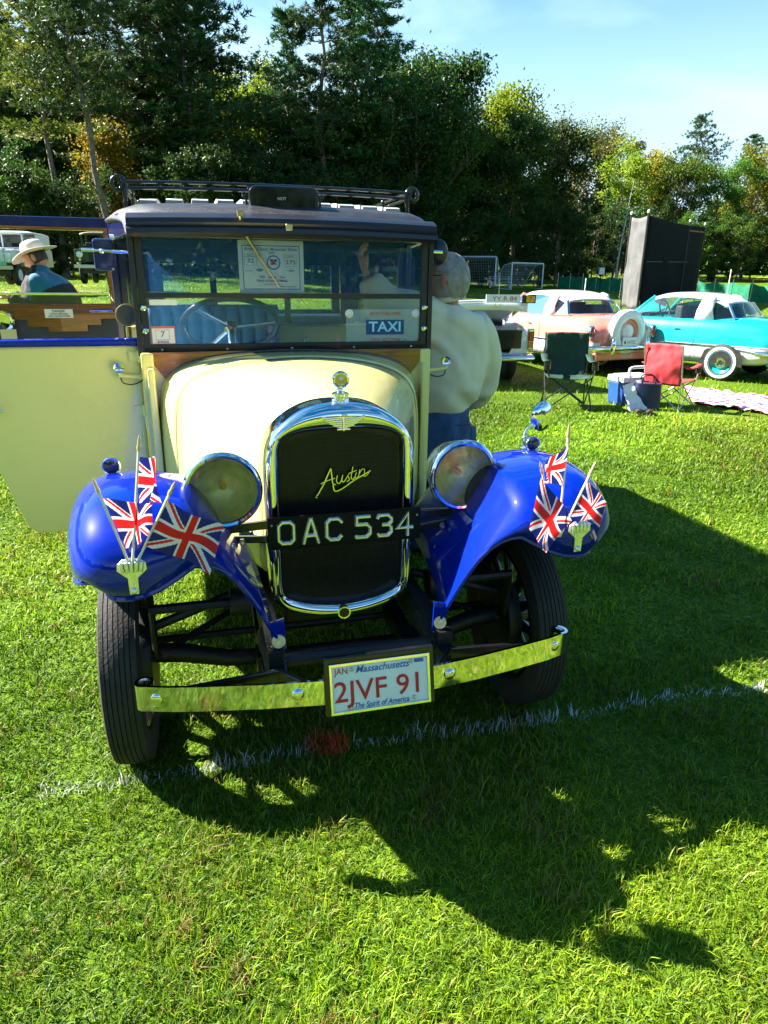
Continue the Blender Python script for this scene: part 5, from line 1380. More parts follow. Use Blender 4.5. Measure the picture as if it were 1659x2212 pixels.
def hand(mb, Mx, s=1, curl=.5, k=1.0):
    """hand along +Z of Mx, palm facing +Y, thumb on the +X*s side"""
    mb.grid([[(.040 * k * w * math.cos(a), .015 * k * math.sin(a) * t_, z * k) for a in np.linspace(0, 2 * math.pi, 11)[:-1]] for w, t_, z in ((.62, 1.1, -.01), (.85, 1.15, .03), (1, 1, .065), (.98, .8, .09))], cv=True, caps=True, M=Mx)
    for i, (x, L) in enumerate(((.029, .068), (.010, .078), (-.010, .072), (-.028, .056))):
        p = Vector((x * s, 0, .085)); pts = [p]; a = 0
        for f_ in (.42, .33, .25):
            a += curl * (.8 + .12 * i); pts.append(pts[-1] + Vector((0, math.sin(a) * L * f_, math.cos(a) * L * f_)))
        mb.tube([q * k for q in pts], [.0095 * k, .009 * k, .008 * k, .006 * k], 8, M=Mx)
    mb.tube([Vector(q) * k for q in ((.026 * s, .004, .02), (.046 * s, .016, .045), (.050 * s, .028, .072), (.046 * s, .036, .092))], [.013 * k, .012 * k, .010 * k, .007 * k], 8, M=Mx)
def facing(loc, yaw, pitch=0, roll=0):
    return Matrix.Translation(loc) @ Matrix.Rotation(yaw, 4, 'Z') @ Matrix.Rotation(pitch, 4, 'X') @ Matrix.Rotation(roll, 4, 'Y')
def person_parts(root, J, head_M, body_r, hands):
    """J: joints in the person's own frame"""
    o_ = ['pelvis', 'belly', 'chest', 'neck0', 'neck1', 'shL', 'elL', 'wrL', 'shR', 'elR', 'wrR', 'hipL', 'knL', 'anL', 'toL', 'hipR', 'knR', 'anR', 'toR']
    ed = [(0, 1), (1, 2), (2, 3), (3, 4), (2, 5), (5, 6), (6, 7), (2, 8), (8, 9), (9, 10), (0, 11), (11, 12), (12, 13), (13, 14), (0, 15), (15, 16), (16, 17), (17, 18)]
    me = skin_mesh('body', [(J[k], body_r[k]) for k in o_], ed, [SKIN], 2)
    b = MB(); add_head(b, head_M)
    for Mx, s, c in hands: hand(b, Mx, s, c)
    m2 = b.mesh('h', SKIN, 180)
    bm = bmesh.new(); bm.from_mesh(me); bm.from_mesh(m2); bm.to_mesh(me); bm.free()
    me.polygons.foreach_set('use_smooth', [True] * len(me.polygons))
    return put('body', me, root)
def aim(p, q, up=(0, 0, 1)):
    return basis(p, Vector(q) - Vector(p), up)
# ---- man in the cream sweatshirt, leaning into the cab
def W3(px, py, y): return at(px, py, y)
m0 = Vector((.36, 3.78, 0))
man = empty('person', m0, 0, 'white-haired man in a cream sweatshirt and jeans reaching into the taxi cab', 'person')
def mp_(px, py, y): return W3(px, py, y) - m0
J = dict(pelvis=mp_(963, 915, 3.78), belly=mp_(985, 840, 3.76), chest=mp_(993, 735, 3.70), neck0=mp_(983, 672, 3.66), neck1=mp_(978, 640, 3.65),
         shL=mp_(925, 690, 3.60), elL=mp_(848, 662, 3.58), wrL=mp_(806, 592, 3.56), shR=mp_(1046, 705, 3.76), elR=mp_(1062, 800, 3.86), wrR=mp_(1020, 862, 4.02),
         hipL=mp_(925, 930, 3.74), knL=Vector((-.10, -.08, .50)), anL=Vector((-.12, .02, .09)), toL=Vector((-.24, .06, .04)), hipR=mp_(1002, 930, 3.86), knR=Vector((.10, .06, .50)), anR=Vector((.12, .14, .09)), toR=Vector((0, .22, .04)))
BR = dict(pelvis=(.10, .10), belly=.10, chest=.09, neck0=.065, neck1=.055, shL=.05, elL=.042, wrL=.032, shR=.05, elR=.042, wrR=.032, hipL=.07, knL=.055, anL=.04, toL=.035, hipR=.07, knR=.055, anR=.04, toR=.035)
hc = mp_(984, 604, 3.64)
HM = facing(hc, R(62), R(-3), R(4)) @ Matrix.Scale(1.08, 4)
wl_ = J['wrL']; hand_to = wl_ + Vector((-.03, 0, .09))
person_parts(man, J, HM, BR, [(aim(wl_, hand_to, (1, 0, 0)), 1, .5), (aim(J['wrR'], J['wrR'] + Vector((-.07, .05, -.02))), 1, .4)])
# sweatshirt
b = MB(); yw = R(28)
oval(b, [(mp_(962, 886, 3.76), .170, .135, yw), (mp_(964, 868, 3.76), .198, .158, yw), (mp_(978, 835, 3.75), .215, .175, yw), (mp_(982, 790, 3.74), .222, .18, yw), (mp_(984, 745, 3.72), .222, .165, yw), (mp_(984, 705, 3.69), .212, .145, yw), (mp_(988, 682, 3.67), .17, .12, yw), (mp_(984, 671, 3.66), .095, .09, yw), (mp_(982, 662, 3.65), .07, .07, yw)])
sleeve(b, [mp_(950, 705, 3.64), mp_(918, 690, 3.60), J['elL'] + Vector((0, 0, .0)), J['wrL'] * .9 + J['elL'] * .1], [.125, .12, .095, .056])
sleeve(b, [mp_(1030, 705, 3.74), mp_(1050, 735, 3.80), mp_(1062, 800, 3.88), mp_(1050, 850, 3.94), J['wrR']], [.10, .10, .088, .075, .055])
def fold1(q):
    t = (q.z - J['pelvis'].z)
    k = mn.noise(Vector((q.x * 3.2, q.y * 3.2, q.z * 3.6))) * .012
    f = math.sin(q.z * 24 + q.x * 17 + 4.5 * mn.noise(q * 2.6)); k += .020 * max(0, f) ** 1.3 * max(0, mn.noise(q * 2.1 + Vector((3, 1, 5))) + .45)
    k += .010 * math.sin(q.z * 44 + 7 * mn.noise(q * 3) + q.x * 12) * max(0, 1 - abs(t - .13) / .14)
    return k
put('sweatshirt', remeshed('sweatshirt', b, [SWEAT], .013, 5, fold1), man)
b = MB(); b.tube([J['neck0'] + Vector((.072 * math.cos(a), .074 * math.sin(a), .062 + .012 * math.cos(a))) for a in np.linspace(0, 2 * math.pi, 17)[:-1]], .016, 8, closed=True); b.build('collar', SWEAT, man)
b = MB()
oval(b, [(mp_(966, 872, 3.77), .17, .14, yw), (mp_(964, 900, 3.78), .176, .15, yw), (mp_(962, 935, 3.79), .182, .158, yw), (mp_(962, 962, 3.80), .165, .15, yw)])
for k in ('L', 'R'): sleeve(b, [J['hip' + k] + Vector((0, 0, .02)), J['hip' + k] * .5 + J['kn' + k] * .5, J['kn' + k], J['an' + k] + Vector((0, 0, -.04))], [.112, .10, .085, .075])
jm = put('jeans', remeshed('jeans', b, [DENIM], .013, 4, lambda q: .007 * mn.noise(Vector((q.x * 14, q.y * 14, q.z * 9))) + .006 * mn.noise(Vector((q.x * 8 + q.z * 14, q.y * 20, q.z * 20)))), man)
for px_, py_ in ((942, 945), (1012, 938)):
    o3 = mp_(px_, py_, 3.595 if px_ < 980 else 3.66)
    b = MB(); b.strokes([(-.055, .05), (-.05, -.04), (0, -.065), (.05, -.04), (.055, .05), (-.055, .05)], .005, .003, (o3, Vector((.97, .25 if px_ > 980 else -.1, 0)), Vector((0, 0, 1)))); b.build('back_pocket', mat('denim seam', (.04, .07, .15), .9, var=(30, .3)), jm)
for k in ('L', 'R'):
    b = MB(); a_, t_ = J['an' + k], J['to' + k]; d = (t_ - a_); d.z = 0; d.normalize()
    b.grid([[a_ + d * f - Vector((0, 0, a_.z)) + Vector((-d.y, d.x, 0)) * (w * math.cos(u)) + Vector((0, 0, .045 * hh_ + .045 * hh_ * math.sin(u))) for u in np.linspace(0, 2 * math.pi, 13)[:-1]] for f, w, hh_ in ((-.09, .03, .7), (-.06, .042, 1), (.05, .045, .95), (.13, .05, .7), (.19, .03, .45))], cv=True, caps=True); b.build('shoe', BOOT, man)
# hair: back and sides, thin on top
def strands(mb, Mx, n, seed, ph0, ph1, th0, th1, ln, bald=0):
    r = random.Random(seed)
    for _ in range(n):
        ph = R(r.uniform(ph0, ph1)); th = R(lerp(th0, th1, r.random() ** .8)); pts = []
        L_ = ln * r.uniform(.6, 1.2); lift = r.uniform(1.0, 1.035); dph = r.uniform(-.25, .25) + (.35 if ph < math.pi else -.35) * (th < 1.2)
        for k in range(6):
            t2 = min(th + L_ * k / 5, R(138)); p2 = ph + dph * k / 5
            x, y, z = math.sin(t2) * math.sin(p2), math.sin(t2) * math.cos(p2), math.cos(t2)
            g_ = lift + .015 * math.sin(k + ph * 9)
            q = (1 - .18 * max(0, -z) ** 1.5)
            pts.append(Mx @ Vector((.077 * x * g_ * q, .099 * y * g_, .122 * z * (g_ if z > 0 else 1))))
        w = .0042
        sd = (pts[1] - pts[0]).cross(pts[0] - Mx.translation); sd = sd.normalized() * w if sd.length > 1e-9 else Vector((w, 0, 0))
        mb.grid([[p - sd * (1 - .13 * i), p + sd * (1 - .13 * i)] for i, p in enumerate(pts)])
b = MB(); strands(b, HM, 1000, 4, 74, 286, 52, 110, .5); strands(b, HM, 60, 5, 90, 270, 24, 50, .6)
rows = []
for i in range(16):
    th = R(56 + 62 * i / 15)
    rows.append([(.0757 * math.sin(th) * math.sin(R(64 + 232 * j / 29)) * (1 - .12 * max(0, -math.cos(th))), (.0975 * math.sin(th) * math.cos(R(64 + 232 * j / 29))), .1205 * math.cos(th)) for j in range(30)])
b.grid(rows, M=HM); b.build('hair', HAIRG, man, smooth=180)
b = MB(); b.tube([HM @ Vector(p) for p in ((-.079, -.01, .012), (-.079, .05, .014), (-.068, .092, .014))], .0022, 6)
b.grid([[HM @ Vector((-.068 + .058 * u, .100 + .010 * math.sin(math.pi * u), .012 + v)) for v in (-.018, 0, .016)] for u in np.linspace(0, 1, 6)])
b.grid([[HM @ Vector((.010 + .058 * u, .110 - .010 * u, .012 + v)) for v in (-.018, 0, .016)] for u in np.linspace(0, 1, 6)]); b.build('sunglasses', M['black'], man)
man.location.x -= .035
# ---- man in the sunhat behind the open doors
hy = 6.75
h0 = at(105, 640, hy); h0.z = 0; h0.x += 0
hm_ = empty('person', h0, 0, 'man in a stone sunhat and teal and black fleece bending over a table', 'person')
hp = lambda px, py, y=hy: at(px, py, y) - h0
J = dict(pelvis=hp(120, 735), belly=hp(112, 690), chest=hp(100, 640), neck0=hp(88, 592), neck1=hp(84, 575), shL=hp(80, 618, 6.58), elL=hp(66, 668, 6.5), wrL=hp(22, 640, 6.4), shR=hp(98, 612, 6.95), elR=hp(70, 665, 6.98), wrR=hp(28, 636, 6.9),
         hipL=hp(112, 750, 6.65), knL=Vector((0.02, -.1, .50)), anL=Vector((.06, -.10, .09)), toL=Vector((-.10, -.10, .04)), hipR=hp(116, 750, 6.87), knR=Vector((.0, .12, .50)), anR=Vector((.05, .12, .09)), toR=Vector((-.11, .12, .04)))
HM2 = facing(hp(77, 556), R(90), R(-28), 0) @ Matrix.Scale(1.02, 4)
person_parts(hm_, J, HM2, BR, [(aim(J['wrL'], J['wrL'] + Vector((-.1, 0, -.02))), 1, .4), (aim(J['wrR'], J['wrR'] + Vector((-.1, 0, -.02))), -1, .4)])
b = MB(); yw = R(10)
oval(b, [(J['pelvis'] + Vector((.01, 0, -.02)), .20, .20, yw), (J['belly'] + Vector((.0, 0, -.02)), .225, .22, yw), (hp(114, 665), .265, .24, yw), (hp(110, 640), .255, .24, yw), (hp(103, 615), .215, .23, yw), (hp(94, 596), .15, .17, yw), (hp(88, 584), .085, .085, yw), (hp(85, 573), .075, .075, yw)])
sleeve(b, [hp(92, 615, 6.62), J['shL'], J['elL'], J['wrL']], [.11, .105, .085, .05]); sleeve(b, [hp(98, 612, 6.9), J['shR'], J['elR'], J['wrR']], [.11, .105, .085, .05])
jk = remeshed('fleece_jacket', b, [TEAL, DARKF], .015, 5, lambda q: .012 * mn.noise(Vector((q.x * 7 + q.z * 6, q.y * 7, q.z * 9))) + .006 * mn.noise(q * 16))
for p in jk.polygons:
    c = p.center
    zl = J['chest'].z - .03 + .55 * abs(c.x - J['chest'].x + .02) - (.0 if c.x < J['chest'].x else -.02)
    p.material_index = 1 if (c.z < zl or c.x < J['elL'].x + .03) else 0
put('fleece_jacket', jk, hm_)
b = MB(); b.lathe([(.075, -.03), (.08, .0), (.082, .035), (.078, .04)], Matrix.Translation(J['neck0'] + Vector((0, 0, .02))), 18, open_=True); b.build('collar', TEAL, hm_, thick=.01)
nod = [(J['pelvis'] + Vector((0, 0, .04)), (.165, .15)), (J['hipL'], .10), (J['knL'], .08), (J['anL'], .07), (J['hipR'], .10), (J['knR'], .08), (J['anR'], .07)]
put('trousers', skin_mesh('trousers', nod, [(0, 1), (1, 2), (2, 3), (0, 4), (4, 5), (5, 6)], [DARKF], 2, folds=(.008, 9, .7)), hm_)
for k in ('L', 'R'):
    b = MB(); a_ = J['an' + k]; b.grid([[Vector((a_.x - f, a_.y + w * math.cos(u), .045 * q_ + .045 * q_ * math.sin(u))) for u in np.linspace(0, 2 * math.pi, 13)[:-1]] for f, w, q_ in ((-.09, .03, .7), (-.05, .042, 1), (.06, .045, .95), (.14, .05, .7), (.2, .03, .45))], cv=True, caps=True); b.build('shoe', BOOT, hm_)
b = MB(); rows = []
for i in range(12):
    th = R(35 + 85 * i / 11)
    rows.append([(.080 * math.sin(th) * math.sin(R(80 + 200 * j / 19)), .102 * math.sin(th) * math.cos(R(80 + 200 * j / 19)), .124 * math.cos(th)) for j in range(20)])
b.grid(rows, M=HM2); b.build('hair', HAIRD, hm_, smooth=180, thick=.008)
b = MB(); hm3 = HM2 @ Matrix.Translation((0, -.012, .052)) @ Matrix.Rotation(R(12), 4, 'X')
rows = []
for r_, z in ((.0, .098), (.04, .096), (.075, .085), (.092, .05), (.098, .01), (.102, -.002), (.13, -.012), (.165, -.02), (.19, -.026), (.192, -.030), (.165, -.026), (.12, -.02), (.10, -.012)):
    rows.append([(r_ * .92 * math.cos(a), r_ * 1.1 * math.sin(a), z - (0.9 * max(0, r_ - .11)) * (math.cos(a) ** 2) * -.35 - (.35 * max(0, r_ - .11) * (1 if math.sin(a) > 0 else -.6) * abs(math.sin(a)))) for a in np.linspace(0, 2 * math.pi, 33)[:-1]])
b.grid(rows, cv=True, M=hm3); hat = b.build('sunhat', KHAKI, hm_, smooth=70)
b = MB(); b.tube([hm3 @ Vector((.0905 * math.cos(a), .108 * math.sin(a), .012)) for a in np.linspace(0, 2 * math.pi, 33)[:-1]], .006, 6, closed=True); b.build('hat_band', mat('hat band', (.42, .38, .30), .8, var=(9, .1)), hat)
# ---- table in front of him
tb0 = at(5, 700, 6.7); tb0.z = 0
tb = empty('folding_table', tb0, R(4), 'low folding table in front of the man in the sunhat', 'table')
b = MB(); b.box((-.35, 0, .95), (1.5, .7, .03)); b.build('table_top', M['dialwhite'], tb, smooth=0, bevel=.006)
for x in (-1.0, .3):
    for y in (-.3, .3): b = MB(); b.tube([(x, y, .94), (x * 1.02, y * 1.05, 0)], .014, 8); b.build('leg', M['steel'], tb)
cb = empty('drinks_box', tb0 + Vector((.16, -.12, .966)), R(4), 'red carton with white script on the table beside the sunhat man', 'carton')
b = MB(); b.box((0, 0, .13), (.36, .24, .26)); b.build('carton_body', mat('red carton', (.35, .015, .03), .4, var=(10, .2)), cb, smooth=0, bevel=.008)
b = MB()
for k, q in enumerate(([(-.10, .15), (-.135, .13), (-.13, .09), (-.10, .08)], [(-.07, .12), (-.09, .10), (-.07, .08), (-.05, .10), (-.07, .12)], [(-.01, .12), (-.035, .10), (-.01, .08)], [(.03, .17), (.02, .08)], [(.07, .12), (.05, .10), (.07, .08), (.075, .12), (.09, .08)])):
    b.strokes([(p.x, p.y) for p in spline([(*z_, 0) for z_ in q], 3)], .014, .002, (Vector((0, -.121, 0)), FX, FZ))
b.build('white_script', M['white'], cb, smooth=0)
lf = empty('leaflet', tb0 + Vector((.30, -.02, 1.228)), R(20), 'white and orange leaflet lying on the red carton', 'leaflet'); b = MB(); b.box((-.12, 0, .004), (.15, .2, .006)); b.build('sheet', M['white'], lf, smooth=0); b = MB(); b.box((-.12, -.05, .0085), (.12, .06, .002)); b.build('printed_patch', M['orange'], lf, smooth=0)

# ================================================================== parked cars
WHITEP = mat('white car paint', (.74, .75, .76), .25, coat=1, var=(4, .03)); PINK = mat('coral pink paint', (.72, .20, .135), .25, coat=1, var=(4, .05)); TURQ = mat('turquoise paint', (.006, .37, .40), .25, coat=1, var=(4, .06))
REDL = mat('red lamp', (.35, .008, .008), .15, coat=1, var=(30, .2)); CABIN = mat('dark cabin trim', (.035, .035, .04), .7, var=(9, .3)); CARGLASS = glass('car glass', (.88, .93, .92), boost=1.2)
WHITEWALL = mat('white tyre wall', (.7, .7, .68), .6, var=(20, .06))
def loft_body(st, n=9):
    """st rows: y, half width, z bottom, z waist, z shoulder, z deck, deck half width -> ring list, closed"""
    rows = []
    cols = list(zip(*st)); ys = sorted(set(list(np.linspace(st[0][0], st[-1][0], 46)) + list(cols[0])))
    sm = lambda c: [float(np.mean(np.interp(np.clip([y - h_, y - h_ / 2, y, y + h_ / 2, y + h_], st[0][0], st[-1][0]), cols[0], c))) for y in ys for h_ in [min(.12, y - st[0][0] + .004, st[-1][0] - y + .004)]]
    ch = [ys] + [sm(c) for c in cols[1:]]
    for y, w, zb, zw, zs, zd, dw in zip(*ch):
        half = [(0, zb), (w * .80, zb), (w * .93, zb + .04), (w * .985, lerp(zb, zw, .5)), (w, zw), (w * .985, lerp(zw, zs, .5)), (w * .94, zs - .03), (w * .88, zs), (dw * .85, zd - .012), (dw * .5, zd), (0, zd)]
        rows.append([(x, y, z) for x, z in half] + [(-x, y, z) for x, z in reversed(half[1:-1])])
    return rows
def two_tone(rows, line):
    lo, up = MB(), MB()
    N = len(rows[0])
    for i in range(len(rows) - 1):
        for j in range(N):
            q = [rows[i][j], rows[i][(j + 1) % N], rows[i + 1][(j + 1) % N], rows[i + 1][j]]
            c = sum((Vector(p) for p in q), Vector()) / 4
            (lo if c.z < line(c.y) else up).add(q, [(0, 1, 2, 3)])
    for r_ in (rows[0], rows[-1]): up.add(r_, [tuple(range(N))])
    return lo, up
def coupe(root, paint, spare=True, plate='34702'):
    st = [(0.0, .52, .40, .55, .72, .74, .40), (.05, .66, .34, .56, .80, .84, .46), (.25, .73, .27, .56, .88, .95, .50), (.7, .765, .25, .56, .92, .985, .55), (1.1, .78, .25, .56, .93, .96, .6), (1.6, .78, .25, .56, .93, .94, .6),
          (2.2, .78, .25, .56, .93, .95, .6), (2.6, .775, .25, .56, .93, .985, .56), (3.1, .765, .26, .56, .91, .96, .52), (3.5, .735, .30, .56, .86, .88, .48), (3.72, .66, .36, .55, .76, .78, .42), (3.79, .52, .42, .54, .66, .68, .36)]
    rows = loft_body(st)
    lo, up = two_tone(rows, lambda y: .545 if y < 1.95 else (.60 if y < 2.35 else .72))
    lo.build('lower_body', WHITEP, root, smooth=50, weld=True); up.build('upper_body', paint, root, smooth=50, weld=True)
    for s in (-1, 1):
        b = MB(); b.tube([(s * .785, .15, .545), (s * .792, 1.95, .545)], .009, 6); b.tube([(s * .792, 1.95, .545), (s * .790, 2.35, .72), (s * .765, 3.4, .72)], .009, 6); b.build('side_moulding', M['chrome'], root)
        b = MB(); b.box((s * .79, 1.62, .80), (.02, .10, .018)); b.build('door_handle', M['chrome'], root, smooth=0, bevel=.004)
        b = MB(); b.tube([(s * .786, 1.30, .90), (s * .79, 1.30, .32)], .0035, 4); b.tube([(s * .786, 2.30, .90), (s * .79, 2.30, .32)], .0035, 4); b.build('door_gap', M['black'], root)
        c = Matrix.Translation((s * .66, .055, .72)) @ Matrix.Rotation(R(90), 4, 'X')
        b = MB(); b.lathe([(.085, -.06), (.085, .0), (.072, .012), (.066, .0)], c, 24, sx=.72, sy=1.25); tl_ = b.build('tail_lamp', M['chrome'], root); b = MB(); b.lathe([(.066, .0), (.05, .02), (0, .032)], c, 20, sx=.72, sy=1.25); b.build('lamp_lens', REDL, tl_)
    # cabin
    roof = [(.92, .52, 1.20), (1.10, .555, 1.285), (1.35, .575, 1.335), (1.7, .58, 1.352), (2.0, .565, 1.335), (2.18, .535, 1.29)]
    b = MB(); b.grid([[(w * u, y, z - .045 * abs(u) ** 3 - .03 * max(0, abs(u) - .85) / .15) for u in np.linspace(-1, 1, 15)] for y, w, z in [tuple(p) for p in spline([Vector(q) for q in roof], 4)]]); b.build('roof', WHITEP, root, smooth=70, thick=.02)
    b = MB(); b.box((0, 1.62, .885), (1.30, 1.45, .06)); b.box((0, 1.15, 1.0), (1.05, .12, .22)); b.box((-.3, 1.72, 1.0), (.45, .12, .26)); b.box((.3, 1.72, 1.0), (.45, .12, .26)); b.box((0, 2.32, .97), (1.1, .2, .06)); b.build('cabin', CABIN, root, smooth=0, bevel=.02)
    b = MB(); b.tube([(-.3 + .17 * math.cos(2 * math.pi * k / 20), 2.08 + .05 * math.sin(2 * math.pi * k / 20), 1.06 + .15 * math.sin(2 * math.pi * k / 20)) for k in range(20)], .012, 6, closed=True); b.tube([(-.3, 2.08, 1.06), (-.3, 2.25, .98)], .014, 6); b.build('steering_wheel', CABIN, root)
    for s in (-1, 1):
        b = MB(); b.bar((s * .66, 2.52, .945), (s * .525, 2.16, 1.28), .05, .04); b.build('windscreen_pillar', paint, root, smooth=0, bevel=.008)
        b = MB(); b.grid([[(s * x, y, z) for x, y, z in r_] for r_ in (((.695, 1.36, .935), (.68, 1.06, .94)), ((.66, 1.36, 1.06), (.635, 1.12, 1.10)), ((.59, 1.32, 1.24), (.56, 1.12, 1.25)), ((.56, 1.30, 1.315), (.545, 1.10, 1.28)))]); b.build('roof_pillar', WHITEP, root, smooth=60, thick=.03)
        b = MB(); b.bar((s * .60, .76, .955), (s * .505, .93, 1.19), .035, .03); b.build('rear_pillar', M['chrome'], root, smooth=0, bevel=.006)
        b = MB(); b.add([(s * .68, 2.46, .945), (s * .68, 1.36, .94), (s * .565, 1.30, 1.28), (s * .54, 2.12, 1.265)], [(0, 1, 2, 3)]); b.build('side_window', CARGLASS, root, smooth=0)
        b = MB(); b.add([(s * .67, 1.06, .945), (s * .60, .77, .96), (s * .505, .94, 1.19), (s * .545, 1.10, 1.25)], [(0, 1, 2, 3)]); b.build('quarter_window', CARGLASS, root, smooth=0)
    b = MB(); b.grid([[(.655 * u, 2.60 - .10 * u * u, .955), (.53 * u, 2.22 - .06 * u * u, 1.275)] for u in np.linspace(-1, 1, 9)]); b.build('windscreen', CARGLASS, root)
    b = MB(); b.grid([[(.60 * u, .68 + .09 * u * u, .965), (.505 * u, .86 + .07 * u * u, 1.20)] for u in np.linspace(-1, 1, 9)]); b.build('rear_window', CARGLASS, root)
    b = MB(); b.tube([(.60 * u, .675 + .09 * u * u, .968) for u in np.linspace(-1, 1, 9)], .014, 6); b.build('window_trim', M['chrome'], root)
    # bumper
    pts = spline([(-.78, .30, .47), (-.75, .06, .47), (-.5, -.06, .47), (0, -.10, .47), (.5, -.06, .47), (.75, .06, .47), (.78, .30, .47)], 4)
    b = MB(); b.tube(pts, .042, 10); bp_ = b.build('rear_bumper', M['chrome'], root)
    for s in (-1, 1): b = MB(); b.ball((s * .36, -.12, .50), (.045, .05, .14), 8); b.build('overrider', M['chrome'], bp_)
    b = MB(); b.box((0, .1, .33), (1.2, .18, .14)); b.build('apron', paint, root, smooth=0, bevel=.03)
    if spare:
        c = Matrix.Translation((0, -.01, .72)) @ Matrix.Rotation(R(90), 4, 'X')
        b = MB(); b.lathe([(.32, -.10), (.36, -.06), (.36, .03), (.33, .065), (.24, .075), (.205, .06), (.20, .0)], c, 40); sw_ = b.build('spare_wheel', WHITEP, root, smooth=60)
        b = MB(); b.lathe([(.20, .0), (.19, .03), (.15, .02), (.14, .0)], c, 32); b.build('wheel_ring', paint, sw_); b = MB(); b.lathe([(.14, .0), (.11, .035), (0, .05)], c, 28); b.build('wheel_cap', WHITEP, sw_)
        b = MB(); b.box((.0, -.098, .565), (.30, .012, .15)); np_ = b.build('number_plate', M['platewhite'], root, smooth=0)
        text('plate_digits', plate, .085, mat('green ink', (.02, .16, .08), .5, var=(20, .1)), np_, face_front(.035, -.1048, .558), width=.185); b = MB(); b.ball((-.10, -.104, .56), (.025, .002, .028), 6); b.build('plate_emblem', mat('green emblem', (.02, .2, .08), .5, var=(20, .1)), np_)
    tp2 = MB(); tp2.lathe([(.17, -.07), (.20, -.078), (.26, -.075), (.29, -.05), (.295, 0), (.29, .05), (.26, .075), (.20, .078), (.17, .07)], SIDE, 32, close=True); tm = tp2.mesh('tyre', M['tyre'], 50)
    rm_ = MB(); rm_.lathe([(0, .05), (.05, .075), (.085, .07), (.09, .06)], SIDE, 24); rm2 = rm_.mesh('hub_cap', M['chrome'], 50); rd_ = MB(); rd_.lathe([(.08, .055), (.12, .03), (.16, .045), (.185, .076), (.20, .07)], SIDE, 28, open_=True); dm = rd_.mesh('disc', paint, 50)
    ww = MB(); ww.lathe([(.205, .080), (.245, .080)], SIDE, 28, open_=True); wwm = ww.mesh('white_wall', WHITEWALL, 50)
    for s in (-1, 1):
        for y in (.80, 2.96):
            we = empty('wheel', (s * .722, y, .29), 0 if s > 0 else math.pi); we.parent = root
            for nm, me in (('tyre', tm), ('hub_cap', rm2), ('disc', dm), ('white_wall', wwm)):
                o = bpy.data.objects.new(nm, me); col.objects.link(o); o.parent = we
            b = MB(); b.prism([(y - .34, .245), (y + .34, .245), (y + .29, .46), (y + .24, .50), (y - .24, .50), (y - .29, .46)], (Vector((s * .7885, 0, 0)), Vector((0, s, 0)), FZ), .004) if s > 0 else b.prism([(-(y - .34), .245), (-(y - .29), .46), (-(y - .24), .50), (-(y + .24), .50), (-(y + .29), .46), (-(y + .34), .245)][::-1], (Vector((s * .7885, 0, 0)), Vector((0, -1, 0)), FZ), .004)
            b.build('arch_shade', M['chassis'], root, smooth=0)  # dark plate standing in for the shade of the wheel opening
def ground_at(px, py):
    d = ray(px, py); y = 1.0
    for _ in range(4000):
        p = Vector((0, 0, CAM_H)) + d * (y / d.y)
        if p.z <= terr(p.x, y): return p
        y += .02
    return p
pg = ground_at(1350, 816)
pk = empty('small_car', (pg.x, pg.y + .2, 0), R(25), 'coral pink and white two-tone coupe with a white spare wheel on its tail', 'car')
coupe(pk, PINK)
wheel = ground_at(1553, 822); ta = R(43)
rootp = wheel - Vector((math.cos(ta) * -.72 - math.sin(ta) * .80, math.sin(ta) * -.72 + math.cos(ta) * .80, 0))
tk = empty('small_car', (rootp.x, rootp.y, 0), ta, 'turquoise and white two-tone coupe parked on the right', 'car')
coupe(tk, TURQ, True, '18 250')
for rt, px_ in ((pk, 0), (tk, 0)):
    b = MB(); b.tube([(-.70, 2.75, .95), (-.72, 2.72, 1.62)], .004, 5); b.build('aerial', M['steel'], rt)
# ---- white saloon with its boot open, behind the man
wg = ground_at(1060, 838)
wc = empty('open_boot_car', (wg.x - .14, wg.y, 0), R(9), 'white soft-top car with its boot lid raised behind the cream sweatshirt', 'car')
st = [(0, .66, .44, .60, .82, .50, .45), (.06, .72, .36, .62, .86, .52, .5), (.5, .755, .30, .62, .90, .53, .58), (.9, .765, .28, .62, .90, .90, .62), (1.5, .77, .27, .62, .90, .92, .6), (2.4, .77, .27, .62, .90, .94, .6), (3.2, .75, .30, .6, .88, .92, .55), (3.8, .62, .40, .58, .76, .78, .45)]
rows = loft_body(st); b = MB(); b.grid(rows, cv=True, caps=True); b.build('body', WHITEP, wc, smooth=50)
b = MB(); b.box((0, .46, .56), (1.12, .80, .03)); b.box((0, .86, .72), (1.1, .02, .34)); b.box((0, .05, .68), (1.12, .02, .22)); b.build('boot_lining', M['chassis'], wc, smooth=0)
b = MB(); b.box((0, -.012, .70), (1.12, .02, .26)); b.build('boot_shade', M['black'], wc, smooth=0)  # black panel painted in for the shade inside the open boot
b = MB(); b.grid([[(.60 * u, lerp(.88, -.06, v), lerp(.93, 1.25, v) + .05 * math.sin(math.pi * v) * (1 - u * u) - .03 * u * u) for u in np.linspace(-1, 1, 11)] for v in np.linspace(0, 1, 8)]); b.grid([[(.60 * u, -.06 - .01 * v, 1.25 - .03 * u * u - .14 * v) for u in np.linspace(-1, 1, 11)] for v in (0, 1)]); ld = b.build('boot_lid', WHITEP, wc, smooth=60, thick=.03)
b = MB(); b.box((.22, -.095, 1.265), (.50, .012, .11)); pp = b.build('number_plate', M['platewhite'], ld, smooth=0); b = MB(); b.box((.60, -.095, 1.26), (.20, .012, .11)); b.build('plate_year', M['black'], ld, smooth=0); b = MB(); b.box((.62, -.103, 1.26), (.12, .004, .085)); b.build('year_patch', mat('amber patch', (.8, .42, .02), .4, var=(20, .1)), ld, smooth=0)
text('plate_letters', 'YY R 84', .085, M['inkred'], pp, face_front(.24, -.1025, 1.263), width=.36); text('year_digit', '7', .08, M['inkblack'], ld, face_front(.62, -.1065, 1.26))
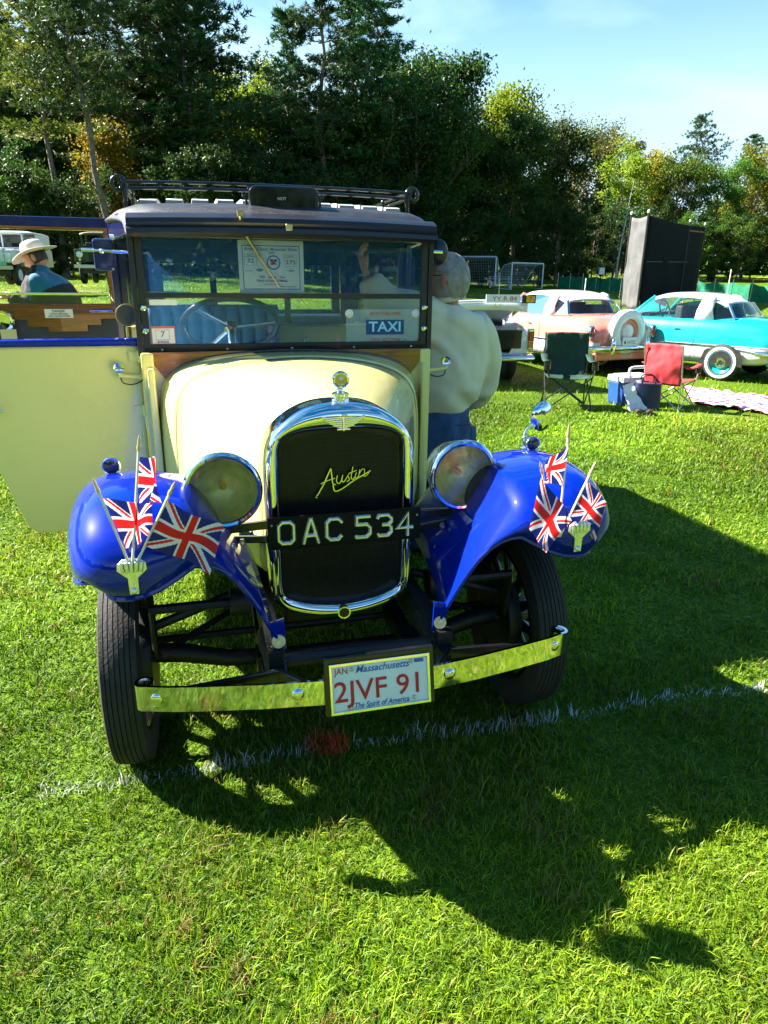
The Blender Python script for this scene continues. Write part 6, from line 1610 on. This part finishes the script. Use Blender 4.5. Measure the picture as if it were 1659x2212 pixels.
b = MB(); b.strokes([(-.04, .03), (0, -.01), (.05, .03)], .016, .006, (Vector((.15, -.085, 1.17)), FX, FZ)); b.build('badge', M['chrome'], ld)
for s in (-1, 1):
    b = MB(); b.box((s * .70, -.012, .70), (.105, .05, .30)); lm_ = b.build('tail_lamp', M['chrome'], wc, smooth=0, bevel=.015); b = MB(); b.box((s * .70, -.04, .74), (.08, .02, .14)); b.build('lamp_lens', REDL, lm_, smooth=0, bevel=.008); b = MB(); b.box((s * .70, -.04, .62), (.08, .02, .09)); b.build('lamp_lens', mat('amber lens', (.5, .12, .01), .2, coat=1, var=(30, .2)), lm_, smooth=0, bevel=.008)
b = MB(); b.tube([(-.78, .2, .43), (-.74, -.05, .43), (0, -.09, .43), (.74, -.05, .43), (.78, .2, .43)], .045, 10); b.build('rear_bumper', M['chrome'], wc)
b = MB(); b.ball((0, 1.25, 1.02), (.58, .30, .20), 10); b.build('folded_hood', mat('black hood cloth', (.02, .02, .024), .8, var=(9, .2)), wc)
b = MB(); b.box((-.2, .42, .64), (.16, .18, .12)); b.build('tool_box', M['steel'], wc, smooth=0, bevel=.01)
tp2 = MB(); tp2.lathe([(.17, -.07), (.26, -.075), (.29, -.05), (.295, 0), (.29, .05), (.26, .075), (.17, .07)], SIDE, 28, close=True); tm = tp2.mesh('tyre', M['tyre'], 50)
for s in (-1, 1):
    for y in (.85, 3.1): o = bpy.data.objects.new('tyre', tm); col.objects.link(o); o.parent = wc; o.location = (s * .66, y, .285)
# ---- two old four-wheel-drives at the far left
def offroader(root, paint, roofm, plate_col):
    b = MB(); b.box((0, 2.3, .98), (1.60, 2.6, .62)); b.build('body', paint, root, smooth=0, bevel=.04)
    b = MB(); b.box((0, .55, 1.0), (.95, 1.15, .46)); b.box((0, .55, 1.25), (.98, 1.1, .05)); b.build('bonnet', paint, root, smooth=0, bevel=.04)
    for s in (-1, 1):
        b = MB(); b.box((s * .64, .52, 1.0), (.34, 1.0, .44)); w = b.build('front_wing', paint, root, smooth=0, bevel=.04)
        c = Matrix.Translation((s * .63, .02, 1.04)) @ Matrix.Rotation(R(90), 4, 'X')
        b = MB(); b.lathe([(.11, -.02), (.115, .015), (.10, .02), (.095, .005)], c, 20); hl_ = b.build('headlamp', M['chrome'], w); b = MB(); b.lathe([(.095, .006), (.05, .02), (0, .025)], c, 16); b.build('lamp_lens', M['platewhite'], hl_)
        b = MB(); b.lathe([(.04, 0), (.04, .02), (0, .03)], Matrix.Translation((s * .63, .015, .86)) @ Matrix.Rotation(R(90), 4, 'X'), 12); b.build('side_lamp', M['reflector'], w)
    b = MB(); b.box((0, -.02, .98), (.62, .03, .36)); b.build('grille', M['black'], root, smooth=0)
    b = MB(); b.box((0, -.20, .62), (1.62, .10, .12)); b.build('bumper', M['steel'], root, smooth=0, bevel=.01)
    b = MB(); b.box((0, 1.15, 1.30), (1.48, .06, .06)); b.box((0, 1.22, 1.78), (1.44, .06, .06)); b.box((0, 1.18, 1.54), (.05, .06, .46)); b.box((-.71, 1.18, 1.54), (.06, .06, .46)); b.box((.71, 1.18, 1.54), (.06, .06, .46)); b.build('screen_frame', paint, root, smooth=0)
    b = MB(); b.box((-.36, 1.185, 1.54), (.66, .01, .44)); b.box((.36, 1.185, 1.54), (.66, .01, .44)); b.build('windscreen', CARGLASS, root, smooth=0)
    b = MB(); b.grid([[(.76 * u, y, z - .07 * abs(u) ** 4) for u in np.linspace(-1, 1, 11)] for y, z in ((1.14, 1.83), (1.2, 1.88), (2.2, 1.93), (3.5, 1.90), (3.58, 1.84))]); b.build('roof', roofm, root, smooth=60, thick=.04)
    b = MB(); b.box((-.74, 2.9, 1.55), (.03, 1.3, .52)); b.box((.74, 2.9, 1.55), (.03, 1.3, .52)); b.box((0, 3.56, 1.55), (1.46, .03, .52)); b.build('tilt_sides', roofm, root, smooth=0)
    b = MB(); b.box((-.40, 1.6, 1.25), (.5, .15, .5)); b.box((.40, 1.6, 1.25), (.5, .15, .5)); b.build('seats', CABIN, root, smooth=0, bevel=.03)
    b = MB(); b.box((0, 1.8, .52), (1.2, 3.4, .3)); b.build('underbody', M['chassis'], root, smooth=0)
    b = MB(); b.box((.42, -.262, .76), (.46, .012, .13)); pl_ = b.build('number_plate', plate_col, root, smooth=0)
    tp2 = MB(); tp2.lathe([(.2, -.08), (.34, -.085), (.37, -.06), (.375, 0), (.37, .06), (.34, .085), (.2, .08)], SIDE, 28, close=True); tm = tp2.mesh('tyre', M['tyre'], 40); hb = MB(); hb.lathe([(0, .06), (.1, .06), (.16, .03), (.2, .07)], SIDE, 20); hm4 = hb.mesh('wheel_disc', roofm, 40)
    for s in (-1, 1):
        for y in (.55, 2.9):
            we = empty('wheel', (s * .66, y, .375), 0 if s > 0 else math.pi); we.parent = root
            for nm, me in (('tyre', tm), ('wheel_disc', hm4)): o = bpy.data.objects.new(nm, me); col.objects.link(o); o.parent = we
    return pl_
gy = 27.0; gp = at(218, 614, gy)
g_ = empty('offroader', (gp.x, gy, gp.z), R(12), 'dark green canvas-topped four-wheel-drive seen between the taxi door and mirror', 'off-roader')
pl_ = offroader(g_, mat('bronze green paint', (.018, .045, .014), .4, var=(5, .15)), mat('faded tan canvas', (.30, .25, .18), .85, var=(6, .15)), M['platewhite']); text('plate_letters', 'MHERVE', .11, M['inkblack'], pl_, face_front(.42, -.2695, .76), width=.4)
gy = 25.5; gp = at(-12, 618, gy)
g2 = empty('offroader', (gp.x, gy, gp.z), R(4), 'white hard-topped four-wheel-drive behind the man in the sunhat', 'off-roader')
offroader(g2, mat('chalky white paint', (.60, .62, .62), .4, var=(5, .06)), mat('white hard top', (.72, .74, .76), .4, var=(5, .05)), mat('green number plate', (.15, .42, .22), .4, var=(30, .1)))
# ================================================================== picnic things
GREENC = mat('dark green chair canvas', (.008, .040, .024), .75, var=(6, .25)); REDC = mat('red chair canvas', (.50, .035, .045), .75, var=(6, .15))
def camp_chair(root, cloth, tube_m, lean=.0):
    """folding chair facing local -Y"""
    W_, D_, H_ = .27, .24, .42
    for (x0, y0, x1, y1) in ((-1, -1, 1, -1), (1, -1, -1, -1), (-1, 1, 1, 1), (1, 1, -1, 1), (-1, -1, -1, 1), (-1, 1, -1, -1), (1, -1, 1, 1), (1, 1, 1, -1)):
        b = MB(); b.tube([(x0 * W_ * 1.08, y0 * D_ * 1.15, .01), (x1 * W_, y1 * D_, H_)], .009, 8); b.build('leg', tube_m, root)
    for s in (-1, 1):
        b = MB(); b.tube([(s * W_, D_, .02), (s * (W_ + .005), D_ + .02, .45), (s * (W_ + .01), D_ + .10 + lean, .93)], .0095, 8); b.build('back_post', tube_m, root)
        b = MB(); b.tube([(s * W_, -D_, H_), (s * (W_ + .03), -D_ - .01, .62)], .009, 8); b.build('arm_post', tube_m, root)
        b = MB(); b.grid([[(s * (W_ + .02 + dx), y, .63 + dz - .03 * math.sin(math.pi * (y + D_) / (2 * D_))) for dx in (-.04, .045) ] for y, dz in ((-D_ - .06, 0), (-.1, .0), (.1, 0), (D_ + .05, .02))]); ar = b.build('armrest', cloth, root, thick=.012, smooth=60)
        b = MB(); b.lathe([(.042, .0), (.042, -.10), (.03, -.11)], Matrix.Translation((s * (W_ + .025), -D_ + .03, .622)), 16); b.build('cup_holder', M['black'], ar)
    r_ = np.random.RandomState(int(1000 * cloth.diffuse_color[0]) + 5)
    def wr(u, v): return .012 * mn.noise(Vector((u * 3, v * 5, 1.3))) + .010 * mn.noise(Vector((u * 7 + v * 4, v * 6, 4.1)))
    b = MB(); b.grid([[(W_ * u * (1 + .02 * v), D_ + .02 + .05 * v + lean * v + .055 * (1 - u * u) * math.sin(math.pi * min(1, v * 1.1 + .05)) + wr(u, v), .36 + .58 * v - .012 * u * u * v) for u in np.linspace(-1, 1, 21)] for v in np.linspace(0, 1, 21)]); b.build('backrest', cloth, root, smooth=180, thick=.006)
    b = MB(); b.grid([[(W_ * u * (1.05 if v < .5 else 1), lerp(-D_ - .03, D_ + .03, v) + .0, H_ + .01 - .055 * (1 - u * u) * math.sin(math.pi * (v * .8 + .15)) - .03 * v + wr(u, v + 3) * .7) for u in np.linspace(-1, 1, 17)] for v in np.linspace(0, 1, 15)]); b.build('seat', cloth, root, smooth=180, thick=.006)
gp = ground_at(1220, 880); gp.z = 0
camp_chair(empty('camping_chair', gp, R(-6), 'dark green folding camping chair facing the camera', 'camping chair', 'folding chairs on the grass', scale=.96), GREENC, M['black'], .03)
gp = ground_at(1440, 880); gp.z = 0
camp_chair(empty('camping_chair', gp, R(134), 'red folding camping chair with silver legs beside the picnic blanket', 'camping chair', 'folding chairs on the grass', scale=.86), REDC, mat('silver tube', (.55, .55, .56), .35, .9, var=(30, .1)), .04)
# cool box
gp = ground_at(1358, 872); gp.z = 0
cbx = empty('cool_box', gp, R(18), 'blue cool box with a white lid and handle left of the red chair', 'cool box')
b = MB(); b.box((0, 0, .155), (.46, .30, .29), taper=1.05); b.build('box_body', mat('cool box blue', (.012, .06, .30), .45, var=(8, .1)), cbx, smooth=0, bevel=.02)
LIDW = mat('cool box white', (.72, .76, .78), .45, var=(8, .05))
b = MB(); b.box((0, 0, .335), (.50, .335, .07)); b.box((0, 0, .375), (.40, .25, .02)); b.build('lid', LIDW, cbx, smooth=0, bevel=.014)
b = MB(); b.tube(spline([(-.16, -.16, .34), (-.16, -.15, .45), (-.12, -.145, .485), (.0, -.145, .49), (.12, -.145, .485), (.16, -.15, .45), (.16, -.16, .34)], 4), .018, 8); b.build('handle', LIDW, cbx)
gp = ground_at(1392, 885); gp.z = 0
bg_ = empty('tote_bag', gp, R(-12), 'dark blue shopping bag standing under the red chair', 'bag')
b = MB(); b.grid([[((.17 + .01 * math.sin(3 * a)) * math.copysign(abs(math.cos(a)) ** .5, math.cos(a)) * k, .09 * math.copysign(abs(math.sin(a)) ** .5, math.sin(a)) * k, z) for a in np.linspace(0, 2 * math.pi, 25)[:-1]] for z, k in ((0, 1), (.12, 1.04), (.24, 1.0), (.33, .96))], cv=True, caps=True); b.build('bag_body', mat('navy bag', (.014, .02, .07), .5, var=(9, .2)), bg_, smooth=50)
for y in (-.07, .07): b = MB(); b.tube(spline([(-.08, y, .32), (-.06, y, .42), (.06, y, .42), (.08, y, .32)], 4), .008, 6); b.build('handle', M['black'], bg_)
ppr = empty('paper_bag', gp + Vector((-.16, -.10, 0)), R(24), 'crumpled white paper leaning between the cool box and the red chair', 'paper')
b = MB(); b.grid([[(-.15 + .3 * u + .02 * mn.noise(Vector((u * 4, v * 4, 2))), .10 - .16 * (1 - v) + .03 * mn.noise(Vector((u * 5, v * 5, 7))), .015 + .36 * v * (.8 + .2 * u)) for u in np.linspace(0, 1, 12)] for v in np.linspace(0, 1, 12)]); b.build('crumpled_sheet', M['white'], ppr, smooth=25)
sn = empty('pair_of_shoes', gp + Vector((-.12, -.30, 0)), R(75), 'dark pair of shoes lying on the grass in front of the cool box', 'shoes')
for y in (-.06, .06):
    b = MB(); b.grid([[Vector((f, y + w * math.cos(u), .04 * q_ + .04 * q_ * math.sin(u))) for u in np.linspace(0, 2 * math.pi, 13)[:-1]] for f, w, q_ in ((-.13, .03, .8), (-.08, .04, 1), (.03, .042, .8), (.11, .04, .6), (.15, .025, .4))], cv=True, caps=True); b.build('shoe', BOOT, sn)
# blanket
def check_mat():
    m = mat('pink check cloth', (.7, .25, .3), .85); N, L = m.node_tree.nodes, m.node_tree.links
    t = N.new('ShaderNodeTexCoord'); sx_ = N.new('ShaderNodeSeparateXYZ'); L.new(t.outputs['Object'], sx_.inputs[0]); out = []
    for k in ('X', 'Y'):
        a = N.new('ShaderNodeMath'); a.operation = 'MULTIPLY'; a.inputs[1].default_value = 7.0; L.new(sx_.outputs[k], a.inputs[0])
        f = N.new('ShaderNodeMath'); f.operation = 'FRACT'; L.new(a.outputs[0], f.inputs[0])
        g = N.new('ShaderNodeMath'); g.operation = 'GREATER_THAN'; g.inputs[1].default_value = .5; L.new(f.outputs[0], g.inputs[0]); out.append(g)
    ad = N.new('ShaderNodeMath'); L.new(out[0].outputs[0], ad.inputs[0]); L.new(out[1].outputs[0], ad.inputs[1])
    dv = N.new('ShaderNodeMath'); dv.operation = 'MULTIPLY'; dv.inputs[1].default_value = .5; L.new(ad.outputs[0], dv.inputs[0])
    r = N.new('ShaderNodeValToRGB'); r.color_ramp.interpolation = 'CONSTANT'
    r.color_ramp.elements[0].color = (.78, .74, .74, 1); r.color_ramp.elements[1].color = (.62, .030, .090, 1); r.color_ramp.elements[1].position = .8
    e = r.color_ramp.elements.new(.3); e.color = (.74, .26, .33, 1)
    L.new(dv.outputs[0], r.inputs[0]); L.new(r.outputs[0], N['Principled BSDF'].inputs['Base Color']); return m
q00, q10, q01, q11 = ground_at(1492, 873), ground_at(1745, 912), ground_at(1476, 840), ground_at(1735, 870)
bo_ = q00.copy(); bo_.z = 0
blk = empty('picnic_blanket', bo_, 0, 'pink and white checked picnic blanket spread on the grass behind the red chair', 'blanket')
b = MB(); b.grid([[(q00.lerp(q10, u).lerp(q01.lerp(q11, u), v) - bo_) + Vector((.03 * mn.noise(Vector((v * 6, u * 3, 0))), .03 * mn.noise(Vector((u * 9, v * 2, 3))), .045 + .030 * mn.noise(Vector((u * 14, v * 7, 1))) + .02 * mn.noise(Vector((u * 25, v * 13, 5))))) for u in np.linspace(0, 1, 50)] for v in np.linspace(0, 1, 26)]); b.build('cloth', check_mat(), blk, smooth=180, thick=.006)

# ================================================================== far side of the field
# black screen of cloth on tall poles
fl, fr_, lf_ = at(1375, 672, 35.0), at(1500, 640, 46.0), at(1341, 664, 36.6)
for p in (fl, fr_, lf_): p.z = terr(p.x, p.y)
HS = 4.35
scn = empty('cloth_screen', fl, 0, 'tall black cloth screen on poles at the edge of the playing field', 'screen')
BLK = mat('black screen cloth', (.005, .005, .006), .9, spec=.1, var=(2, .25)); GREYC = mat('sunlit grey side cloth', (.085, .083, .085), .8, var=(1.5, .25))  # side cloth: same black cloth with sunlight put into its colour
def sheet(a, c, m, nm, z0):
    b = MB(); a, c = a - fl, c - fl; n = (c - a).cross(Vector((0, 0, 1))).normalized()
    b.grid([[a.lerp(c, u) + n * (.10 * mn.noise(Vector((u * 5, v * 4, z0 * 3))) * (1 if v < .55 else .4)) + Vector((0, 0, lerp(z0 + .06 * math.sin(u * 9), HS - .10 * math.sin(math.pi * u), v))) for u in np.linspace(0, 1, 16)] for v in np.linspace(0, 1, 22)])
    return b.build(nm, m, scn, smooth=180, thick=.02)
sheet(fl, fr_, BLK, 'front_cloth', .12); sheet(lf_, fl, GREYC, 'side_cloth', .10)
for p in (fl, fr_, lf_, fl.lerp(fr_, .68)):
    b = MB(); b.tube([p - fl, p - fl + Vector((0, 0, HS + .12))], .05, 8); b.build('pole', M['chassis'], scn); b = MB(); b.ball(p - fl + Vector((0, 0, HS + .16)), (.06, .06, .10), 6); b.build('pole_cap', M['white'], scn)
b = MB(); b.bar(fl.lerp(fr_, .68) - fl + Vector((0, 0, HS - .35)), fr_ - fl + Vector((0, 0, HS - .3)), .05, .08); b.build('rail', mat('rusty rail', (.20, .06, .03), .7, var=(5, .3)), scn, smooth=0)
b = MB(); b.bar(fl.lerp(fr_, .05) - fl + Vector((0, 0, HS * .53)), fr_ - fl + Vector((0, 0, HS * .53)), .03, .03); b.build('rail', M['chassis'], scn, smooth=0)
for px_ in (1378, 1470):
    q = fl.lerp(fr_, (px_ - 1375) / 125); b = MB(); b.tube([q - fl, q - fl + Vector((0, 0, .5))], .03, 6); b.build('yellow_stake', mat('yellow stake', (.7, .5, .03), .5, var=(20, .1)), scn)
# soccer goals
GOALW = mat('white goal tube', (.66, .74, .80), .4, var=(6, .05)); NET = mat('net cord', (.45, .50, .52), .8, var=(20, .1))
def goal(pL, pR, H, depth, label):
    o = pL.copy(); g = empty('soccer_goal', o, 0, label, 'goal', 'soccer goals at the far side of the field')
    w = pR - pL; w.z = 0; L_ = w.length; u = w.normalized(); n = Vector((-u.y, u.x, 0)); up = Vector((0, 0, 1))
    for s, q in ((0, Vector()), (1, u * L_)):
        b = MB(); b.tube([q, q + up * H], .06, 8); b.build('post', GOALW, g)
        b = MB(); b.tube([q + up * H, q + n * .8 + up * H * .92, q + n * depth], .035, 6); b.build('stay', GOALW, g); b = MB(); b.tube([q + up * .04, q + n * depth + up * .04], .04, 6); b.build('ground_bar', GOALW, g)
    b = MB(); b.tube([up * H, u * L_ + up * H], .06, 8); b.build('crossbar', GOALW, g); b = MB(); b.tube([n * depth + up * .04, u * L_ + n * depth + up * .04], .04, 6); b.build('ground_bar', GOALW, g)
    b = MB(); P = lambda t: n * (.8 * min(1, t * 3)) + up * (H * (1 - .08 * min(1, t * 3))) if t < 1 / 3 else (n * .8 + up * H * .92).lerp(n * depth, (t - 1 / 3) * 1.5)
    for k in range(0, 33):
        x = L_ * k / 32; b.tube([u * x + P(t) for t in (0, .33, .66, 1)], .010, 3)
    for k in range(0, 15):
        t = k / 14; b.tube([P(t), u * L_ * .5 + P(t) - up * .06, u * L_ + P(t)], .010, 3)
    for q in (Vector(), u * L_):
        for k in range(1, 8): b.tube([q + up * H * k / 8, q + n * (.8 + (depth - .8) * (1 - k / 8)) + up * H * k / 8 * .95], .010, 3)
        for k in range(1, 7): b.tube([q + n * depth * k / 7, q + n * depth * k / 7 + up * H * (.95 if k < 3 else .95 * (7 - k) / 5)], .010, 3)
    tag(b.build('net', NET, g, smooth=0), kind='stuff')
gl = lambda px, y: Vector((at(px, 610, y).x, y, terr(at(px, 610, y).x, y)))
goal(gl(905, 61), gl(1069, 59), 2.15, 2.0, 'white soccer goal partly hidden by the white-haired man')
goal(gl(1104, 60), gl(1171, 63), 2.10, 2.2, 'white soccer goal with a net right of the bench')
bn = empty('bench', gl(1080, 63), R(4), 'pale park bench between the two soccer goals', 'bench')
for z, y in ((.48, 0), (.48, .2), (.75, .32), (.92, .36)): b = MB(); b.box((0, y, z), (2.1, .14, .05)); b.build('slat', GOALW, bn, smooth=0)
for x in (-.85, .85): b = MB(); b.box((x, .15, .24), (.07, .35, .48)); b.box((x, .34, .70), (.07, .05, .5)); b.build('leg', GOALW, bn, smooth=0)
# green mesh fence
MESHG = mat('green windbreak mesh', (.008, .20, .10), .7, trans=.3, var=(2, .25))
for (a, y0, c, y1, lab) in ((1205, 66, 1350, 58, 'green mesh fence left of the black screen'), (1508, 50, 1720, 42, 'green mesh fence right of the black screen')):
    p, q = gl(a, y0), gl(c, y1); f = empty('mesh_fence', p, 0, lab, 'fence', 'green mesh fences along the field')
    for k in range(5):
        s0, s1 = (q - p) * (k / 5), (q - p) * ((k + 1) / 5)
        b = MB(); b.grid([[s0.lerp(s1, u) + Vector((0, .06 * mn.noise(Vector((u * 4 + k, v * 3, 0))), lerp(.03, 1.12 - .16 * math.sin(math.pi * u), v))) for u in np.linspace(0, 1, 9)] for v in np.linspace(0, 1, 5)]); b.build('mesh_panel', MESHG, f, smooth=180)
    for k in range(6): b = MB(); b.tube([(q - p) * (k / 5), (q - p) * (k / 5) + Vector((0, 0, 1.3))], .025, 6); b.build('post', M['steel'], f)
for px_, y, h, lab in ((1264, 22, 1.55, 'thin pale marker pole standing behind the pink car'), (1574, 22, 1.85, 'thin pale marker pole behind the turquoise car')):
    q = gl(px_, y); q.z = terr(q.x, y); o = empty('marker_pole', q, 0, lab, 'pole', 'thin marker poles in the field'); b = MB(); b.tube([(0, 0, 0), (.02, 0, h)], .014, 6); b.build('stick', M['dialwhite'], o)
q = gl(1297, 60); o = empty('bird_box', q, 0, 'small white bird box on a post at the foot of the dark wood', 'bird box')
b = MB(); b.tube([(0, 0, 0), (0, 0, 1.3)], .04, 6); b.build('post', M['chassis'], o); b = MB(); b.box((0, 0, 1.55), (.42, .3, .55)); b.build('box', M['white'], o, smooth=0, bevel=.02); b = MB(); b.box((0, 0, 1.87), (.5, .4, .06)); b.build('lid', M['chassis'], o, smooth=0)
